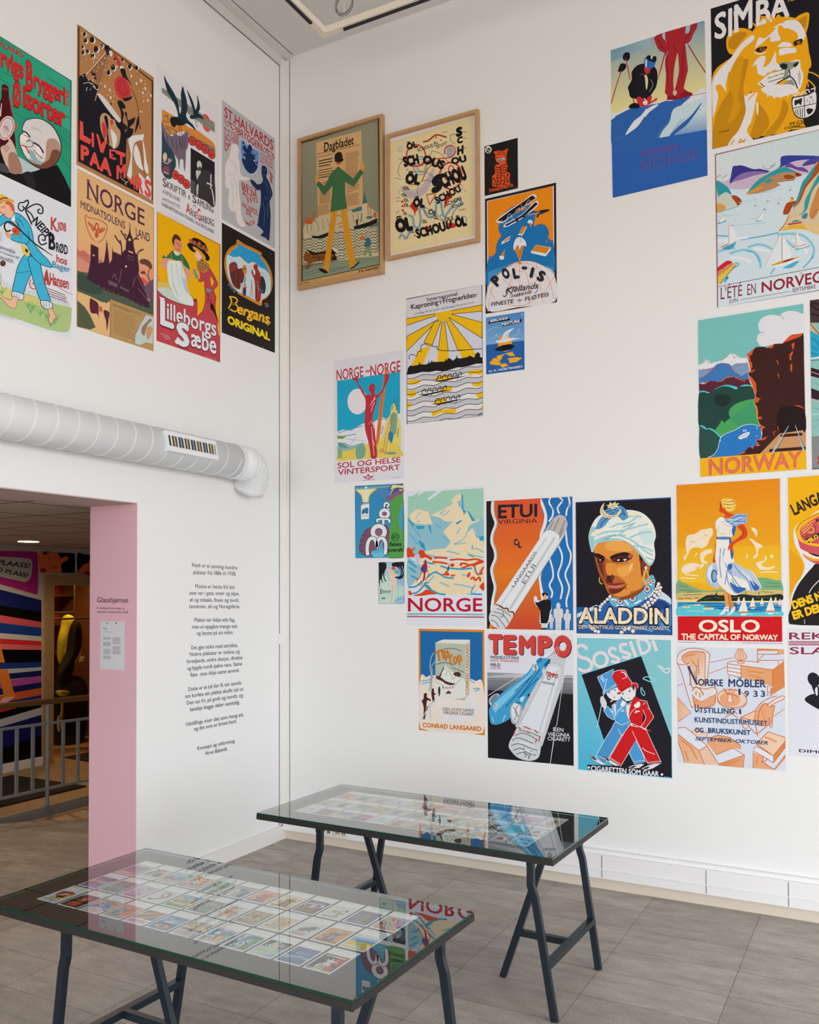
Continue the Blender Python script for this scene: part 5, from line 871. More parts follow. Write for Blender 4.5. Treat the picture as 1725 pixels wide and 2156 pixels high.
p.ls('694,668 690,640 716,626 752,640 764,604 790,600 790,556 826,536 870,544 896,562 924,560 930,584 1010,596 1140,592 1306,578', 6, OU)
p.f('668,800 680,740 700,720 720,724 770,714 776,684 784,710 830,712 850,704 856,676 862,702 872,694 880,676 888,690 930,690 990,686 996,660 1004,680 1020,656 1040,664 1060,680 1084,660 1090,630 1096,656 1120,662 1180,650 1200,636 1240,654 1250,622 1270,608 1288,620 1290,650 1312,654 1314,705 1260,704 1200,722 1140,736 1100,736 1040,754 980,770 920,764 860,776 800,774 740,790', '1e1b1c').fm('896,684 916,676 912,694/940,680 970,670 962,690', YL)
WW = lambda y: [(672+i*46, y-i*9.2*.88+(9 if i % 4 in (1,) else -9 if i % 4 == 3 else 0)) for i in range(15)]
for k in range(9):
    y0 = 830+k*45
    p.f(crom(WW(y0), False)+crom(WW(y0+45), False)[::-1], 'e2e1e3' if k % 2 else 'c3c5cb')
for q in ('676,870 700,846 760,836 784,860 740,880 700,878', '900,840 940,810 1010,800 1060,820 1010,840 940,850', '1190,780 1230,760 1304,756 1300,800 1240,792 1196,806', '680,940 750,934 740,976 690,990', '1000,900 1056,896 1040,936 990,940 940,930', '1222,870 1304,856 1304,890 1240,896', '900,1020 980,990 1000,1020 920,1050', '1258,956 1310,950 1310,990 1270,996', '890,1104 980,1094 1080,1086 1070,1124 960,1120 890,1150', '676,1040 716,1036 700,1070 676,1076', '1300,1064 1316,1060 1316,1100 1306,1100'): p.s(q, YL)
for k in range(10): p.ls(WW(830+k*45), 5, OU)
for x, y in ((884, 850), (756, 966), (870, 1044)):
    p.f([(x, y), (x+70, y-4), (x+200, y-32), (x+300, y-44), (x+200, y-20), (x+70, y+10)], '1c1a1c')
    for k in range(5): p.ls([(x+40+k*44, y-6-k*7), (x+50+k*44, y-36-k*7), (x+72+k*44, y-44-k*7), (x+70+k*44, y-20-k*7)], 7, '1c1a1c')
    p.l([(x+120, y+10), (x+140, y-26)], 4, '1c1a1c').l([(x+210, y-4), (x+230, y-40)], 4, '1c1a1c')
p.tr('Internasjonal', 844, 178, 1098, 128, 32, OU, .012).tr('·Kaproning·i·Frognerkilen·', 696, 250, 1268, 140, 44, OU, .02).tr('Lördag 18 juli kl.5½ og Söndag 19 juli kl.12.15', 742, 290, 1236, 194, 15, OU)
p.lines('1275,1130 1306,1122 1306,1134 1275,1142', 2, OU, 4, 2).l('660,161 1305,36 1315,1143 673,1220 660,161', 6, OU).done()

p = Poster('sunman', 'R', 'C1', '52,682 640,588 650,1660 58,1728', 'dcdce4', 'white poster of a red figure raising its arms before a blue sky and pale sun')
RR = 'b8323e'
p.f('80,850 612,772 616,1480 84,1512', '22a5cb').c(252, 1025, 84, 108, 'e4e0e4')
p.f('82,1280 130,1262 200,1270 300,1210 400,1190 450,1152 520,1180 616,1120 616,1480 84,1512', 'dfe2e6').m('90,1290 180,1262 300,1230/380,1200 440,1170 500,1180/120,1320 240,1300', 7, '5aa0b8').f('82,1390 140,1370 200,1400 300,1370 330,1400 616,1340 616,1480 84,1512', '8fb6b4').f('82,1310 160,1320 130,1340 82,1340', '7a9a50').f('82,1370 120,1372 180,1420 100,1410', '5f9a94')
p.s('84,1520 90,1470 150,1440 220,1450 260,1500 616,1490 616,1430 560,1380 470,1350 400,1390 300,1400 320,1440 240,1470', 'e0c95c').f('82,1500 140,1440 210,1430 300,1390 480,1350 616,1420 616,1482 84,1530', 'e0c95c').s('240,1420 290,1380 320,1420 310,1490 250,1510', '78a894').f('84,1500 90,1420 104,1400 120,1440 124,1506', '8aae80')
p.s('440,1350 470,1300 480,1240 500,1180 530,1130 536,1080 560,1040 580,1080 600,1160 616,1200 616,1400 560,1380 480,1350', 'e0d070').f('530,1140 560,1110 590,1140 580,1300 530,1300', '7aa88c').f('510,1300 530,1270 560,1300 545,1380 516,1350', '2f7fa0').m('560,1000 566,1040/580,1010 572,1060/590,1050 580,1100/470,1230 456,1300/556,1060 540,1100/600,1250 590,1330', 6, '4a7a70').m('540,1140 500,1280 470,1440/556,1130 520,1290 484,1470', 4, 'c05a4a').o(454, 1440, 14, 14, 4, 'c05a4a').c(540, 1460, 46, 12, '7aa88c').ls('450,1440 500,1460 560,1470', 4, '4a7a70')
p.m('190,1400 240,1320/160,1340 330,1360/200,1345 230,1360', 3, '8aa0a8')
p.s('470,930 462,1010 444,1100 420,1340 412,1390 440,1340 460,1160 480,1000 496,820 506,780 494,770', 'e07a32').ls('494,740 470,920 440,1120 412,1390', 12, 'e07a32').l('492,750 416,1380', 3, '8a3a1c')
p.s('206,834 226,822 256,830 262,870 300,930 320,970 350,964 372,972 352,930 352,896 372,876 398,880 402,920 398,960 420,966 460,930 484,850 482,800 500,790 520,800 516,836 490,890 462,950 420,1000 414,1040 390,1110 380,1180 396,1240 404,1330 418,1440 414,1500 370,1504 360,1440 344,1360 318,1260 314,1170 322,1060 318,1000 290,950 256,880 240,852', RR)
p.m('360,1060 390,1010 400,980/372,1030 410,996/368,1110 384,1060 400,1030/372,1240 380,1340 394,1480/366,1190 386,1220 390,1250/380,1340 400,1400', 5, 'e8c8cc')
p.c(352, 1212, 10, 10, 'c85a64')
p.t('NORGE', 76, 846, 302, 814, 92, RR, .012).ls('322,778 336,764 346,772 362,756', 9, RR).t('NORGE', 362, 812, 616, 770, 96, RR, .012)
p.l('494,744 488,796', 12, 'e07a32')
p.t('SOL OG HELSE', 84, 1590, 616, 1536, 50, RR, .015, 0, 46).t('VINTERSPORT', 88, 1646, 612, 1600, 48, RR, .015, 0, 46)
p.ls('302,1658 324,1664 344,1644 364,1662 388,1650', 7, RR).ls('310,1666 344,1678 380,1662', 6, RR).l('345,1634 345,1684', 5, RR).l('300,1692 396,1682', 3, RR).lines('555,1666 632,1656 632,1662 555,1672', 1, RR, 2, 2).done()

p = Poster('skiers', 'R', 'B3', '50,322 818,78 842,1330 72,1516', 'e2e6ee', 'blue poster of two skiers, one kneeling in black and one standing in red')
p.f('62,326 812,88 826,700 66,860', '7fa3b4', 'e8dc92', '400,200 480,640').f('62,328 380,226 380,300 64,420', '7096ac', '9ab8c0', '80,330 200,420')
p.s('66,860 100,830 200,790 330,770 420,740 560,720 700,690 826,664 832,1326 78,1510', 'dde0e4')
p.f('66,905 200,800 320,770 500,740 700,692 560,800 620,790 828,800 830,1326 78,1510', '3a78bc').f('440,830 470,790 524,762 500,800', 'dfe2e6')
p.s('66,900 70,880 200,800 300,780 330,790 360,770 300,870 240,900 190,990 130,1030 70,1080', '2f64b0').s('330,860 360,800 430,760 500,730 560,730 700,692 620,770 540,880 470,950 430,1010 400,1100 330,1200 200,1300 100,1200 76,1100 180,1000 260,940', '2f64b0')
p.s('180,1000 240,900 300,850 350,790 340,840 280,930 230,970', 'dfe4e8').s('350,800 420,760 440,766 370,820 336,860', 'dfe4e8').s('560,800 640,760 760,720 826,680 828,760 700,850 640,930 560,990 500,1040 430,1090 470,980 530,900', 'c4dbe4')
p.f('640,840 828,790 830,1000 480,1080 560,960', 'd0e2e8', '4a86c0', '700,820 720,1030').f('76,1090 480,1020 830,960 836,1326 78,1510', '2c62b0').s('500,1080 540,1000 620,920 700,850 790,740 740,830 660,930 580,990 520,1070', '2f64b0').f('72,1060 400,1010 420,1100 76,1180', '2f64b0')
p.l('66,898 110,850 210,800', 7, '2f5aa0').l('700,690 826,664', 4, 'a02a3a')
DR_ = 'a82630'
p.s('414,218 500,186 496,240 510,260 540,270 544,310 520,342 494,346 450,326 424,280', DR_).s('656,136 700,124 750,104 748,150 720,200 700,250 660,276 636,250 626,214 660,190', DR_).f('496,182 660,134 656,190 640,220 660,300 680,480 644,630 690,664 704,690 640,700 570,720 512,726 514,690 494,664 500,600 504,520 496,440 500,340 520,280 496,230', DR_).s('472,200 494,188 496,240 480,230', '9ac0cc').s('664,134 696,126 690,180 664,190', '9ac0cc')
p.s('596,350 604,420 606,500 580,620 566,640 562,560 570,460', 'c3c09a').c(574, 665, 16, 22, 'c3c09a').m('530,270 510,400 520,600/650,250 640,400 630,560/440,240 470,300 510,330/700,140 690,190 650,250/560,260 580,330', 7, '7a1a26').m('548,260 500,340 440,560/680,280 720,350 818,504', 9, DR_).m('440,560 520,330', 4, 'e8a090').s('510,700 560,690 600,700 640,660 700,662 706,688 560,724', '8a1c2a')
p.s('158,374 176,346 210,346 216,380 200,410 166,404', '17151c').s('120,490 138,440 160,430 184,440 182,470 150,500 126,498', '17151c').m('180,390 200,470 216,560/146,490 110,600 66,750/240,700 250,760', 8, 'b03a34')
p.s('200,620 230,560 230,500 270,450 330,432 400,450 434,500 430,600 400,660 350,720 330,700 300,720 262,714 220,700 206,650', '17151c').s('340,520 360,560 350,640 330,600 322,560', 'dcd89a').m('270,560 300,520 330,530 340,620 346,690/250,600 280,700/380,560 400,600 370,660', 5, '8a9098').s('256,560 300,520 330,530 340,610 346,690 310,720 280,700 250,640', '1c1a22')
p.s('330,400 360,380 420,390 412,450 380,476 340,470', '2f6ab8').s('350,396 352,372 376,366 384,390 400,376 424,376 426,410 400,420', '17151c').s('328,466 360,470 380,480 366,510 342,514', 'c8303a').f('340,400 352,398 350,460 338,462', 'dce0e4').f('384,376 396,376 394,396 384,398', 'dce0e4').s('268,716 290,696 330,720 350,744 330,762 290,770', 'c8303a').s('340,740 360,700 390,690 380,740 350,756', 'c8303a').s('212,790 214,764 250,746 284,756 290,784', '17151c').f('350,760 430,704 434,722 360,764', 'c8303a').f('310,764 360,764 360,774 300,778', 'c8303a').s('318,740 350,726 356,750 330,760', 'e6e0e2')
p.t('VINTER I', 292, 1184, 616, 1114, 50, '7a3a8a', .012, 0, 48)
def inl(s_, *a_): p.t(s_, *a_[:4], a_[4], '7a2a78', .03, 0, a_[5]).t(s_, *a_[:4], a_[4], '3c62ae', .006, 0, a_[5])
inl('NORGE', 298, 1298, 766, 1192, 98, 94)
p.lines('765,105 808,92 808,98 765,112', 2, '4a6a80', 2, 1).done()

p = Poster('lion', 'R', 'B3', '856,6 1800,-300 1800,900 878,1118', '1b1a20', 'black and yellow poster of a large lion head with a coat of arms, top right')
G1, G2, WH2 = 'eda913', 'c68a12', 'e6e4e6'
p.s('868,590 900,480 1000,400 1100,330 1240,120 1420,60 1560,80 1620,180 1650,400 1640,500 1620,640 1600,900 1660,960 1500,960 1250,1010 878,1116 872,800', G1)
p.s('984,270 1000,200 1060,156 1130,150 1200,180 1230,230 1180,300 1100,340 1040,362 1000,340', G1).s('1000,290 1020,220 1090,180 1150,190 1110,250 1050,320', G2).s('1516,100 1560,50 1640,24 1644,100 1620,190 1590,170 1540,130', G1).s('1540,110 1600,60 1630,60 1610,150', G2)
p.s('890,900 940,760 1010,640 1000,520 1080,420 1160,400 1140,520 1120,640 1140,800 1100,960 1020,1080 878,1116', G2).s('1160,640 1210,700 1180,830 1150,860 1130,760', G2).s('1010,480 1060,400 1120,380 1100,560 1080,700 1100,760 1060,860 1000,900 1040,720 1000,600', 'd99a12').s('1200,720 1300,700 1400,690 1500,700 1500,960 1300,1000 1200,1020 1220,860', G1).s('1250,760 1330,900 1250,1020 1180,1010 1210,900', G2).s('1440,720 1480,800 1380,980 1280,1010 1400,860', G2)
p.s('868,600 930,480 1010,400 1100,280 1190,206 1204,240 1100,330 1030,400 1000,520 980,600 984,660 940,600 900,620 920,700 880,860 872,800', WH2).s('1010,420 1080,330 1130,290 1050,420 1010,500', WH2)
p.s('1130,690 1180,670 1232,660 1220,720 1206,800 1180,900 1150,960 1170,1010 1200,1046 1140,1060 1110,1036 1080,1070 1000,1086 1030,1030 1080,970 1120,880 1140,800', WH2).m('1050,1040 1020,1080/1100,1030 1080,1070/1140,1030 1120,1060', 8, G2).s('1226,740 1240,760 1240,840 1230,830', WH2)
p.s('1236,240 1290,190 1400,120 1480,86 1560,96 1612,180 1610,230 1580,250 1540,230 1500,170 1440,150 1400,180 1420,230 1390,262 1340,260 1330,220 1270,270 1220,310', WH2).s('1400,130 1440,140 1440,200 1500,230 1520,260 1480,260 1430,240 1400,190', G1).s('1460,150 1540,180 1560,230 1520,220', G1).s('1240,200 1310,160 1380,150 1290,230', G1)
p.s('1220,330 1240,290 1330,262 1420,250 1500,260 1560,300 1570,390 1500,420 1430,420 1400,450 1370,370 1300,380 1230,370', G1).s('1404,284 1440,260 1496,270 1500,294 1410,300', WH2).s('1410,320 1470,306 1536,310 1540,344 1480,352 1412,366', WH2).s('1200,440 1250,380 1300,380 1280,460 1330,430 1380,340 1384,420 1430,440 1560,400 1580,470 1600,520 1590,590 1560,640 1500,580 1440,560 1380,590 1300,620 1240,600 1180,540', WH2).s('1170,500 1220,440 1240,520 1290,540 1200,620 1140,690 1150,600', G1).s('1210,340 1246,354 1260,362 1210,350', WH2)
p.s('1404,440 1440,420 1500,420 1566,414 1550,450 1500,480 1480,520 1500,540 1440,560 1450,480', '8e9a84').s('1410,450 1440,430 1470,440 1470,470 1440,480', '23252a').s('1520,440 1560,420 1550,450 1530,460', '23252a').ls('1486,480 1490,530 1440,560 1390,590', 9, '23252a').ls('1490,530 1530,570 1556,640', 10, '23252a').s('1440,600 1500,560 1530,600 1480,620', '8e9a84').ls('1256,588 1300,620 1360,612', 7, '23252a')
p.s('1262,640 1340,600 1420,600 1500,600 1560,640 1540,670 1480,680 1420,700 1340,690', WH2).m('1310,680 1320,700/1360,690 1370,712/1420,690 1424,706/1470,680 1480,696', 12, WH2).m('1310,512 1440,480/1316,550 1444,510/1320,580 1444,542', 7, '6a7a6a').m('1340,506 1364,500/1400,490 1420,486/1350,540 1370,534/1400,525 1420,520', 8, G1).m('1570,490 1576,560/1560,510 1570,600', 6, '8e9a84').m('1140,690 1260,560 1380,480/1160,720 1280,600/1190,500 1280,540/1590,490 1680,510 1740,550/1600,540 1660,580 1700,630/1640,620 1630,560 1620,490', 10, G1)
p.s('1218,330 1240,306 1290,296 1312,300 1290,330 1250,344', '23252a').c(1272, 318, 20, 14, 'a8641c', -15).c(1272, 318, 8, 9, '1a1a1e').ls('1210,345 1260,356 1300,340', 8, WH2).s('1520,262 1560,240 1592,236 1588,270 1550,294 1530,290', '23252a').c(1562, 264, 16, 13, 'a8641c', -20).s('1540,290 1580,280 1600,300 1560,310', G1).s('1614,320 1640,330 1664,430 1650,470 1630,400', G1)
p.m('1200,110 1230,150/1260,50 1290,90 1310,130/1250,100 1280,120/1350,60 1370,90 1360,120/1400,40 1410,80 1440,110/1440,60 1450,90/1220,80 1250,140/1330,40 1340,110', 12, G1)
p.t('SI', 890, 236, 1032, 206, 196, WH2, .025, 0, 230).t('M', 1046, 182, 1194, 140, 220, WH2, .03, 0, 230).f('1042,20 1076,10 1084,176 1058,184', WH2).t('BA', 1220, 130, 1490, 48, 200, WH2, .03).t('HELT AMERIKANSK', 1480, -60, 1790, -150, 36, G1, .02)
p.m('1250,100 1290,60 1320,110/1340,50 1370,100 1400,50 1430,90', 16, G1)
p.s('1508,710 1560,694 1640,676 1704,652 1706,780 1680,840 1610,874 1550,862 1516,810', '23252a').s('1516,716 1570,700 1640,684 1698,662 1700,776 1674,834 1610,866 1554,854 1522,806', 'e4e4e4').l('1606,690 1612,866', 6, '23252a').l('1518,790 1700,750', 6, '23252a').s('1530,730 1560,720 1590,710 1580,764 1560,750 1536,770', '23252a').m('1660,690 1660,716/1646,704 1674,700/1630,716 1632,740/1676,716 1676,740/1650,730 1650,752', 4, '23252a').m('1540,800 1542,836/1556,796 1558,850/1574,792 1576,860/1592,790 1592,864', 6, '23252a').s('1626,800 1650,790 1680,800 1660,830 1636,836', '23252a').m('1520,680 1540,690 1560,664 1580,680 1600,656 1630,676/1620,650 1640,640 1650,666/1660,640 1690,630 1690,654', 9, WH2)
p.t('M·CLOTT', 1494, 928, 1712, 880, 26, '2a241c', .015).t('CIGARETTFABRIK', 1450, 962, 1740, 898, 22, '2a241c', .01).t('SVERRE', 926, 990, 1010, 968, 12, '3a2a10').l('858,12 880,1114', 3, 'c8a060').done()

p = Poster('fjord', 'R', 'B4', '134,340 1700,-40 1712,1780 162,2066', 'dfe6ea', 'pale watercolour poster of a fjord with sailing boats and mauve mountains, below the lion')
p.f('150,350 1690,-20 1690,900 156,1000', 'd6e0e4', 'c2dbe0', '400,600 1200,200').f('150,760 1690,500 1690,1640 160,1790', 'cfe0e8')
PUR = '4a3c8a'
p.s('156,630 220,640 270,630 310,590 330,560 336,490 360,470 430,464 560,500 640,500 720,530 800,510 850,470 860,400 880,360 1000,352 1290,360 1700,300 1700,560 1100,560 800,640 500,720 300,720', 'c9b6cc').s('310,600 334,480 370,470 440,466 560,506 640,504 740,532 640,560 540,560 420,600 330,650 300,660', '3a3890').s('330,640 420,560 560,530 700,540 560,580 440,620', '8a70a8').s('820,500 860,470 862,390 890,362 1000,354 1290,362 1290,400 1150,400 1010,420 900,470', '36409a').s('910,480 960,440 1040,480 1120,490 1170,540 1060,520 980,490', '6a4a9a').s('1100,470 1160,410 1290,370 1290,430 1180,460', '4a4a9a')
p.m('160,600 190,570 200,590/210,610 270,570/660,470 700,500 740,500 810,440/750,480 800,450', 6, '8a6a58')
p.s('152,640 230,670 290,720 326,790 370,800 420,840 430,880 380,920 280,950 156,980', 'c9d0c4').s('152,640 230,670 290,720 320,790 260,760 200,790 170,800', '2f9aa8').s('322,800 370,800 424,840 430,880 390,910 370,880 330,830', 'a8481c').s('156,980 160,890 230,900 250,950', 'dca04a').ls('156,984 280,954 390,920', 7, '5aa8c8')
p.s('480,780 560,710 620,620 760,540 880,484 960,500 1040,540 1100,570 1030,600 1010,626 880,640 830,660 860,680 810,710 700,750 600,774', 'b98a60').s('500,760 600,640 760,540 880,484 960,500 1030,540 900,540 780,580 700,620 600,700', '2f9ca0').s('490,776 640,730 660,700 560,730', 'dc9a30').s('900,580 960,566 1020,600 930,616', '9a4a1c').s('1030,540 1100,572 1040,584', '7a3a1c').s('680,640 730,616 780,630 720,660', '2f9ca0').ls('840,650 900,640 1010,628', 5, '5a3a8a')
p.s('840,1194 900,1110 950,1010 1010,920 1060,800 1100,680 1160,600 1250,480 1300,410 1700,260 1700,1200 1290,1190 1150,1150 1000,1160', 'd8c4a0').s('1010,930 1060,800 1110,670 1180,580 1270,440 1300,410 1296,520 1200,640 1140,720 1080,860', 'a8521f').s('1000,940 1056,800 1100,660 1150,590 1260,450 1200,590 1130,680 1080,800 1040,900', '2a98a4').s('1060,1026 1120,960 1130,860 1180,760 1230,660 1290,560 1290,640 1220,740 1180,860 1150,960', '2fa0a4').s('1100,1050 1110,1010 1160,990 1150,1050', '2a88b0').s('1180,1000 1220,860 1290,700 1290,940 1220,1060', 'c98a4c').ls('850,1190 920,1100 960,1010', 7, '9a5a2c').s('890,1000 920,900 960,870 1040,860 990,930 950,1000', 'a8481c').s('964,850 980,820 1010,830 1000,860 970,866', 'e0c050').s('974,824 996,820 1000,840', 'b02a2a').ls('1200,1050 1240,980 1290,950', 6, '8a5a2c')
p.s('880,1190 960,1130 1080,1120 1290,1140 1290,1230 1150,1180 1000,1170', 'e3b53c').s('1130,1130 1290,1120 1290,1230 1180,1190', 'e0c48c').f('940,1110 1100,1086 1096,1104 950,1126', 'c0322a').f('980,1090 1030,1066 1090,1080 1000,1096', '2f9a98')
p.m('500,1370 640,1340 780,1400 850,1500/300,1440 440,1400 560,1420 630,1500 640,1600/830,1230 1000,1220 1140,1260 1230,1380 1210,1500/900,1280 1000,1360 1060,1400/170,1420 260,1390 360,1380', 26, '86c8dc').m('480,1410 580,1440 630,1540/840,1320 960,1380/1110,1600 1170,1540 1230,1460/330,1610 400,1560 360,1540/750,1670 800,1600/170,1110 260,1080/150,1240 300,1250/420,1290 700,1240 840,1210', 14, '5ab4d4').m('300,1480 460,1500 540,1540/560,1380 760,1420/1000,1290 1110,1360 1160,1440/170,1300 500,1260', 30, 'e4eaf0').m('160,1030 400,1010/500,1060 700,1050/300,1130 700,1100/400,880 600,840/600,780 900,720', 8, 'b4d0de')
p.s('290,1100 340,1170 372,1240 350,1290 290,1320', 'e6e9ee').s('230,1340 280,1290 290,1320 260,1350', 'e6e9ee').l('291,1100 291,1322', 6, 'b88a4c').ls('200,1370 290,1330', 12, 'd08a3c').s('220,1380 330,1330 370,1310 340,1370 280,1400', '4aa0c4').t('15', 308, 1146, 332, 1138, 20, '4a4a7a')
p.s('878,1246 960,1370 984,1470 880,1510', 'e6e9ee').s('690,1580 830,1280 870,1250 870,1520', 'dbe6ec').l('878,1240 880,1520', 7, 'a8804c').l('692,1580 850,1240', 4, 'a8905c').s('740,1580 870,1520 1080,1476 1000,1540 860,1580', 'e6ecee').s('744,1578 870,1524 1080,1476 960,1524 840,1560', 'dc9a24').s('880,1534 960,1500 1016,1494 930,1530', '7a2a24').s('890,1600 1000,1540 1070,1520 1000,1590 930,1604', '4ab0d8').s('1034,1190 1090,1300 1120,1340 1034,1356', 'e6e9ee').l('1034,1190 1036,1356', 5, 'a8804c').s('980,1376 1160,1336 1120,1376 1030,1392', 'e8e4dc').ls('990,1376 1150,1338', 8, 'd08a3c').m('1020,1390 1120,1380 1190,1350', 10, '4ab0d8')
for x, y, h_ in ((594, 1080, 120), (170, 1100, 100), (712, 860, 60), (830, 886, 60), (575, 910, 50), (960, 740, 40)): p.f([(x, y), (x+h_*.75, y-h_), (x+h_*.55, y-10)], 'e8ebf0').l([(x, y), (x+h_*.75, y-h_)], 4, 'a89a84').ls([(x-6, y+4), (x+h_*.5, y-4)], 8, '3aa0c4')
p.c(686, 950, 8, 7, '8a2a3a')
p.s('164,1600 270,1520 326,1540 260,1580 170,1640', 'cc2430').s('168,1640 270,1580 326,1546 340,1560 190,1680', 'd8866a').s('176,1690 340,1560 368,1570 310,1640 190,1780', 'e2c04a').l('190,1780 364,1570', 6, '4a3a4a').l('176,1690 330,1566', 5, 'b08a2a').m('230,1730 280,1700 240,1760', 20, '4ab8dc')
p.f('160,1810 1700,1510 1712,1780 162,2066', 'cfe2e8').l('160,1810 1700,1512', 6, '7a2436')
p.t("L'ÉTÉ", 200, 1950, 438, 1906, 138, '8a2a4a', .004, 0, 130).t('EN', 494, 1902, 590, 1882, 128, '8a2a4a', .004, 0, 122).t('NORVEGE', 652, 1872, 1420, 1736, 120, '9a1f38', .02, 0, 130).l('1078,1668 1100,1650', 6, '9a1f38').t('JUIN', 292, 1990, 388, 1972, 46, '8a2a4a', .006).l('416,1954 968,1860', 5, '8a2a4a').t('SEPTEMBRE', 990, 1872, 1252, 1824, 46, '8a2a4a', .006).lines('200,2040 560,1982 560,1990 200,2048', 1, '9a9aa8', 3, 2)
p.l('142,346 1700,-30', 9, '7a2436').l('142,342 168,2060', 9, '7a2436').l('164,2062 1712,1776', 9, '7a2436').done()

p = Poster('railway', 'R', 'C2', '94,278 1352,88 1378,2036 128,2136', 'e0e2ea', 'turquoise poster of a dark brown cliff with a railway tunnel and yellow title band')
p.f('110,302 1338,108 1348,700 116,900', '78c0bd')
p.s('820,410 816,340 850,280 920,244 1000,238 1060,250 1090,220 1160,194 1240,196 1310,220 1342,250 1344,480 1180,560 1000,580 860,604 810,560 796,520 812,470 840,446', 'dfe0e6').ls('1070,244 1096,264 1104,290', 6, '5a8a94').ls('836,446 880,442', 6, '5a8a94').l('1080,236 1064,246', 4, '78c0bd')
p.f('116,820 140,812 210,752 270,800 380,770 430,730 510,680 620,740 680,740 700,800 716,960 118,960', 'dfe2e8').m('510,684 530,740 560,720 610,742/210,756 230,790 280,800/140,812 200,776/380,772 460,716', 8, 'c89458')
p.f('118,876 200,868 280,850 340,812 400,796 470,806 500,830 560,800 640,800 690,790 716,900 714,1010 120,1030', '7a9cc0').f('120,970 160,962 230,910 330,810 390,796 480,814 520,880 620,950 700,900 716,1000 300,1020 122,1026', '3f78b8').m('170,866 220,880 270,860/390,800 480,816 530,890 620,950/540,808 590,830 640,796/160,964 240,904 330,820', 7, 'c8584c')
p.f('122,1030 180,1040 230,1006 330,1010 370,1020 420,980 510,955 620,986 700,990 740,1070 730,1170 124,1130', '5a2438').m('124,1030 180,1044 240,1008/330,1010 376,1034 350,1020/380,1014 440,972 520,956/540,966 640,1004 660,992', 9, 'd8682c')
p.s('126,1130 190,1126 230,1146 300,1110 400,1066 500,1070 556,1106 620,1064 700,1052 746,1080 790,1260 800,1500 780,1560 400,1640 128,1560', '23453f').s('126,1128 180,1120 230,1138 226,1150 180,1136 128,1142', '48c8c8').s('290,1110 360,1076 440,1052 520,1064 572,1084 552,1106 480,1076 400,1070', '48c8c8').s('600,1070 660,1048 720,1056 744,1080 700,1066', '48c8c8').s('300,1180 420,1160 500,1220 420,1300 320,1280', '1d302c')
p.s('486,1440 470,1390 480,1340 540,1280 640,1240 770,1222 800,1320 820,1500 840,1560 700,1600 500,1640 370,1650 310,1590 340,1540 380,1480 396,1464 416,1494 450,1462', '4aa35c').f('480,1450 760,1230 810,1520 560,1520', '3f9a6a')
p.s('130,1530 180,1532 220,1566 280,1570 340,1620 376,1680 360,1760 340,1820 260,1880 136,1902', '2a4f48').s('130,1524 180,1530 214,1558 260,1556 320,1594 372,1650 360,1660 300,1600 240,1568 200,1570', '48c8c8')
p.s('226,1900 300,1860 346,1780 362,1700 390,1650 460,1610 540,1580 640,1524 740,1512 830,1534 848,1620 840,1680 790,1700 800,1760 730,1770 690,1820 560,1880', '2a78c2').ls('226,1898 300,1860 346,1780 362,1700 390,1650 460,1610 540,1580 640,1524 740,1512 826,1534', 6, 'd8e4e8')
p.s('582,1660 640,1620 710,1600 700,1640 640,1664 600,1684', 'e4e4ea').ls('590,1664 700,1616', 5, 'a83a4a').m('640,1600 640,1570/656,1598 656,1572/670,1594 672,1570/610,1684 650,1668 690,1656/796,1544 800,1570/790,1640 796,1654/370,1690 376,1714', 7, 'd8e4f0')
CB, CO = '3c1d1a', 'd9542c'
p.f('676,700 740,650 790,612 880,610 920,624 1000,576 1100,570 1200,470 1340,450 1368,1810 560,1880 640,1836 700,1780 800,1760 790,1700 850,1680 862,1600 830,1530 800,1420 790,1300 770,1260 780,1180 740,1060 710,990 698,920 730,880 700,780', CB)
p.fm('676,700 780,628 752,660 740,700 716,712/676,704 712,712 724,772 704,774/706,776 740,790 744,850 724,884 714,850/700,908 780,866 760,896 726,912/700,930 740,970 786,1030 796,1130 782,1180 750,1080 716,1000/784,1190 842,1214 812,1236 824,1246 776,1266/772,1270 800,1300 816,1370 804,1440 790,1380/806,1424 850,1422 856,1450 806,1450/806,1460 834,1510 896,1546 862,1570 860,1620 836,1530/850,1680 920,1650 890,1690 830,1700 790,1690/790,1700 836,1760 800,1770/720,1768 762,1780 750,1800/560,1880 650,1830 672,1840 640,1850', CO).fm('920,620 1000,574 980,626/1094,566 1180,480 1280,462 1340,450 1310,486 1200,530/1200,580 1236,556 1226,640 1208,630/1176,700 1214,654 1220,676 1196,720 1200,770 1180,760/1186,824 1206,796 1208,860 1202,906 1186,880/1024,770 1036,766 1056,820 1040,810/1036,930 1052,920 1060,990/1226,1294 1290,1290 1340,1316 1358,1366 1320,1320', CO)
p.ls('682,710 700,780 716,870 694,920 716,990 746,1070 778,1180 764,1260 790,1320 804,1440 836,1530', 5, 'e8c85c')
p.s('1036,1590 1030,1440 1060,1340 1120,1300 1230,1296 1320,1320 1358,1370 1364,1590 1200,1610', '231412').f('830,1856 1060,1620 1330,1580 1368,1620 1368,1812', 'c89464').m('1000,1640 990,1610 1006,1596 1020,1600/1036,1530 1050,1590', 8, CO).f('1064,1640 1090,1626 1320,1610 1330,1640 1080,1664', '3c1d1a').f('944,1800 1366,1770 1366,1806 940,1836', '3c1d1a').l('1166,1530 980,1840', (6, 22), '9ac4d4').l('1244,1520 1342,1812', (6, 22), '9ac4d4').l('1170,1560 1010,1836', (2, 8), '3a4a54').l('1256,1580 1360,1810', (2, 8), '3a4a54')
p.f('134,1908 1368,1812 1376,2034 140,2134', 'edb21a').t('NORWAY', 232, 2100, 1322, 2000, 186, 'c8502c', .03, 0, 186).t('NORWAY', 232, 2100, 1322, 2000, 186, 'e0765a', .008, 0, 186).done()

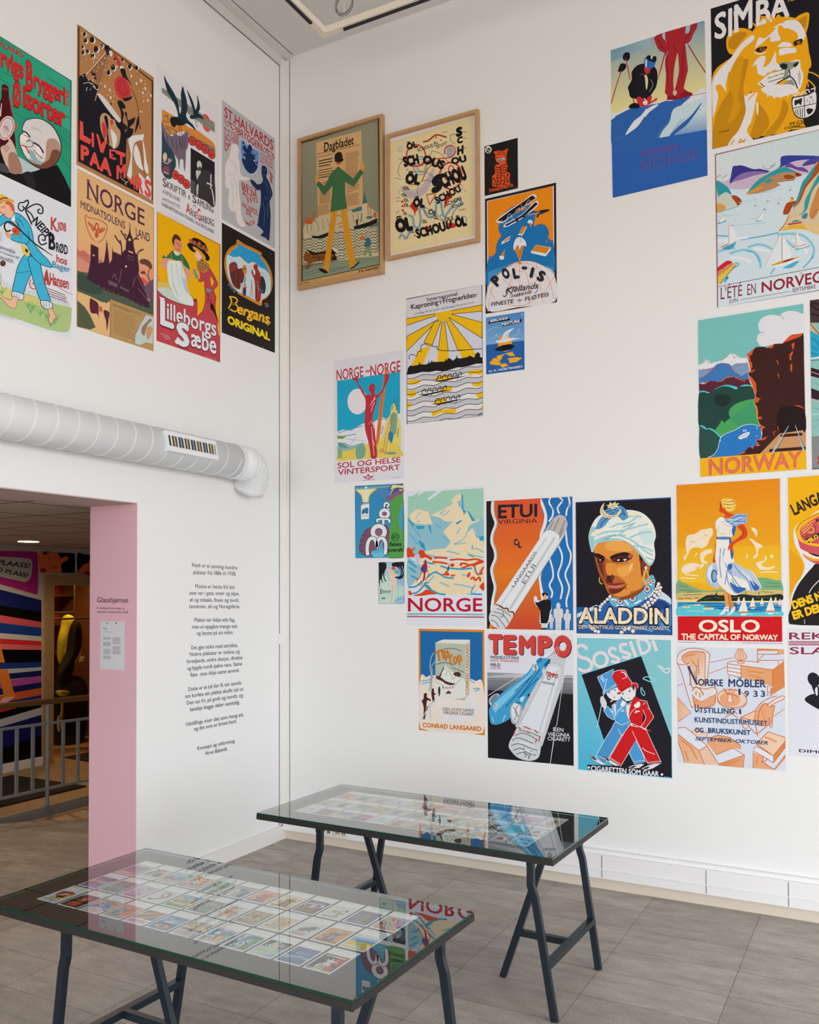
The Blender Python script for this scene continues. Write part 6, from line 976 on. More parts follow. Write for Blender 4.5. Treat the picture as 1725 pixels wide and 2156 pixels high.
p = Poster('waterfall', 'R', 'C2', '1410,66 2400,-70 2420,1980 1442,2040', '84898a', 'poster of a turquoise river cut by the frame edge, right of the cliff poster')
p.f('1412,70 2398,-60 2410,1650 1436,1650', '8cc0ba').f('1412,70 2398,-60 2400,320 1416,330', '4a3438').m('1420,120 1520,180 1700,160/1420,230 1600,260/1430,90 1560,130', 24, '2a2028').s('1414,330 1470,360 1520,440 1560,480 1420,420', 'c8b48c').ls('1418,340 1470,400 1520,470', 10, '5a4a4c').f('1416,420 1520,480 1800,500 1800,740 1420,740', '2aa4cc').m('1424,500 1500,560 1540,640/1430,600 1500,650/1424,680 1500,700', 14, '1c84ae').m('1420,745 1480,740 1540,724', 16, 'e4e6e8').m('1420,770 1540,760', 10, '2a7a9a')
p.f('1424,850 1700,930 1700,1020 1426,950', '331c28').f('1428,1090 1700,1190 1700,1270 1432,1210', '331c28').m('1432,900 1540,940/1430,1216 1540,1250', 8, 'd8a0a8').m('1430,1020 1540,1060/1436,1320 1540,1330/1436,1480 1540,1450/1440,1560 1500,1530', 14, '7ab0b0').m('1436,1400 1540,1390', 16, 'a8d8d4').ls('1436,1650 1540,1636 1700,1620', 6, 'c8d0d0').f('1438,1650 2410,1600 2420,1980 1442,2030', '84898a').t('S', 1500, 1972, 1580, 1966, 90, 'cc2c34', .06).t('OGNEFJORD', 1600, 1966, 2380, 1930, 90, 'cc2c34', .06).l('1440,2028 2420,1972', 6, '3a3a3e').done()
# ------------------------------------------------------------------ the lower prints of the right wall
p = Poster('coast', 'R', 'C3', '88,132 696,88 704,1008 98,1022', 'dde3e8', 'blue and green poster of fat white letters running up a coastline')
p.f('104,136 684,104 690,996 112,1006', '2f9cc4', '3a86bc', '300,1000 300,200').f('106,138 540,112 500,260 106,210', '4a86b8').f('106,160 530,128 526,150 106,182', '7ab0a8').f('500,150 684,104 686,210 560,240', '3a5a90')
p.s('540,300 600,250 684,220 690,996 500,996 520,700 540,560 530,420 520,340', '57a04e').s('690,340 660,400 636,500 640,600 684,680 690,500', '4a9cc8').s('470,280 520,250 560,230 600,200 684,170 684,220 600,260 540,300 500,310', '8a5a78').ls('410,320 470,290 530,240', 5, '4a5a80')
p.fm('526,176 560,120 684,128 684,160 620,150/580,160 540,220 520,250 550,180/640,170 680,180 676,192 634,184', 'e8dc7a').f('110,182 370,164 300,210 262,260 256,330 210,334 196,270 160,220', 'e8e2b8').m('116,184 180,240 200,330/360,168 280,240 262,330/130,190 190,250/340,176 276,230', 12, 'e6d05c').c(236, 152, 14, 14, 'e8ecec')
p.f('172,366 278,338 274,534 172,540', 'e8eaee').l('172,366 278,338 274,534 172,540 172,366', 5, '5a4a58').f('188,350 276,338 276,350 188,366', 'c8b0b0').s('186,430 220,410 262,400 258,470 220,460 190,480', '3a78ac').m('184,500 260,496/190,420 250,390', 8, 'b0a83c').ls('210,440 220,460 250,450', 5, '22344a')
p.s('146,900 160,820 180,740 230,660 320,620 400,600 480,600 520,660 520,740 510,820 500,960 300,990 200,970 170,940', '7d5268').m('150,880 180,850 200,860/160,800 200,790 210,800/180,740 230,720 240,740/220,670 260,670/300,640 330,650/160,930 200,910', 10, '2f4a70')
def fat(pts, w_): p.ls(pts, w_+14, '35404e'); p.ls(pts, w_, 'e4e7ea')
fat('460,420 462,350 490,340 514,360 490,390 470,392 520,420', 22); p.o(460, 470, 48, 46, 50, '35404e').o(460, 470, 48, 46, 38, 'e4e7ea').c(460, 470, 26, 26, '7d5268').o(460, 470, 13, 12, 4, 'b08aa0')
fat('378,572 370,545 400,536 490,536 520,550 516,576', 24); fat('446,540 446,600', 30); p.o(390, 690, 72, 72, 66, '35404e').o(390, 690, 72, 72, 52, 'e4e7ea').c(388, 696, 44, 44, '7d5268').o(384, 700, 28, 26, 4, 'b08aa0').o(384, 700, 14, 12, 4, 'b08aa0')
p.s('300,930 380,900 400,860 420,810 440,800 436,860 460,990 330,996', '55b4d4').m('320,950 380,960 440,930/330,975 400,980 450,960', 6, 'a8d8e4')
fat('258,972 250,900 260,820 292,770 330,770 356,810 366,880 376,810 400,770 440,770 470,810 476,880 468,960', 40)
p.o(590, 752, 44, 48, 7, '1d3424').t('BATO', 556, 772, 626, 770, 44, '1d3424', .02).t('faaes', 518, 862, 668, 858, 52, '16241c', .025).t('overalt', 500, 932, 686, 926, 52, '16241c', .025)
p.l('104,136 684,104 690,998 110,1006 104,136', 4, '35607c').done()

p = Poster('wings', 'R', 'C3', '384,1056 702,1050 704,1560 388,1566', 'e2e6ea', 'small tall poster of a pale winged figure against mint and blue')
p.f('390,1060 696,1054 698,1555 394,1560', 'a9c9dc').f('394,1340 470,1210 520,1260 600,1330 698,1360 698,1555 394,1560', 'bcdccc').s('394,1250 440,1220 480,1200 540,1260 560,1400 560,1555 394,1560', 'c3dccf').f('600,1060 696,1054 698,1340 620,1310', '8fbcdc').m('440,1240 480,1210 520,1270/500,1230 540,1290', 4, '8ab0a8').s('590,1530 620,1480 660,1470 698,1460 698,1555 570,1555', '9cc4dc').m('580,1520 620,1500 660,1510/600,1540 660,1490 690,1500', 5, '5a90b8')
WB = '1c1e24'
p.s('394,1064 470,1060 484,1100 476,1140 450,1180 430,1240 440,1300 470,1320 430,1300 412,1260 404,1330 424,1380 396,1320 392,1200', WB).m('470,1130 450,1200 460,1260 480,1290/450,1120 420,1200 410,1260', 12, WB).s('550,1070 620,1056 696,1056 696,1150 690,1230 650,1260 600,1250 566,1220 620,1230 650,1200 640,1140 600,1110 560,1110', WB).m('640,1110 660,1170 640,1230/670,1100 684,1160 670,1220', 7, '8fb4cc')
p.s('470,1150 510,1140 540,1150 570,1160 596,1200 590,1240 604,1290 600,1340 576,1400 560,1480 556,1550 520,1555 540,1500 546,1420 536,1340 540,1280 520,1220 500,1170', 'e9cdb6').m('560,1340 552,1440 546,1540/490,1160 540,1170 560,1210', 4, 'b08a78').c(570, 1130, 26, 22, 'd8563c').s('580,1160 610,1150 640,1180 620,1200 590,1196', '5cb0a0').c(604, 1212, 18, 18, 'e9cdb6').l('620,1220 624,1500', 4, '6a94a8')
p.t('S', 402, 1440, 430, 1440, 60, '2a2c34', .02, .2).t('ilences', 430, 1428, 536, 1422, 42, '2a2c34', .01, .15).t('EAU DE COLOGNE', 432, 1440, 530, 1438, 8, '2a2c34').t('RIM', 424, 1502, 470, 1502, 18, '2a2c34', .05).l('390,1060 696,1054 698,1556 394,1560 390,1060', 5, '4a6478').done()

p = Poster('peak', 'R', 'C3', '724,196 1662,132 1672,1840 732,1812', 'dde0ea', 'white edged poster of a snowy peak with orange trees and small skiers over crimson capitals')
p.f('746,236 830,200 900,206 1660,160 1662,620 740,620', '9fcfb8').s('730,200 860,196 840,230 760,260', 'dde0ea').fm('870,250 960,190 900,186 860,232/970,300 1100,190 1170,184 1010,300', 'dde0ea')
CRM, BL1, BL2, OG = 'ead9b4', '8fc0cf', '2f9dc4', 'd9461c'
p.f('740,520 780,480 860,416 990,440 1020,490 1080,470 1200,400 1280,340 1270,310 1340,240 1400,230 1420,330 1430,420 1460,440 1560,550 1620,510 1664,560 1664,1000 740,1000', BL1)
p.s('762,500 800,450 860,416 960,440 990,440 1020,540 1040,590 940,600 860,590 800,570', CRM).s('1020,490 1120,440 1200,400 1270,360 1280,330 1270,310 1330,240 1390,236 1384,300 1350,330 1380,400 1410,440 1430,480 1400,540 1300,560 1200,560 1130,520 1060,500', CRM).f('1170,690 1250,600 1320,540 1430,490 1460,440 1560,560 1620,516 1600,560 1500,600 1470,640 1460,680 1380,770 1280,860 1220,900 1260,800', CRM).s('1420,720 1490,680 1530,650 1600,760 1660,820 1664,1000 1200,990 1000,960 940,930 1100,880 1280,840', CRM).s('740,1100 900,1020 1100,1020 1300,1060 1664,1040 1664,1300 1500,1440 1200,1440 1000,1400 740,1300', CRM)
p.f('740,520 830,610 980,600 1040,590 1180,700 1260,810 1200,890 1060,900 960,920 740,940', BL1).fm('1390,232 1410,250 1416,420 1444,440 1420,480 1400,400/1462,440 1480,440 1560,556 1520,560/1320,580 1400,540 1396,560 1340,602/832,620 940,616 940,650 860,660/990,600 1020,620 1030,720 1000,660/740,520 780,560 830,610 810,620 750,560/860,780 940,830 960,920 900,870/1600,760 1664,720 1664,790 1620,800/1540,680 1600,760 1580,760', BL2)
p.fm('836,530 870,470 910,450 860,500 850,530/1120,470 1210,410 1200,430 1140,480/1340,320 1400,310 1400,380 1360,380/1500,610 1664,540 1664,740 1600,740 1540,640/1040,490 1180,560 1200,660 1130,660', BL1).m('1460,700 1400,790 1300,840 1450,820/1380,640 1330,720/1240,420 1210,470 1150,490/850,570 890,550', 13, BL1).m('1080,600 1140,640/780,600 900,760/1180,740 1220,800/760,700 860,840', 8, BL2)
p.m('1210,920 1300,940 1370,960/1460,950 1560,980 1660,1000/1510,890 1600,900 1660,940', 18, BL1).m('1520,850 1530,880/1480,970 1540,990', 14, BL2)
p.s('736,880 800,900 820,870 830,890 800,930 840,980 820,1000 780,990 736,1000', OG).s('870,930 900,906 940,920 960,960 1000,980 1040,1010 1020,1030 960,1000 900,1010 880,980', OG).m('1040,1050 1140,1060 1200,1070 1220,1080/1060,1006 1120,1000 1220,1010/1250,1030 1360,1020 1460,1030 1560,1020 1650,1040/1380,1080 1420,1070 1480,1090/1390,1130 1450,1110 1540,1080', 22, OG).s('1256,1080 1290,1070 1310,1090 1280,1116 1256,1100', OG).s('1370,1070 1400,1070 1396,1100 1376,1100', OG).s('1490,1080 1540,1070 1600,1040 1660,1040 1660,1060 1580,1090 1540,1110', OG)
p.s('740,1020 840,1060 900,1100 890,1180 820,1300 740,1340', BL1).m('750,1040 850,1120/760,1120 840,1180/780,1220 860,1260/930,1050 1100,1090 1220,1130/1000,1110 1100,1170/1240,1130 1400,1140 1520,1130/980,1240 1060,1180 1130,1200 1200,1240 1300,1250/1000,1300 940,1320 1000,1380 1100,1430/750,1360 840,1350 920,1280/760,1440 860,1420 960,1330 1060,1420 1200,1450/1500,1440 1640,1446', 20, BL2).m('1300,1320 1420,1340 1540,1370/1130,1300 1250,1350/1400,1210 1500,1220/900,1200 960,1140/1000,1290 1060,1220', 18, BL1).s('1010,1100 1080,1080 1140,1090 1100,1160 1030,1160', CRM).s('820,980 880,960 890,1060 840,1090 826,1040', 'b8c8d8').m('830,1000 850,1080/880,1000 880,1080', 6, 'e8e4e8')
p.s('1150,1200 1190,1190 1200,1160 1230,1180 1250,1210 1220,1220 1160,1210', OG).m('1260,1220 1300,1225/1270,1210 1320,1216', 14, OG).s('1460,1240 1470,1190 1500,1180 1490,1230', OG).m('1500,1260 1540,1240 1550,1280/1560,1280 1610,1240 1620,1290/1545,1090 1570,1180 1600,1210/1620,1210 1640,1150 1660,1110/1600,1200 1650,1190', 22, OG).m('1540,1100 1580,1200/1600,1220 1620,1150', 9, BL2).s('1610,1350 1664,1300 1664,1400 1630,1380', OG).s('750,1400 780,1410 790,1450 756,1450', OG).s('810,1460 900,1430 960,1390 1020,1400 1090,1440 1000,1450 900,1464', OG).ls('1510,1450 1520,1390 1560,1330', 12, BL2).m('1460,1440 1520,1430 1560,1420', 10, BL1)
p.s('896,1140 920,1090 940,1070 950,1030 968,1030 970,1070 980,1100 976,1150 956,1200 950,1260 924,1290 930,1240 934,1190 910,1170', 'a82440').s('900,1130 930,1110 956,1130 940,1160 910,1160', '23509c').m('906,1170 880,1240 846,1284/976,1150 990,1180', 9, 'a82440').m('890,1310 930,1280/890,1340 920,1310/960,1280 1000,1190', 8, 'a82440').s('1216,1150 1230,1110 1246,1100 1244,1140 1230,1170', '2f5a9c').s('1230,1060 1240,1090 1236,1110', '2a88c0')
p.t('NORGE', 744, 1650, 1646, 1650, 168, 'b8182e', .016, 0, 166).f('732,1676 1668,1684 1668,1694 732,1688', '3aa0a8').f('734,1708 1668,1716 1668,1728 734,1720', 'a81c38').lines('740,1694 870,1696 870,1702 740,1700', 1, '8a8a98', 3, 2).lines('1460,1700 1650,1702 1650,1708 1460,1706', 1, '8a8a98', 3, 2).done()

p = Poster('cigarette', 'R', 'C4', '56,104 804,64 812,1222 68,1206', 'd8552e', 'orange and blue poster of a giant white cigarette with wavy smoke lines')
p.f('58,104 540,80 550,1216 70,1206', 'd9552f', 'e8861f', '300,300 420,640').f('120,700 550,700 550,1216 110,1208', 'e07c22', 'c9482e', '300,700 300,1150')
p.s('58,108 110,106 96,200 140,310 104,400 120,480 146,560 112,700 140,850 130,960 110,1060 80,1208 60,1206', '1f1d24').ls('116,106 112,170 126,240 142,300 112,390 108,460 134,530 138,600 106,690 118,770 136,850 116,960 106,1050', 26, 'e2e6e8').ls('128,106 124,170 136,240 150,300 122,390 120,460 144,530 148,600 118,690 128,770 144,850 126,960', 7, '8ac0bc')
p.f('540,80 804,64 810,1220 560,1216 552,900 530,780 552,650 545,380 575,280 540,180', '1f6fb4').s('530,82 556,130 584,220 580,300 548,380 530,420 560,480 580,560 560,640 530,740 540,840 560,920 560,1000 540,980 520,840 512,740 540,640 550,560 530,480 520,400 550,300 560,220 530,130', 'e2e6e8').f('560,360 620,260 700,220 760,260 740,460 600,620 560,700', '1f6fb4')
p.m('612,70 604,120 634,170 632,230 600,280/690,70 716,100 676,160 690,210/770,66 780,130 756,180 750,230/640,510 606,580 630,680 636,760 606,830 630,890 620,940/690,430 676,470 712,560 710,640 680,740 716,850 700,950/744,340 760,480 790,560 780,640 742,740 776,850 752,960 756,1020', 15, 'e2e4e8').m('608,90 640,180/690,80 720,110/780,130 764,190', 5, '1b4a84')
p.f('112,1030 560,370 640,250 690,218 744,236 764,300 740,390 690,480 290,1092', 'dde0e4').f('560,370 590,320 640,250 690,218 744,236 764,300 744,380 700,420 660,380', 'bdb8b6').f('560,368 610,350 664,372 690,400 676,440 300,1080 240,1010 120,1040', 'e4e7ea').l('580,420 180,1010', 16, 'd0d4d8').l('650,420 260,1040', 22, 'c4c9ce').m('640,280 600,350/690,250 640,360/740,270 690,390/720,340 700,420', 14, '9a9492').ls('558,372 600,352 660,370 692,404 690,440', 5, '9aa0a8').l('300,1086 692,470 740,390', 4, '5a646c')
p.s('130,1010 170,990 220,1020 260,1040 296,1064 290,1100 250,1170 220,1204 170,1208 110,1180 82,1120 96,1060', 'd6dadb').m('120,1060 190,1080 240,1130 250,1160/100,1090 150,1100 200,1160 230,1200/96,1130 140,1150 170,1196/150,1030 220,1060 270,1100/200,1060 210,1090 180,1110', 8, '7a8284').ls('140,996 176,1008 210,1030 240,1030 256,1060 290,1060 296,1086', 10, '1f1d24').ls('150,1000 200,1034 250,1060 286,1074', 8, 'e0a080')
p.t('ETUI', 160, 250, 500, 234, 118, '26202e', .03, 0, 112).t('ETUI', 160, 250, 500, 234, 118, '26202e', .015, 0, 112).t('VIRGINIA', 160, 302, 500, 290, 42, '4a2430', .003, 0, 40).t('C', 296, 484, 334, 484, 54, '26304a', .05).t('L', 334, 504, 368, 504, 52, '26304a', .05).tr('LANGAARDS', 300, 852, 500, 552, 30, '5a626c', .006).tr('ETUI', 394, 822, 490, 664, 40, '6a727c', .006)
def man(x, y, k, c):
    f_ = lambda pts: [(x+(a_)*k, y+(b_)*k) for a_, b_ in P2(pts)]
    p.s(f_('-14,-60 -46,-50 -50,0 -44,40 -34,36 -30,100 -26,180 -6,180 0,120 6,180 26,180 32,100 36,36 46,40 50,0 46,-50 14,-60 20,-66 18,-96 -18,-96 -20,-66'), c); p.s(f_('-30,-96 30,-98 16,-104 12,-118 -12,-118 -16,-102'), c); p.l(f_('0,-50 0,100'), 3*k, 'a8a6ac'); p.l(f_('-30,100 30,100'), 3*k, 'a8a6ac')
man(682, 1080, .82, 'd8d6da'); man(760, 1110, .62, 'd8d6da'); man(622, 1130, .42, 'd0ced2')
p.s('540,900 560,890 590,900 596,930 586,955 610,960 626,1040 620,1060 606,1140 590,1170 580,1210 540,1212 536,1170 520,1150 524,1050 500,1020 480,990 470,960 474,930 494,926 504,960 530,960 550,950', 'e2e4e8').f('530,966 560,952 590,950 616,962 622,1030 610,1060 598,1130 586,1160 530,1160 526,1050 490,1000 480,970 500,980', '17151a').s('552,920 570,904 588,926 578,956 556,950', 'e0a890').s('542,900 570,892 592,904 590,926 566,908 552,930', '17151a').f('474,932 494,934 490,964 474,958', 'dfe4ea').f('544,1166 580,1164 578,1196 546,1196', 'c8d8d4').f('536,1200 580,1198 580,1214 536,1214', '17151a').done()

p = Poster('turban', 'R', 'C4', '832,116 1658,66 1666,1262 842,1246', '1d5a9c', 'dark poster of a man in a white turban with gold earrings and pearls')
p.inner(.006, .2, .008, .008, '1d1a22')
SKO, SKM, SKD = 'e0913a', 'b8662a', '6a2c1c'
p.s('1300,640 1420,600 1480,640 1460,740 1440,860 1300,930 1150,920', SKM)
p.f('842,1090 1000,1010 1100,980 1300,920 1480,860 1560,900 1650,970 1664,1010 1664,1258 844,1244', '2a62aa').s('842,1080 930,1040 1010,1000 1010,1030 930,1070 844,1110', 'c8dce8').s('1560,880 1640,930 1664,970 1664,1000 1600,960 1550,940', 'c8dce8').s('1640,1040 1664,1040 1664,1200 1600,1230 1560,1180', '3f8cc8').s('1440,1000 1560,960 1640,1010 1560,1040 1460,1040', '1d3f7c').s('860,1150 960,1100 1040,1160 960,1230 860,1230', '3f8cc8').f('844,1180 1664,1180 1664,1258 844,1244', '245a9e').m('860,1170 1000,1200/1300,1180 1500,1230/1560,1160 1650,1230', 14, '5aa0cc')
p.s('1116,930 1200,940 1320,880 1420,800 1490,740 1520,790 1500,880 1420,960 1320,1020 1180,1020 1130,980', '6ab4d0').m('1140,950 1200,970 1190,1010/1240,940 1290,1000/1390,850 1440,900/1480,790 1440,830 1500,820/1340,990 1400,960/1190,990 1250,1010', 14, 'dfe6e8').m('1160,960 1220,1000/1400,880 1470,820/1270,930 1300,960/1460,780 1500,800', 10, 'd89a4a')
for x, y, r_ in ((1325, 940, 34), (1450, 862, 30), (1216, 970, 24), (1500, 796, 20)): p.o(x, y, r_, r_*1.1, 12, '3f8cc8').o(x, y, r_*.7, r_*.75, 7, 'e6ddcc').c(x, y, r_*.42, r_*.45, 'c23c2c')
p.s('990,540 1010,470 1100,440 1260,440 1380,500 1400,620 1410,740 1420,800 1400,860 1300,920 1230,936 1150,926 1110,890 1080,820 1040,740 1010,650', SKM).s('1010,480 1120,448 1250,450 1340,500 1390,580 1330,640 1180,640 1100,600 1000,560', SKO).s('1180,660 1330,610 1400,640 1410,740 1400,850 1290,880 1260,800 1190,740', SKO).s('1220,860 1300,880 1290,912 1220,930 1160,910', SKO).s('1096,640 1180,650 1200,720 1180,750 1110,740 1090,690', SKO).s('1100,460 1240,452 1330,520 1240,540 1100,520', 'eba650').s('1190,690 1290,660 1330,690 1240,760', 'eba650').s('1300,660 1330,640 1300,710', 'f0c48a')
p.s('1000,560 1060,570 1090,600 1084,690 1100,760 1076,800 1040,720 1014,650', 'a04c24').s('1020,610 1060,620 1070,700 1080,760 1050,710', SKD).s('1110,760 1150,740 1170,760 1150,800 1180,820 1110,820 1090,790', SKD).s('1120,860 1180,860 1240,850 1280,820 1230,880 1170,906 1130,900', SKD).s('1210,940 1290,915 1400,860 1440,810 1420,870 1340,930 1230,960', '8a4a22').s('1380,560 1420,600 1410,700 1420,790 1400,740 1390,640', SKD)
p.s('990,556 1040,560 1084,590 1070,600 1010,590', '2a1416').s('1130,584 1180,560 1260,544 1326,568 1300,580 1220,580 1140,600', '2a1416').s('1140,600 1230,580 1310,580 1330,570 1310,606 1240,630 1160,630', '5a241a').s('1020,606 1060,596 1084,610 1060,630 1030,630', '2a1416').s('1180,612 1220,592 1270,596 1290,606 1250,628 1200,630', '1a0e12').s('1190,614 1210,604 1206,622', 'e8dcd0').s('1246,604 1276,606 1252,620', 'e8dcd0').c(1228, 610, 12, 12, '3a1a12').s('1036,610 1048,606 1046,622', 'e8dcd0').s('1290,566 1330,566 1320,590 1290,596', 'b05a5a').m('1190,640 1250,644 1290,626', 5, '8a4a22').ls('1090,640 1090,700 1110,760 1150,776', 6, '8a4a22').s('1100,756 1130,750 1150,800 1120,800', '4a1c14')
p.s('1096,816 1130,812 1170,810 1220,804 1264,816 1220,836 1160,836', '9a3c30').s('1120,836 1180,836 1250,822 1210,848 1150,852', 'd07a6a').ls('1100,818 1150,826 1240,820', 5, '4a1410')
p.s('1396,600 1420,580 1450,590 1480,640 1470,660 1440,660 1420,700 1400,660', '7a3a22').s('1386,560 1430,560 1420,600 1400,620', '2a1416').ls('1440,690 1416,760 1420,800 1440,824 1464,800 1464,760 1444,690', 14, 'dfa53e').ls('1440,700 1424,770 1440,812', 5, 'f0d08a').c(1440, 680, 13, 14, 'c8dce8').ls('1040,760 1036,790 1050,816 1066,816', 9, 'dfa53e')
TW, TBs = 'e6e9e2', '9ccbd0'
p.s('944,420 960,340 1010,250 1100,200 1250,180 1350,186 1430,220 1500,300 1526,400 1510,470 1520,560 1510,620 1480,660 1440,640 1400,560 1340,500 1260,450 1120,450 1020,470 980,546 960,510', TW).s('946,420 970,330 1000,340 990,440 1000,480 980,540 958,500', TBs).s('1000,440 1100,410 1200,420 1300,470 1400,560 1470,640 1510,600 1490,650 1440,640 1380,560 1260,450 1120,450 1010,470', TBs).s('1380,360 1460,340 1520,400 1500,470 1420,480 1390,420', 'cfe2e0').m('1010,400 1100,370 1220,360 1340,330 1460,300/1040,430 1140,400 1260,400/1160,420 1240,370 1330,300/1210,400 1330,450 1440,540 1500,570/1200,300 1290,290 1360,240/1260,250 1330,230 1400,240/1300,420 1400,380 1490,370/1330,490 1420,500 1500,540/1120,340 1200,300', 14, TBs).m('1080,440 1180,390/1240,330 1350,290/1440,590 1500,610', 7, '6aa0ac').m('1020,360 1180,330/1130,420 1210,420 1300,450/1420,240 1490,330', 12, 'f0eede').s('1240,200 1340,190 1400,220 1300,230', 'efe6cc').s('960,400 1000,360 1080,350 1010,400', 'efe6cc')
p.s('1010,320 1040,260 1080,220 1060,200 1110,170 1200,140 1260,170 1286,240 1240,270 1200,240 1130,260 1090,310 1050,340 1000,346', '5a96c4').m('1090,200 1150,180 1210,190/1040,330 1070,280 1110,250/1200,230 1240,210 1260,230/1120,220 1170,200/1230,160 1260,230', 8, '2a5a94')
p.s('1060,140 1080,120 1072,170 1100,210 1150,226 1190,210 1220,170 1222,200 1190,240 1140,250 1080,240 1046,210 1046,170', 'e6d6a8').o(1130, 180, 70, 58, 4, '8a6a3a', 0, 30, 200).f('1096,140 1120,134 1130,112 1150,126 1180,104 1176,124 1212,120 1190,140 1206,160 1170,156 1156,180 1140,160 1104,164 1116,150', 'ead8aa').m('1120,150 1190,134/1150,126 1160,170', 3, '8a6a3a')
rr = random.Random(5)
def pearls(pts, r_):
    q = crom(P2(pts), False, 8); acc = 0; last = None
    for a_ in q:
        if last is None or math.hypot(a_[0]-last[0], a_[1]-last[1]) > r_*1.7:
            p.c(a_[0], a_[1], r_, r_, '8a7a74', 0, 12).c(a_[0]-1, a_[1]-1, r_*.86, r_*.86, 'e9dfd2', 0, 12).c(a_[0]-r_*.3, a_[1]-r_*.3, r_*.3, r_*.3, 'f6f2ea', 0, 8); last = a_
pearls('1550,820 1530,900 1460,980 1400,1030', 17); pearls('1568,850 1550,920 1480,1000 1420,1040', 15); pearls('1130,930 1090,970 1050,1010 1040,1060', 15); pearls('1540,840 1490,910 1430,950', 12); pearls('960,1180 990,1220 1040,1236', 17); pearls('1230,1240 1280,1200 1340,1236', 19)
for o_, c_, b_ in ((5, '1b1828', .07), (0, 'efe2c8', .03)):
    p.t('ALADDIN', 858-o_, 1156+o_, 1638+o_, 1164+o_, 138+o_*2, c_, b_, 0, 140+o_*2)
p.m('900,1150 920,1080 930,1040 950,1140/990,1030 1000,1100 1020,1140 1050,1146/1110,1150 1140,1050 1170,1140/1226,1140 1236,1060 1290,1060 1300,1120/1356,1140 1370,1060 1410,1070 1420,1130/1490,1050 1500,1090 1486,1140/1560,1150 1570,1060 1610,1140 1620,1050', 6, 'c89a5c')
p.t('DEN EVENTYRLIG GODE TYRKISKE CIGARETT', 858, 1206, 1644, 1220, 36, '23203a', .04).t('DEN EVENTYRLIG GODE TYRKISKE CIGARETT', 860, 1205, 1642, 1219, 34, 'efe2c0', .006).l('834,118 1657,68 1665,1260 843,1244 834,118', 7, '1a2a5a').done()

p = Poster('capital', 'R', 'D1', '60,160 1296,78 1322,1996 84,2016', 'dfe1ea', 'orange poster of a blonde woman in a white dress above a harbour')
p.f('80,172 1274,94 1290,1700 92,1520', 'e58a12', 'edb520', '600,200 560,1150').f('86,900 1288,860 1290,1300 90,1300', 'ecb01c', 'eabe34', '600,900 600,1300')
CLD = 'eedcc0'
for q in ('190,800 220,750 300,730 360,690 420,680 490,670 500,740 460,800 440,860 380,900 300,890 240,920 210,980 190,900', '160,1010 200,960 190,1030', '360,960 420,920 480,910 490,950 420,980 400,1040 450,1060 400,1080 360,1040', '280,1000 320,950 320,970', '140,1130 200,1080 300,1070 350,1100 300,1150 230,1180 160,1190', '340,1100 380,1080 400,1100 350,1140', '940,660 1000,680 1014,730 1004,770 990,740', '920,790 960,800 1000,830 1060,860 1070,890 1030,910 1010,1000 960,1010 1000,960 990,880', '1160,980 1200,980 1180,1020', '1000,1070 1090,1040 1110,980 1120,1030 1060,1090 1130,1120 1220,1100 1180,1140 1080,1150 1040,1140', '880,1020 900,960 904,1000'): p.s(q, CLD)
p.m('200,850 260,800 340,760/240,880 320,840 400,820/180,1140 260,1110/1050,1180 1150,1170 1250,1180/130,1240 300,1250/180,1200 340,1220/980,830 1010,880', 9, 'f4ece0').m('230,820 300,830/400,740 440,760/300,1130 360,1110', 7, 'e2a83c')
p.s('88,1285 150,1290 240,1330 340,1370 460,1390 560,1380 660,1370 660,1500 90,1500', '86a67c').s('1000,1250 1060,1236 1140,1246 1230,1270 1290,1280 1290,1470 900,1470 960,1380 1040,1330', '74ac7c').s('90,1420 300,1410 600,1400 1290,1380 1290,1480 90,1500', 'cdb872').m('100,1330 220,1350/120,1380 280,1390/1100,1290 1260,1310/1090,1340 1280,1340/160,1440 380,1430/200,1410 360,1400/1060,1400 1200,1410', 7, '5a7a50').m('290,1470 340,1475/180,1476 260,1480/100,1480 160,1484', 12, 'c05a2a')
p.f('92,1495 1290,1495 1290,1525 92,1520', 'e8d890').s('310,1515 380,1470 440,1440 520,1436 545,1410 560,1440 640,1440 740,1440 850,1430 1000,1446 1140,1440 1290,1430 1290,1500 1000,1505 600,1512 400,1512', '20241c').m('400,1490 480,1470/700,1470 820,1460/1000,1470 1150,1470/520,1460 600,1480', 9, '4a5a34').m('545,1400 545,1440/880,1400 880,1440/1030,1400 1034,1440/490,1420 490,1450', 8, '3a4a3c')
p.f('92,1522 1290,1525 1294,1680 94,1678', '2a8ec4').s('92,1580 300,1540 420,1560 600,1610 900,1640 1294,1630 1294,1680 94,1678', '5cc4d0').m('200,1540 600,1530/400,1570 640,1570/700,1560 1000,1550/1000,1590 1290,1580/760,1600 1080,1610/500,1590 640,1600', 10, '1c5a9c').m('1100,1640 1280,1650/200,1620 400,1630/860,1650 960,1660', 9, '9adce0')
for x, y, k in ((860, 1630, 1), (964, 1572, .62), (1172, 1620, .95), (800, 1530, .4), (1070, 1545, .42), (1226, 1530, .4), (1275, 1550, .4)):
    p.f([(x-64*k, y), (x-4, y-165*k), (x+4, y-165*k), (x+44*k, y)], 'ebe4dc').l([(x, y-165*k), (x, y)], 3, 'b8a890').f([(x-70*k, y), (x+76*k, y), (x+56*k, y+14*k), (x-56*k, y+14*k)], 'c87a3c').f([(x-40*k, y+24*k), (x+40*k, y+24*k), (x+20*k, y+44*k), (x-30*k, y+44*k)], 'd8e8ec')
for x, y, k in ((196, 1575, .7), (320, 1550, .6), (450, 1590, 1)): p.f([(x-70*k, y), (x+70*k, y-6), (x+50*k, y+16*k), (x-50*k, y+18*k)], 'e0d8c8').f([(x-40*k, y-14*k), (x+30*k, y-16*k), (x+30*k, y), (x-40*k, y)], 'd88a3c')
RSK = 'd8481e'
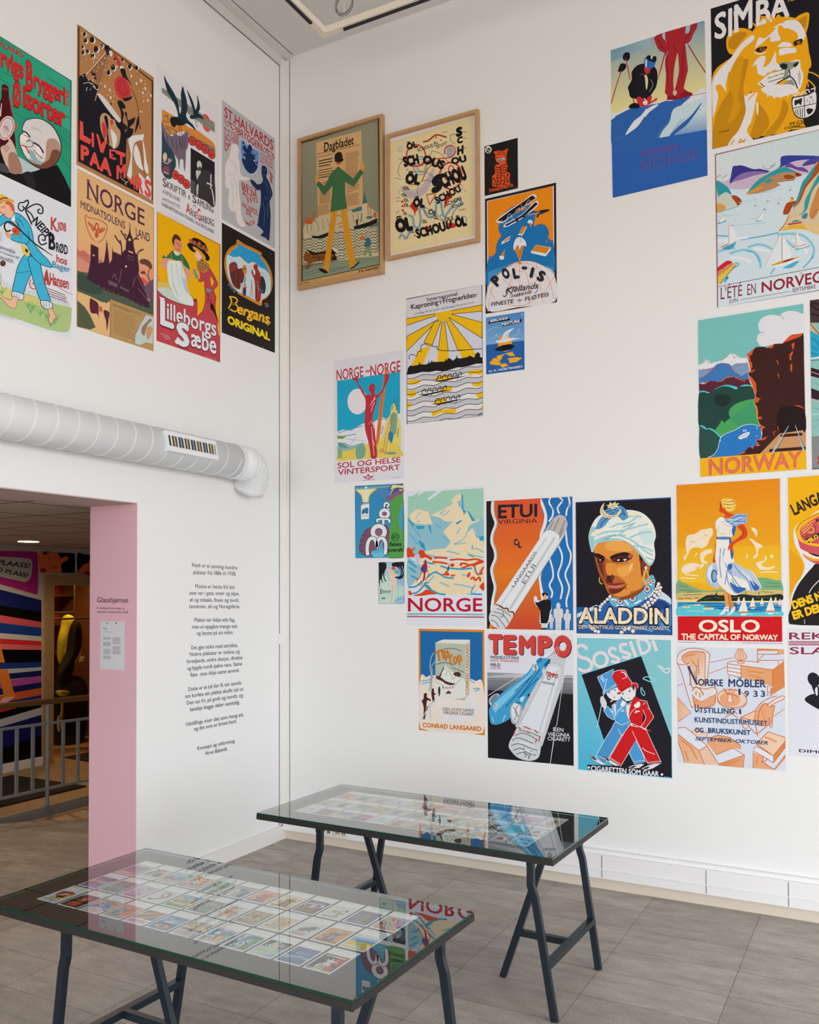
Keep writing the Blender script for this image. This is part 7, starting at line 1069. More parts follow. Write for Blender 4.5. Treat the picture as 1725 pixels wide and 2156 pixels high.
p.s('500,1060 512,980 524,920 530,840 540,860 540,1000 524,1064', RSK)
p.s('420,1210 440,1120 490,1070 550,1080 580,1180 590,1300 560,1360 500,1350 450,1300', 'b4c2d8').s('440,1200 460,1120 500,1090 480,1200 490,1310 460,1290', 'dfe4ec').o(518, 1220, 30, 66, 18, '2f62a8').c(520, 1222, 24, 56, '8aa4c8').m('450,1260 500,1330/440,1230 470,1310', 6, '8aa0c0')
p.s('630,1390 690,1400 720,1500 744,1580 760,1620 720,1620 700,1560 660,1480', 'dd8a3c').s('626,1390 660,1410 680,1500 690,1590 650,1590 640,1500', 'e49a48').m('680,1440 700,1580', 8, 'a8521c').s('640,1580 690,1580 690,1650 660,1620 620,1660 574,1664 610,1630', 'e8e4e4').f('686,1596 696,1596 692,1656 686,1656', '2a5a9c').s('716,1600 760,1570 750,1620 700,1664 660,1668 700,1640', 'e8e4e4').s('748,1530 776,1560 776,1610 764,1610 758,1570', '2a5a9c').ls('640,1600 690,1590', 6, '2a5a9c')
p.s('560,770 690,770 720,900 740,1010 760,1080 860,1130 960,1170 1010,1240 1056,1330 1050,1366 990,1394 920,1390 880,1380 800,1430 740,1440 660,1400 580,1320 546,1240 560,1140 528,1020 536,900', 'e9e4dc').s('690,1090 740,1060 860,1130 950,1170 1010,1250 1056,1360 990,1394 930,1390 900,1290 800,1240 700,1200 670,1150', 'b8c6da').m('680,1080 660,1200 640,1320/700,1110 720,1210 800,1330 880,1390/740,1080 820,1190 900,1260 950,1390/640,900 620,1010 700,1200/590,900 580,1100 600,1240/720,1260 770,1340 840,1400/660,1160 680,1300 760,1420', 11, '6a90c4').s('700,1290 780,1340 880,1360 860,1390 780,1420 720,1350', '2f66b0').s('930,1260 1000,1310 1040,1360 990,1390 950,1340', '2f66b0').s('690,790 712,800 740,960 720,1030 700,940', '2f66b0').s('680,1090 720,1080 720,1130 680,1150', '2f66b0').m('560,860 600,860/570,960 620,1000 640,1100/900,1200 980,1330/840,1160 930,1270', 8, 'f4f0e8')
p.s('530,640 540,590 580,550 640,570 720,560 760,600 770,660 740,720 720,766 640,776 556,770 548,700 534,670', 'e9e2d4').m('560,640 580,720 640,740/620,600 660,640 740,650/700,680 690,750/590,580 620,600', 7, 'b0bcc8').s('528,610 560,560 600,540 636,560 600,590 560,620', 'e4e6ea').s('640,560 700,560 760,510 840,500 900,520 900,560 860,570 900,590 890,620 830,620 740,650 700,620 650,590', '8fb0d4').m('660,590 740,600 830,560/700,620 800,600 880,590/720,560 800,530 880,530', 9, '2f66b0').m('680,570 760,570 840,540/700,600 790,610 860,600', 8, 'dfe8f0')
p.s('740,640 770,660 740,760 720,700', '2f66b0').s('554,772 690,770 692,796 556,796', '2f66b0').l('560,784 690,782', 6, '7aa0d0')
p.s('630,500 640,470 690,490 740,516 700,540 660,548 630,545 646,520', RSK).s('584,370 604,350 640,380 650,450 630,490 600,490 574,460 586,430', RSK).s('590,400 610,380 606,420 590,430', '8a2a14').s('596,340 650,320 710,326 760,350 770,400 750,460 700,480 660,472 640,440 610,430 600,390', 'e8bc38').m('610,340 670,350 720,340/620,370 700,380 750,370/640,410 700,420 760,400/650,440 700,460 740,440', 8, 'f6ead0').m('620,350 680,366 740,356/630,390 690,400 750,390/646,430 700,440/740,350 764,390', 6, 'a8641c')
p.s('784,650 840,620 880,660 902,720 880,780 820,810 740,860 730,920 714,950 700,900 676,930 680,880 710,840 790,780 840,730 820,690', RSK).m('830,650 860,720 810,790', 7, '9a2c14')
p.f('96,1684 1298,1688 1302,1978 100,1960', 'cc1418').t('OSLO', 336, 1862, 1044, 1866, 140, 'f0e6d4', .03, 0, 146).t('THE CAPITAL OF NORWAY', 138, 1950, 1252, 1958, 68, 'f0e2cc', .04, 0, 62)
p.lines('100,1978 310,1982 310,1988 100,1984', 1, '6a4a5a', 4, 2).lines('834,1988 1304,1994 1304,2000 834,1994', 1, '6a4a5a', 4, 2).done()

p = Poster('tobacco', 'R', 'D1', '1350,66 2560,-40 2600,1790 1376,1798', 'dfe1ea', 'yellow and black poster of a pink oval tin cut by the frame edge')
p.f('1364,88 2540,-10 2570,1780 1388,1776', 'eeb00c').f('1380,900 1500,1000 1550,1090 1520,1300 1392,1420', 'e6a012')
p.s('1388,1776 1390,1600 1400,1470 1450,1330 1520,1230 1560,1100 1500,960 1450,860 1430,740 1446,660 1500,600 1600,540 1725,460 1900,400 2300,420 2400,900 2300,1400 2200,1776', 'dfe2ea')
p.s('1390,1776 1400,1600 1420,1470 1480,1330 1560,1220 1640,1130 1725,1070 2100,1060 2300,1400 2300,1776', '1f1b1a').ls('1610,1416 1650,1350 1725,1270', 9, 'dfe2ea').l('1556,1720 1562,1774', 6, 'dfe2ea')
p.s('1450,700 1480,620 1560,560 1725,480 1900,440 2200,500 2250,700 2200,1000 1900,1100 1725,1086 1640,1056 1560,1000 1510,900 1480,800', 'c8505a').s('1500,900 1560,930 1640,960 1725,970 2000,960 2000,1030 1725,1030 1620,1010 1540,960', 'efe0c8').s('1600,950 1725,974 2000,970 2000,1000 1725,1000', '1f1b1a').s('1560,980 1640,1010 1725,1024 2000,1030 2000,1050 1725,1050 1620,1036', 'e8a02c').s('1450,700 1480,620 1560,560 1725,480 1900,440 2200,500 2250,640 2150,800 1900,870 1725,880 1600,860 1500,810', 'efb81c').ls('1466,700 1490,640 1560,580 1725,500 1900,460', 6, '6a3a1c').s('1504,700 1530,650 1600,600 1725,530 1900,500 2150,560 2100,760 1900,840 1725,850 1600,830 1530,790', 'c8505a')
p.m('1520,690 1560,640 1600,620/1530,710 1590,650 1640,590/1540,730 1600,680 1650,620/1640,660 1670,680 1640,720 1600,710/1670,580 1650,600', 10, 'efc02c').m('1540,770 1590,760/1570,740 1640,750 1700,720/1560,790 1600,770 1650,790/1680,640 1680,700/1640,810 1700,800', 7, '5a1c24').l('1700,610 1725,600 1725,640', 7, 'efc02c').f('1560,800 1725,720 1725,760 1590,850', '1f1b1a').tr('MILD', 1590, 846, 1722, 776, 44, 'efc81c', .05).tr('VIRGINIA', 1760, 760, 2000, 690, 44, 'efc81c', .05).t('N', 1694, 605, 1740, 585, 40, '1f1b1a', .05)
p.tr('LANGAARDS', 1440, 520, 2060, 230, 132, '2a201c', .035).tr('DENS NAVN', 1430, 1600, 1960, 1412, 92, 'efc01a', .06).tr('ER DENS RY', 1432, 1720, 2000, 1548, 92, 'efc01a', .06).done()

p = Poster('packet', 'R', 'D2', '58,66 738,82 746,1174 62,1120', 'dc8514', 'orange framed poster of a mountain printed cigarette packet above climbers in snow')
p.f('76,90 722,104 724,1150 80,1100', '1f69a8').s('78,580 140,570 190,550 300,560 440,570 600,590 650,610 724,640 724,1150 80,1100', 'e9dcd0').m('80,610 160,600 220,570/590,600 640,630/620,690 690,690 640,720/90,640 180,620', 13, '7ab4d0').s('330,760 640,760 640,1000 300,1010', 'e2e0e0')
p.m('250,310 200,340 176,440 186,520 206,560/250,390 190,460 186,560 170,720/200,480 190,700', 11, '9aa8a0')
p.f('232,212 312,180 592,182 546,228', 'dfe2da').f('232,212 546,228 538,812 232,780', 'b4beac').f('546,228 592,182 588,736 538,812', 'ced4c4').m('280,290 400,270 500,300/240,440 320,420 440,440/400,470 480,500 530,520', 7, '6a5048')
p.s('236,620 262,570 300,500 322,446 350,464 390,500 430,528 450,560 500,580 534,600 536,778 234,778', 'dfe2da').s('270,560 300,500 322,448 318,490 300,520 290,560', '54302c').m('340,470 350,520 340,560/370,490 390,540 410,560', 7, 'a8b0a4').s('240,560 262,556 300,580 340,610 400,630 440,636 400,654 340,640 300,612 250,590', '54302c').s('420,530 460,516 492,530 490,566 450,560 430,552', '54302c').m('440,560 400,590 440,580/500,590 450,640 420,670/250,620 300,650 330,700/480,600 440,650', 8, 'b8c4b8').m('310,660 312,690/340,670 342,690/360,672 364,690/384,668 388,690/410,666 414,688', 8, '54302c').s('340,740 370,710 396,740', '6a3a34')
p.f('240,780 340,790 540,812 540,1000 240,900', 'e8e0d8')
MN = '4a2420'
p.s('90,820 110,790 112,750 128,734 146,744 144,776 180,800 184,820 150,810 140,850 130,960 124,1000 106,1000 112,900 100,840', MN).s('190,730 200,690 216,690 220,730 240,746 222,760 224,820 206,830 196,780', MN).s('262,690 272,664 284,690 282,740 270,770 262,730', MN).l('180,840 182,990', 6, '8ac0d8').m('90,1010 160,880 240,790', 9, 'b0c8d4').m('150,870 140,920', 9, MN)
for o_, c_, b_ in ((3, '4a2016', .05), (0, 'e0801c', .03)):
    p.tr('Tip', 262-o_, 396+o_, 390, 344, 98, c_, b_, .3); p.tr('Top', 386-o_, 442+o_, 520, 396, 100, c_, b_, .3)
p.ls('246,390 300,340 270,300 320,260 380,240', 11, 'e0801c').t('CONRAD LANGAARD', 552, 748, 552, 222, 30, 'd0701c', .02, 0, None, (-1, .12)) if False else None
p.t('CONRAD LANGAARD', 578, 752, 582, 222, 34, 'd0701c', .02, 0, None, (-1, .1))
p.t('DEN GODE GAMLE', 310, 914, 634, 932, 32, '4a4048', .01).t('VIRGINIA CIGARET', 314, 952, 636, 972, 34, '4a4048', .01).t('CONRAD LANGAARD', 98, 1086, 710, 1130, 44, 'cf7416', .04, 0, 48).done()

p = Poster('racer', 'R', 'D2', '768,108 1668,130 1672,1494 776,1410', 'dcdde6', 'black and white poster of a streamlined blue racing car beside a cigarette under red capitals')
p.f('772,520 1660,552 1662,760 774,710', '9a9ca2', '5a5c64', '1100,540 1100,720').m('774,560 1660,590/774,610 1660,646/774,660 1660,700', 9, '6e7078', False).f('774,704 1662,748 1668,1490 778,1406', '1b1a1e').f('774,560 1100,530 1660,560 1660,575 774,575', 'b8babe')
p.f('1500,260 1600,330 1560,620 1340,1290 1060,1080 1340,480', 'c8cbd0').m('1500,260 1130,540 780,760/1510,264 1220,460/1520,268 1300,400/1600,340 1556,620 1490,1080/1480,1080 1424,1470/1460,1240 1424,1468', 5, 'e6e8ec', False).m('1500,280 1280,470/1490,290 1330,430', 4, '5a6a74', False)
CAR = '3f9fd0'
p.s('790,800 840,750 890,744 900,800 850,880 800,860', 'b8bcc0').s('800,820 840,760 880,760 840,840', '7a8088')
p.s('792,900 840,820 940,720 1100,600 1200,510 1240,440 1290,430 1310,370 1340,372 1420,380 1420,420 1380,480 1340,560 1290,620 1230,720 1100,830 1020,980 940,1040 860,1064 810,1050 794,980', CAR).s('830,860 960,740 1180,560 1230,500 1290,500 1180,620 1010,780 880,910 850,940', '7cc4e4').m('1280,500 1100,720 960,880/1230,560 1060,720/1320,480 1200,650 1010,900/1300,580 1160,720 1040,860', 11, '1f6a9c').s('1280,400 1320,370 1340,376 1330,410 1290,430', '2a7ab0').s('1360,440 1420,380 1424,410 1390,460', '1c5a90').s('1230,470 1250,440 1290,450 1296,490 1250,500', 'c8d0d4').m('1240,450 1286,480/1270,440 1276,500', 6, '2a3a44').s('1340,500 1360,470 1370,500 1350,540', 'c8d0d4').m('820,980 840,1040/960,960 930,1030', 9, 'a8dcf0').s('840,880 850,850 870,850 876,880 850,890', 'dfe4e6').c(852, 858, 9, 6, 'c8403c').ls('840,880 860,876 872,866', 6, '2a2a30')
p.s('1010,900 1040,840 1090,820 1130,850 1130,950 1100,1040 1060,1060 1020,1030', 'b4b8bc').s('1020,900 1050,850 1090,840 1110,880 1100,960 1070,1030 1036,1010', 'dfe2e4').m('1040,880 1080,940 1050,1020/1090,860 1060,930 1100,980', 8, '6a7076').s('1060,830 1110,780 1180,760 1190,790 1140,900 1130,870', CAR).s('1110,790 1160,770 1130,830', 'bfe0f0').m('1066,834 1120,836', 7, '2a2a30')
p.f('1400,440 1440,426 1500,430 1544,470 1540,520 1334,1220 1200,1160 1080,1090 1352,540', 'd0d3d8').f('1420,460 1520,470 1510,600 1330,1200 1180,1130 1110,1080', 'dde0e6').l('1500,500 1300,1180', 16, 'c0c4ca').l('1360,560 1090,1090', 9, 'b4b8c0').ls('1400,440 1440,424 1500,430 1544,468', 4, '9aa0a8')
p.s('1086,1084 1130,1070 1200,1090 1280,1120 1340,1150 1350,1200 1330,1290 1310,1390 1260,1430 1180,1436 1080,1400 1000,1310 1000,1250 1030,1190', 'cfd2d4').m('1030,1230 1080,1200 1160,1220 1250,1260/1020,1280 1100,1260 1200,1300 1290,1330/1040,1330 1120,1310 1200,1360 1280,1380/1070,1370 1150,1350 1210,1400/1060,1180 1130,1150 1220,1180 1320,1240/1100,1120 1200,1140 1320,1190/1150,1300 1170,1400/1230,1330 1200,1420', 9, '6a6e74').m('1100,1250 1180,1260 1260,1300/1110,1340 1180,1330 1250,1370', 8, 'f0f0f2').m('1090,1090 1120,1110/1150,1080 1220,1110/1260,1120 1300,1150/1320,1180 1310,1220/1060,1130 1040,1180/1180,1140 1210,1150/1280,1220 1270,1250', 13, 'b85a5c')
TR_, TK = 'cc433c', '1a2530'
for o_, c_ in ((7, TK), (0, TR_)):
    p.t('T', 780+o_, 318+o_, 930+o_, 320+o_, 192, c_, .06).t('E', 938+o_, 322+o_, 1076+o_, 324+o_, 188, c_, .06).t('M', 1098+o_, 324+o_, 1272+o_, 328+o_, 186, c_, .055).t('P', 1294+o_, 330+o_, 1446+o_, 332+o_, 188, c_, .06).t('O', 1462+o_, 342+o_, 1644+o_, 346+o_, 200, c_, .075)
p.m('1500,250 1440,330/1510,256 1470,335/1520,262 1500,340', 4, 'e0a8a8', False)
p.t('MIDDELS STYRKE', 806, 376, 1100, 386, 30, '32404e', .02).t('HVIT PAKNING', 804, 408, 1098, 416, 25, 'c8504c', .01).t('MILD', 806, 456, 908, 458, 32, '32404e', .02).t('GUL PK.', 804, 486, 916, 488, 25, 'c8504c', .01)
p.tr('TEMPO', 1372, 552, 1502, 584, 44, 'b8403c', .05).s('1392,570 1420,560 1432,580 1410,602 1394,590', '5a6a70').s('1398,574 1418,566 1424,580 1408,592', 'd0d3d8').tr('VIRGINIA', 1336, 634, 1470, 656, 25, '4a545c', .01)
p.t('REN', 1456, 1130, 1562, 1138, 42, 'dfe0e8', .01).t('VIRGINIA', 1400, 1180, 1628, 1192, 42, 'dfe0e8', .01).t('CIGARETT', 1398, 1224, 1634, 1238, 40, 'dfe0e8', .01).done()

p = Poster('dandies', 'R', 'D3', '100,150 1392,182 1412,2084 118,1964', '5cc0d6', 'light blue poster of two strolling boys in blue and red suits and hats')
p.inner(.012, .006, .004, .006, '86c8d2', '46b4d6', (.7, .8, .2, .1)).s('1000,420 1250,200 1392,186 1400,1500 1150,900', '84c4cc')
SG = 'e4d9dc'
p.t('S', 60, 622, 322, 560, 420, SG, .045).tr('OSSI', 330, 576, 926, 418, 240, SG, .035) if False else None
p.ls('240,310 190,258 110,270 90,340 140,410 240,440 300,500 290,570 220,606 150,590 130,560', 46, SG).o(425, 450, 92, 98, 44, SG).ls('640,320 590,290 548,320 560,380 620,410 672,440 660,480 600,480 572,466', 42, SG).ls('790,240 740,240 700,260 710,330 770,350 824,380 810,420 760,420 722,406', 42, SG).l('830,196 910,410', 46, SG).l('930,176 990,380', 40, SG).ls('930,178 1030,176 1090,230 1096,300 1060,340 990,372', 40, SG).l('1140,176 1196,330', 46, SG)
p.f('160,656 985,400 1400,1520 1404,2076 590,1916 470,1560', '1d1b24').l('160,656 985,400 1400,1516', 5, '6ad0e0').l('160,656 470,1560', 5, '6ad0e0').f('245,1894 600,1910 1404,1990 1404,2076 245,1960', '1d1b24')
p.m('1204,536 1250,540 1300,580 1360,570 1376,600 1340,630 1290,610 1250,570 1204,540', 15, 'e4dfe4').m('1006,712 1040,690 1100,690 1160,720 1170,744 1120,756 1050,730 1006,712', 13, '8ae0e4').m('986,830 980,880 1000,930 1030,936 1030,900 1006,870 990,830', 11, '8ae0e4')
OLn, B1_, R1_ = 'e2ece8', '4aa0d8', 'cc1a1e'
def ol2(pts, c, w_=7): p.f(pts, c); p.l(pts+' '+pts.split()[0], w_, OLn)
ol2('620,1310 820,1320 800,1400 710,1500 640,1620 510,1850 480,1890 360,1780 470,1570 570,1410', '4a94cc'); ol2('760,1500 900,1400 1040,1860 890,1884 820,1740', '4a9cd4'); p.l('370,1770 510,1830', 5, OLn).l('890,1850 1030,1836', 5, OLn)
ol2('580,1080 700,990 800,1060 830,1300 720,1350 640,1310 600,1240', B1_); ol2('500,1080 570,1140 620,1260 600,1280 540,1240 470,1170', B1_).__class__ if False else None
ol2('466,1150 500,1080 570,1130 620,1260 600,1280 520,1230', B1_); p.m('660,1180 700,1130 740,1090/720,1160 750,1130/550,1130 580,1180/670,1400 710,1500', 6, OLn, False).f('600,1070 640,1060 630,1250 606,1140', 'e6dede').c(730, 1052, 40, 42, 'e8e6e6').ls('730,1090 700,1120 660,1150 636,1220', 6, OLn)
ol2('380,690 600,580 636,790 470,890', '4a9cd8'); p.s('452,890 540,860 640,790 660,810 560,900 500,920 456,924', '4a9cd8').m('420,690 470,760/440,670 480,740', 10, OLn, False).ls('456,890 540,864 640,796', 6, OLn)
p.s('510,920 560,880 660,830 700,860 706,960 680,1000 620,1010 550,980', 'e6e4e6').c(542, 902, 9, 12, '2a4a6c').c(622, 868, 9, 12, '2a4a6c').ls('586,944 600,950', 5, '8a8a94').ls('600,980 616,960 622,980', 5, '4a3a44').l('560,1030 612,990', 14, 'f0eeee').f('610,1030 640,1042 664,1026 660,1050 636,1044 614,1056', 'c8302c').f('640,1056 680,990 740,980 700,1060 650,1140', '4a9cd8')
p.s('430,960 460,960 490,1000 510,1060 490,1140 470,1120 440,1080 420,1020', 'dfdce0').m('440,990 460,1010/446,1020 466,1030/456,1080 476,1070', 5, '5a5a64').l('508,720 376,1390', (11, 9), 'c8dce2').ls('498,724 520,716', 12, 'd8e4e8')
ol2('840,1330 1040,1370 1060,1430 1260,1860 1080,1884 910,1560 830,1700 700,1920 548,1800 760,1440', R1_); p.l('860,1430 1070,1870', 6, OLn).ls('996,1660 1060,1710 1170,1750', 8, OLn).l('560,1800 700,1890', 6, OLn).l('1070,1864 1250,1844', 6, OLn)
ol2('780,1080 900,990 1060,1020 1100,1130 1160,1240 1040,1400 980,1380 930,1360 840,1320 780,1180', R1_); p.f('1030,1150 1050,1240 1010,1330 1000,1280 1010,1220', '1d1b24').m('1010,1140 1050,1240 1020,1320 980,1370/1010,1070 1040,1040/1070,1120 1100,1130', 7, OLn, False).f('840,1090 850,1060 780,1080 800,1260 812,1240 826,1120', 'e6dede').ls('930,1100 880,1140 840,1190 810,1270', 6, OLn).c(926, 1066, 46, 48, 'e9e7e7').fm('890,1190 916,1144 940,1160 954,1146 970,1160/700,1164 730,1140 740,1150 756,1160', 'e9e7e7').f('830,1330 860,1340 870,1370 830,1350', 'e9e7e7').ls('826,1330 900,1370 980,1370', 6, OLn).s('980,1370 1060,1410 1056,1424 990,1390', 'e6dede').s('1060,1400 1120,1430 1090,1436', R1_)
p.s('690,900 760,870 860,830 906,850 900,960 860,1000 800,1020 730,980', 'e6e4e6').c(732, 920, 9, 14, '2a3a5c').c(824, 882, 10, 16, '2a3a5c').ls('800,990 812,976 826,980', 5, '4a3a44').l('770,1022 810,996', 12, 'f0eeee').s('860,830 900,820 900,860 880,870', '2a3a5c').c(906, 850, 16, 28, 'e6e4e6').f('790,1046 820,1050 860,1036 850,1064 820,1054 796,1062', '3a9ad0').s('870,990 900,960 960,1000 880,1080 820,1150', R1_)
p.s('584,670 610,620 680,596 760,600 800,680 860,770 800,820 690,880 650,800 610,740', R1_).ls('584,670 610,620 680,596 760,600 800,680 860,770', 7, OLn).s('650,910 740,870 840,790 890,766 936,790 936,840 910,870 900,830 860,810 770,860 690,926', R1_).ls('690,926 770,864 860,814', 6, OLn).ls('840,790 890,768 938,792 936,840', 6, OLn).ls('706,620 750,630 780,680', 13, OLn).ls('720,716 790,690', 6, OLn)
for q in ('260,1760 320,1780 440,1850 500,1890 440,1896 330,1840', '460,1780 520,1800 640,1880 690,1910 620,1910 500,1840', '800,1930 870,1900 980,1880 1030,1890 960,1940 860,1950', '980,1950 1060,1910 1160,1880 1270,1870 1140,1950 1060,1970'): p.f(q, 'e2e0e2'); p.l(q+' '+q.split()[0], 5, '2a2a34')
p.fm('280,1776 330,1790 380,1836 340,1830/470,1784 520,1806 560,1846 520,1840/820,1934 880,1910 930,1910 870,1940/1000,1950 1060,1924 1110,1926 1060,1956', '1d1b24')
p.t('CIGARETTEN SOM GAAR', 292, 1976, 1228, 2054, 72, 'e8e6ec', .03, 0, 70).c(264, 1934, 16, 17, 'e8e6ec').c(1270, 2030, 17, 17, 'e8e6ec').ls('1300,2060 1340,2064 1390,2072', 5, '7ab0e0').done()

p = Poster('furniture', 'R', 'D4', '84,288 1326,302 1344,1718 100,1618', 'd3dae6', 'pale blue poster of orange chalk drawn furniture with dark blue lettering')
OR2, OR3, ORL = 'c8662c', 'e2a478', 'd8864c'
def sk(pts, c=OR3, w_=9): p.f(pts, c, 'e8c8ae', [P2(pts)[0], P2(pts)[len(P2(pts))//2]]); p.l(pts+' '+pts.split()[0], w_, OR2)
p.m('470,466 730,410/450,596 670,510/90,730 160,710/440,690 560,700', 7, OR2, False)
p.s('90,410 120,350 200,310 300,300 400,320 466,370 460,400 450,560 430,640 440,720 300,760 260,990 210,820 150,600 100,480', 'd9dde6').s('140,410 180,360 260,340 350,336 414,360 412,560 400,740 300,740 240,600 230,470 180,470', OR3, 'e6cdb8', '200,380 330,620').ls('90,480 88,410 120,350 200,310 300,300 400,320 466,370 460,400', 9, OR2).ls('230,470 180,470 146,430 150,390 220,344 330,334 414,358', 8, OR2).m('414,358 412,560 406,740/466,376 440,640 440,720/96,470 150,620 200,800 260,990/206,490 240,640 260,760/90,480 160,490 230,478', 8, OR2).m('180,400 230,380 300,370/260,440 300,500/330,420 340,600/290,560 310,700', 14, ORL)
p.s('256,750 330,760 420,770 500,750 546,780 540,830 460,870 380,910 300,880 260,830', 'dfd8da').ls('256,750 330,756 420,770 500,750 546,784 536,830 440,880 370,916 300,880 262,836', 9, OR2).s('266,860 300,890 380,920 460,880 530,840 520,950 400,980 290,980', OR3).ls('266,860 300,960 290,990/'.rstrip('/'), 8, OR2).m('530,840 516,950 400,986/270,970 260,990/340,1000 346,1040', 9, OR2).ls('262,790 300,750 350,770 390,830 380,830', 12, OR2).m('310,790 306,840/350,810 350,870', 14, ORL).ls('520,690 530,740 516,762', 9, OR2)
p.f('668,470 800,440 1000,456 1322,440 1330,680 1190,760 1190,550 830,500 826,620 670,600', 'd9dde4').f('830,500 1190,548 1190,740 900,660 830,640', OR3, 'dca070', '840,520 1180,720').f('1190,548 1256,500 1322,440 1328,690 1190,750', ORL).m('668,470 720,450 800,442 1040,460/668,470 670,600 826,640/668,480 830,500 1190,548/826,500 826,640/670,520 826,544/670,560 826,590/1190,548 1190,740 1128,740/1190,550 1260,500 1256,450/1016,300 1016,470/1016,370 1250,370 1322,360/1016,440 1250,440 1322,434/1250,310 1250,370/1030,430 1090,374/690,610 690,660/1328,690 1140,820/1128,740 1130,850 1170,850 1170,760/1170,840 1330,740', 8, OR2, False).f('1016,302 1322,302 1322,330 1016,330', ORL).f('1250,310 1322,306 1322,356 1250,360', OR3).m('900,560 1100,590/920,610 1060,640/1210,600 1300,520', 12, ORL).f('1170,760 1330,690 1330,740 1170,840', ORL)
p.s('796,296 830,292 860,340 894,404 860,430 800,430 750,400 780,340', 'e4c4b0').ls('796,296 780,340 750,400 800,432 860,430 894,404 860,340 832,292', 7, OR2, True).m('806,300 790,420/820,300 824,428/834,310 860,420', 8, ORL).m('812,432 812,450/832,432 832,450', 7, OR2).c(824, 466, 44, 14, 'e4c4b0').o(824, 466, 44, 14, 6, OR2)
p.c(722, 880, 172, 104, 'e6cbb8', 8).c(700, 890, 120, 80, OR3, 8).o(722, 880, 172, 104, 9, OR2, 8).o(724, 894, 172, 110, 7, OR2, 8, 10, 170).s('676,840 720,846 716,880 730,910 700,926 670,906 680,880', 'e4d8d4').ls('676,840 680,880 670,906 700,926 730,910 716,880 720,846', 6, OR2).m('690,840 640,780 620,760/700,840 690,790 700,770 720,780 716,796/710,840 750,790 766,770/716,850 760,840 790,870/680,836 650,800 630,806', 9, OR2).m('720,990 700,1040 640,1060/730,990 780,1060/640,1100 720,1060 790,1110', 9, OR2)
sk('820,1100 990,1020 1040,1040 1010,1140', 'e8c4a8'); p.s('990,1120 1010,1020 1060,950 1120,930 1200,960 1190,1060 1180,1170 1050,1200', OR3).ls('980,1130 1000,1010 1060,930 1140,880 1240,850', 9, OR2).ls('1020,1130 1040,1020 1100,940 1160,970 1216,960', 9, OR2).m('1216,960 1190,1080 1184,1200/820,1100 850,1210 900,1220/990,1120 1010,1280 1026,1320/1150,1100 1160,1200 1184,1216/830,1110 1000,1290/1010,1290 1160,1170', 9, OR2).s('1130,970 1160,930 1230,880 1300,850 1330,870 1310,890 1220,930 1170,970', 'e4d8d4').ls('1130,970 1160,930 1230,880 1300,850 1330,866 1310,890 1220,930 1170,966 1140,976', 8, OR2).m('1190,1090 1330,1000/1060,1000 1100,1130', 8, ORL)
p.f('92,866 250,1040 100,1150', OR3, 'e6cdb8', '100,1000 220,1040').m('92,866 250,1044 100,1150', 8, OR2, False)
p.f('100,1220 180,1210 260,1270 430,1420 570,1640 400,1636 340,1480 100,1290', 'dcdfe8').f('100,1290 340,1480 404,1640 180,1622 130,1440 100,1380', OR3, 'e0b898', '120,1320 360,1600').f('340,1480 440,1430 560,1640 404,1640', 'e6c0a4').f('440,1400 480,1330 560,1300 700,1330 820,1420 820,1460 730,1450 540,1530', OR3).f('540,1530 730,1450 866,1530 570,1636', 'd9dde8').f('570,1636 866,1530 850,1680 560,1650', ORL, OR3, '600,1660 840,1560').f('250,1270 310,1230 440,1280 430,1320 330,1310', 'e6cbb8').m('100,1220 180,1210 260,1270 430,1420 570,1640/100,1290 340,1480 404,1640/340,1480 440,1424/440,1400 480,1330 560,1300 700,1330 820,1420 818,1466/540,1530 730,1450 866,1530 850,1680/570,1636 866,1530/100,1390 130,1450 180,1622/250,1270 310,1230 440,1280 430,1330', 8, OR2, False).m('140,1360 240,1440 320,1580/620,1660 820,1580/180,1480 220,1600', 14, ORL)
sk('1000,1400 1140,1262 1338,1330 1338,1370 1200,1540', 'e6c4a8'); p.f('966,1460 1010,1430 1200,1540 1200,1620 966,1500', 'dcdfe8').f('1200,1540 1338,1370 1338,1440 1200,1620', ORL).f('966,1500 1080,1540 1080,1620 1210,1700 966,1680', OR3).f('1080,1620 1210,1690 1340,1520 1340,1570 1220,1704', OR3).m('966,1460 1010,1430 1200,1540 1200,1620 966,1480 966,1680/1200,1540 1338,1370/1200,1620 1338,1440/1080,1540 1080,1620/1090,1610 1140,1570/1060,1600 1210,1700 1340,1540', 9, OR2, False).m('1020,1540 1000,1640/1100,1320 1240,1380', 14, ORL)
NB = '1c3c68'
p.l('216,506 320,720', 22, NB).l('238,520 238,722', 5, NB).l('314,504 314,720', 5, NB).m('208,506 246,510/300,506 326,506/224,722 256,722', 6, NB, False).t('ORSKE', 330, 728, 620, 736, 78, NB, .025).t('MÖBLER', 680, 742, 1112, 750, 90, NB, .025)
for ch, x in (('1', 796), ('9', 866), ('3', 966), ('3', 1052)): p.t(ch, x, 836 if ch == '1' else 858, x+(24 if ch == '1' else 52), 838 if ch == '1' else 862, 74, NB, .015)
p.t('U', 292, 1034, 336, 1036, 92, NB, .03).t('TSTILLING', 340, 1042, 750, 1054, 62, NB, .025).t('I', 804, 1056, 828, 1058, 54, NB, .03).t('KUNSTINDUSTRIMUSEET', 292, 1150, 1132, 1192, 60, NB, .022, 0, 56).t('OG', 296, 1268, 392, 1272, 56, NB, .04).t('BRUKSKUNST', 446, 1274, 938, 1300, 60, NB, .03, 0, 56).t('SEPTEMBER–OKTOBER', 296, 1360, 1136, 1412, 44, NB, .018, .25).lines('905,1650 930,1652 930,1660 905,1660', 1, '5a6a80', 3, 2).done()

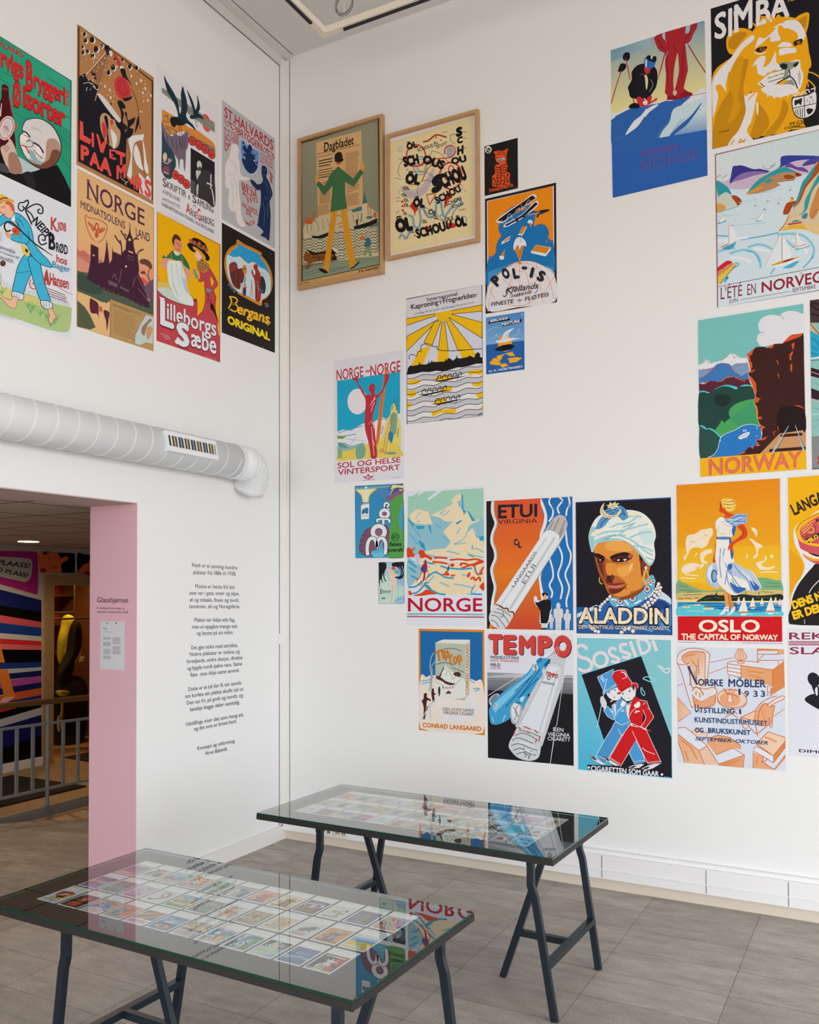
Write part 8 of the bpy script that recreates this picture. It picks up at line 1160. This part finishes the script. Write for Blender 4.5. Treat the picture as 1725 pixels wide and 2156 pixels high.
p = Poster('record', 'R', 'D4', '1364,90 2620,70 2650,1640 1386,1530', 'dcdde6', 'white poster with maroon capitals above a black shape, cut by the frame edge')
MRN = '8a2a42'
p.t('REKORD', 1380, 198, 2300, 196, 82, MRN, .015, 0, 80).lines('1376,216 2400,210 2400,270 1376,270', 2, 'b8808c', 22, 2).t('SLAGET', 1386, 366, 2300, 372, 82, MRN, .015)
p.t('PÅ TIRSDAG JORDBRUK', 1376, 240, 1900, 242, 24, 'a86878').t('IDRETTSPLASSEN I POSTHUS', 1376, 268, 1960, 270, 22, 'a86878')
p.c(1665, 660, 68, 84, '1d1c22', -30).s('1560,890 1640,830 1800,810 1900,700 2100,760 2200,1000 2000,1100 1800,1040 1640,960', '1d1c22').s('1640,720 1720,740 1740,840 1690,850', '1d1c22').s('1680,770 1706,750 1708,840 1690,836', 'dcdde6').t('DIMENSJONER', 1494, 1496, 2300, 1560, 36, '2a2a34', .02).done()
# ------------------------------------------------------------------ print cards lying under the glass of the two tables
def mini(kind, cols, seed):
    """a small simple picture, 100 wide and 142 high"""
    a = Art(lambda x, y: (x/100, 1-y/142)); r = random.Random(seed); c = list(cols); n = len(c)
    a.f('0,0 100,0 100,142 0,142', c[0])
    if kind == 'land':
        for k in range(1, n): y = 25+k*100/n; a.s([(-5, y)]+[(x, y+r.uniform(-16, 10)) for x in (15, 35, 55, 75, 90)]+[(105, y), (105, 150), (-5, 150)], c[k])
        a.lines('10,8 90,8 90,24 10,24', 2, c[-1], 5, seed)
    elif kind == 'fig':
        x = r.uniform(38, 60); a.s([(x-22, 120), (x-16, 70), (x-24, 50), (x-8, 40), (x+8, 40), (x+26, 54), (x+14, 74), (x+20, 120)], c[1]); a.c(x, 30, 10, 13, c[2]); a.m(f'{x-14},60 {x-34},84 {x-20},96/{x+14},56 {x+34},40 {x+38},28', 7, c[-1]); a.f('6,122 94,122 94,136 6,136', c[-1]); a.m(f'{x-6},60 {x},90 {x-4},116/{x+8},70 {x+4},110', 4, c[2])
    elif kind == 'text':
        for k in range(6): y = 18+k*19; a.l([(12+r.uniform(0, 14), y), (88-r.uniform(0, 24), y)], 9, c[1+k % (n-1)])
        a.s([(30, 60), (50, 48), (72, 58), (66, 90), (46, 98), (32, 84)], c[-1])
    elif kind == 'scatter':
        for k in range(16): x, y = r.uniform(16, 84), r.uniform(20, 112); a.c(x, y, r.uniform(5, 14), r.uniform(3, 9), c[1+k % (n-1)], r.uniform(0, 90), 10)
        a.lines('14,118 86,118 86,136 14,136', 2, c[-1], 6, seed)
    elif kind == 'band':
        for k in range(n): a.f([(0, 142*k/n), (100, 142*k/n-8*(k > 0)), (100, 142), (0, 142)], c[k])
        a.lines('10,112 80,112 80,130 10,130', 2, 'f0ece6', 6, seed)
    elif kind == 'frame':
        a.f('8,8 92,8 92,134 8,134', c[1]); a.s('30,96 50,40 70,92 52,104', c[2]); a.m('20,110 50,116 82,108/24,24 50,30 78,22', 5, c[-1])
    return a.prims
def reuse(key):
    pr, (u0, v0, u1, v1), paper = LIB[key]; W_, H_ = u1-u0, v1-v0
    out = [([(0, 0), (1, 0), (1, 1), (0, 1)], [(0, 1, 2, 3)], [lin(paper)]*4)]
    for p_ in pr:
        if p_[3]: continue
        q = [((x-u0)/W_, (y-v0)/H_) for x, y in p_[0]]; xs = [a for a, b in q]; ys = [b for a, b in q]
        if (max(xs)-min(xs))*(max(ys)-min(ys)) > .006: out.append((q, p_[1], p_[2]))
    return out[:90]
CARDS = {'near': [
 [('art:arrow', 'a red and yellow angular arrow'), ('lib:tiger', 'orange tiger on black'), ('lib:plane', 'aeroplane and ice cream globe'), ('fig', 'dc8f44 5a8aa8 e0c890 8aa4b8', 'orange ground and a pale blue bottle'), ('art:rays', 'slanting yellow and maroon strips over white lettering'), ('lib:gull', 'white gull on blue'), ('lib:rowing', 'yellow sun rays over boats'), ('lib:sunman', 'red figure with raised arms'), ('lib:coast', 'fat white letters on a coast'), ('lib:wings', 'black winged pale figure'), ('land', '5a70a8 7a9cc8 4a6a98 9ab8d0 5a7aa8', 'stormy blue waves'), ('art:hand', 'a white hand over a red splash')],
 [('land', '3a3a78 8a6aa8 d89868 5a4a8a 8a88b8', 'violet dusk landscape'), ('land', '8a8a86 6a7a70 9a8a80 7a6a68', 'grey green moor'), ('scatter', 'cdb8d4 c87890 7a90c0 d8a8b0 6a6aa0', 'pink and blue dancers'), ('art:loop', 'looping red line on white'), ('land', '7ab0dc e0b84c 6a9a5c e0cc70 5a8a50', 'yellow field under blue sky'), ('text', '77767a d86a40 b8b0b0 5a9070', 'grey ground and orange lettering'), ('text', 'e4e6ea d8633c e0a060 a86040 e09050', 'orange lettering on white'), ('lib:giant', 'striding man in a green coat'), ('lib:beer', 'crowded black lettering'), ('art:bear', 'grey bear shape on white'), ('fig', 'e2a14a 6a6878 c8c8d0 8a6a50', 'dotted orange ground and grey seated figure'), ('band', 'dfe3ea 6aa8dc e8cc48 e8d060', 'yellow beach and blue sea')],
 [('band', 'c8b0b8 6a5a98 a85068 8a6aa0 c87858', 'purple and rose stripes'), ('lib:birds', 'two dark birds'), ('land', '7ac4e0 5a8ab8 8a5a58 c8b8b0', 'bright blue mountain sky'), ('lib:washtub', 'yellow washtub scene'), ('land', '8ab48c 6a9a74 9ab8a0 a8b8b0', 'soft green hills'), ('lib:halvard', 'monk and blue shield'), ('fig', 'e2a284 b83a34 d87858 6a84a8', 'salmon ground and a red figure'), ('fig', 'e4d8b0 3a3834 c8a040 b8583c', 'black bird shape below orange lettering'), ('lib:mountaineers', 'oval of mountaineers on black'), ('scatter', 'e4e6ea c8a040 5a5a5a e0c878 8a8070', 'small ochre figures on white'), ('fig', '6a5a90 5a9a5c a86a54 8a78b0', 'purple sky and green meadow'), ('scatter', 'c8a0a8 3a3a48 7aa8a8 a860a0 d8a060', 'many coloured checks')]],
 'far': [
 [('scatter', 'e4e8ec 9ac4dc a8c890 b8d0dc', 'pale blue and green sketch'), ('scatter', 'a88078 7a4a44 c89a8a 5a5048 b06058', 'red brown mosaic'), ('band', '7a9cc8 6a8cb8 d8b868 b8bcc4', 'blue sky over yellow sand'), ('land', 'c8636a c86068 5a6488 4a5478', 'red sky over a dark blue sea'), ('text', 'e2e6ea 7a98c0 c0ccd8', 'fine blue lines on white'), ('fig', 'd4c4b0 8a5a44 c89a6c 7a6a58', 'brown dancing figure'), ('fig', 'd8b0b0 a87888 e0ccd0 8a6a78', 'dull pink ground'), ('band', '4a88c0 e09858 c87850 5a90c0', 'orange band between blues'), ('fig', '5a4438 c8b09a 8a3a30 3a2c28', 'dark brown interior'), ('land', '7aae9a d8884c 4a88a8 a8c8b8', 'green and orange meadow'), ('frame', '3a4058 dfe2ea c03c44 6a6a78', 'red triangle in a dark border'), ('scatter', 'a8cce8 4a78a8 7aa8d0 3a6a9a', 'blue scribbled lines')],
 [('fig', 'd4ccb8 a89a80 c8bca0 8a7c68', 'beige ground with faint writing'), ('fig', 'e2e2e6 4a4848 c88a98 5a5458', 'dark runner on white'), ('band', 'd8b458 7a98c0 c8a450 8aa4c8', 'yellow and blue checks'), ('fig', 'b8a890 d8bc60 8a7a68 6a5a4a', 'ochre moon on brown'), ('fig', 'c8ccd0 6a6a70 c88078 8a9098', 'grey car and a red mark'), ('land', 'c4ccc8 8a9a94 a8b4b0 7a8884', 'grey green plain'), ('band', '4a6a88 7ac0dc c8dce0 4a98b8', 'turquoise bay'), ('fig', 'd8d4c8 8a5a48 b88a70 6a5048', 'brown crouching figure'), ('scatter', 'dce0e0 a0a8a4 c0c4c4 88908c', 'faint grey drawing'), ('fig', 'd0d4d8 3a3c44 8a909a 2a2c34', 'black diagonal shape'), ('land', '8ad0d8 4aa8b8 7ac0c8 5ab0c0', 'teal water'), ('frame', '4a78b0 e4e6ec c8584c 3a68a0', 'red bars in a blue border')],
 [('fig', 'dca58c c87a64 e8c8b4 a8604c', 'salmon ground'), ('fig', 'b8bcc8 4a4a58 e0e2e8 6a6a7a', 'dark figure on grey blue'), ('fig', 'd0c4ac b09a78 dcd4c4 8a7a60', 'sand coloured ground'), ('scatter', 'e2e8ee 6a98c8 3a4a68 9ab8d8', 'blue line drawing on white'), ('text', 'd4d0c8 a89a88 c0b4a4', 'brownish lettering'), ('fig', 'c84858 3a8a6a e0d8d0 8a2a38', 'red ground and a green leaf'), ('band', '8aa4d0 dce0e8 d87468 5a70a8', 'blue, white and red bands'), ('fig', 'a8b4cc e0a050 d8d4d0 6a78a0', 'orange sun on pale blue'), ('frame', '3a70b0 dce4ec c84c40 2a5a98', 'red leaf in a blue frame'), ('fig', '5a7aa0 c4ccd8 3a4c68 8aa0c0', 'slate blue ground'), ('text', 'd8c0cc a86a80 c89aac', 'rose coloured writing'), ('fig', 'e2e6ea d8a828 2a2a2c c89820', 'a yellow and black emblem')]]}
def special(k):
    a = Art(lambda x, y: (x/100, 1-y/142))
    if k == 'arrow': a.f('0,0 100,0 100,142 0,142', 'e4e8ec').f('8,20 60,10 92,24 60,40 24,78 14,60', 'c8202c').f('44,36 78,34 60,84 20,100', 'e4e8ec').f('60,40 96,28 80,92 50,84', 'e0a818').f('30,76 66,50 76,96 60,104', '26242a').f('20,100 70,82 80,100 30,112', 'e0a818').lines('10,114 90,114 90,136 10,136', 3, '6a6a70', 3, 3)
    elif k == 'rays': a.f('0,0 100,0 100,142 0,142', '6a6a60').fm('0,20 60,0 70,0 0,50/0,70 96,0 100,10 0,96', 'a84a54').fm('0,46 74,0 86,0 0,64/30,96 100,20 100,34 44,100', 'e0b84c').f('0,96 100,90 100,142 0,142', 'e6e0e4').c(50, 108, 54, 16, 'e6e0e4').lines('8,106 92,106 92,134 8,134', 2, 'c86a84', 9, 2)
    elif k == 'hand': a.f('0,0 100,0 100,142 0,142', '3f2f36').f('52,0 100,0 100,90 70,80', 'b8303a').s('30,142 24,100 40,70 30,40 44,50 52,30 58,52 72,34 68,60 84,56 70,84 60,142', 'e6e4e6').m('34,142 40,90/48,142 50,96/60,140 60,100', 5, '5a3a42').c(76, 112, 18, 15, 'd8483a').c(72, 72, 14, 9, 'c8404a').lines('8,10 90,10 90,20 8,20', 1, 'e6e0e0', 8, 2).lines('6,130 96,130 96,138 6,138', 1, 'd8cc70', 7, 2)
    elif k == 'loop': a.f('0,0 100,0 100,142 0,142', 'dfe3e8').ls('30,120 60,100 80,60 60,26 40,40 50,70 74,80', 10, 'c05a5a').ls('30,118 56,96 72,60 58,34', 4, '3a3a44').c(26, 118, 12, 9, '3a3a44').lines('10,10 90,10 90,24 10,24', 2, 'a8a8b0', 4, 4)
    elif k == 'bear': a.f('0,0 100,0 100,142 0,142', 'e2e5ea').s('20,90 30,60 50,46 66,30 84,34 80,50 88,60 74,70 80,90 60,84 50,96 34,96', '77726e').l('78,44 94,40', 5, '3a3a3c').lines('14,104 86,104 86,134 14,134', 4, 'b86a6a', 5, 4)
    return a.prims
CQ = {'near': ((1.041, -2.748), (1.060, -2.284), (2.198, -2.305), (2.181, -2.779)), 'far': ((1.103, -1.446), (1.126, -.991), (2.236, -1.010), (2.221, -1.479))}
ROWN = ('front', 'middle', 'back')
for tb, rows in CARDS.items():
    fl, bl, br, fr = CQ[tb]; rz = TB[tb][2]
    for j, row in enumerate(rows):
        for i, spec in enumerate(row):
            u, v = (i+.5)/12, (j+.5)/3
            x = (fl[0]*(1-u)+fr[0]*u)*(1-v)+(bl[0]*(1-u)+br[0]*u)*v; y = (fl[1]*(1-u)+fr[1]*u)*(1-v)+(bl[1]*(1-u)+br[1]*u)*v
            CW, CH_ = (.0865, .1475) if tb == 'near' else (.0870, .1465)
            k = spec[0]; pr = reuse(k[4:]) if k[:4] == 'lib:' else special(k[4:]) if k[:4] == 'art:' else mini(k, spec[1].split(), i*7+j*31+(tb == 'far')*101)
            ax, ay, aw, ah = CW*.055, CH_*.045, CW*.89, CH_*.68
            pr2 = [([(ax+min(max(a_, 0), 1)*aw, ay+min(max(b_, 0), 1)*ah) for a_, b_ in q[0]], q[1], q[2]) for q in pr]
            tx = Art(lambda a_, b_: (a_, b_)); tx.lines([(CW*.12, CH_*.95), (CW*.7, CH_*.95), (CW*.7, CH_*.9), (CW*.12, CH_*.9)], 2, 'b8bcc4', .0012, i+j)
            o = art_mesh('print_card', pr2+tx.prims, lambda a_, b_, h: (a_-CW/2, b_-CH_/2, h), 0, (0, 0, CW, CH_), 'f6f9fc', .0002, step=.000004)
            o.location = (x, y, ZB+.0001); o.rotation_euler = (0, 0, rz)
            d_ = spec[-1]; tag(o, f'print card showing {d_}, {ROWN[j]} row on {tb} table', 'print card', f'print cards under the glass of the {tb} table')
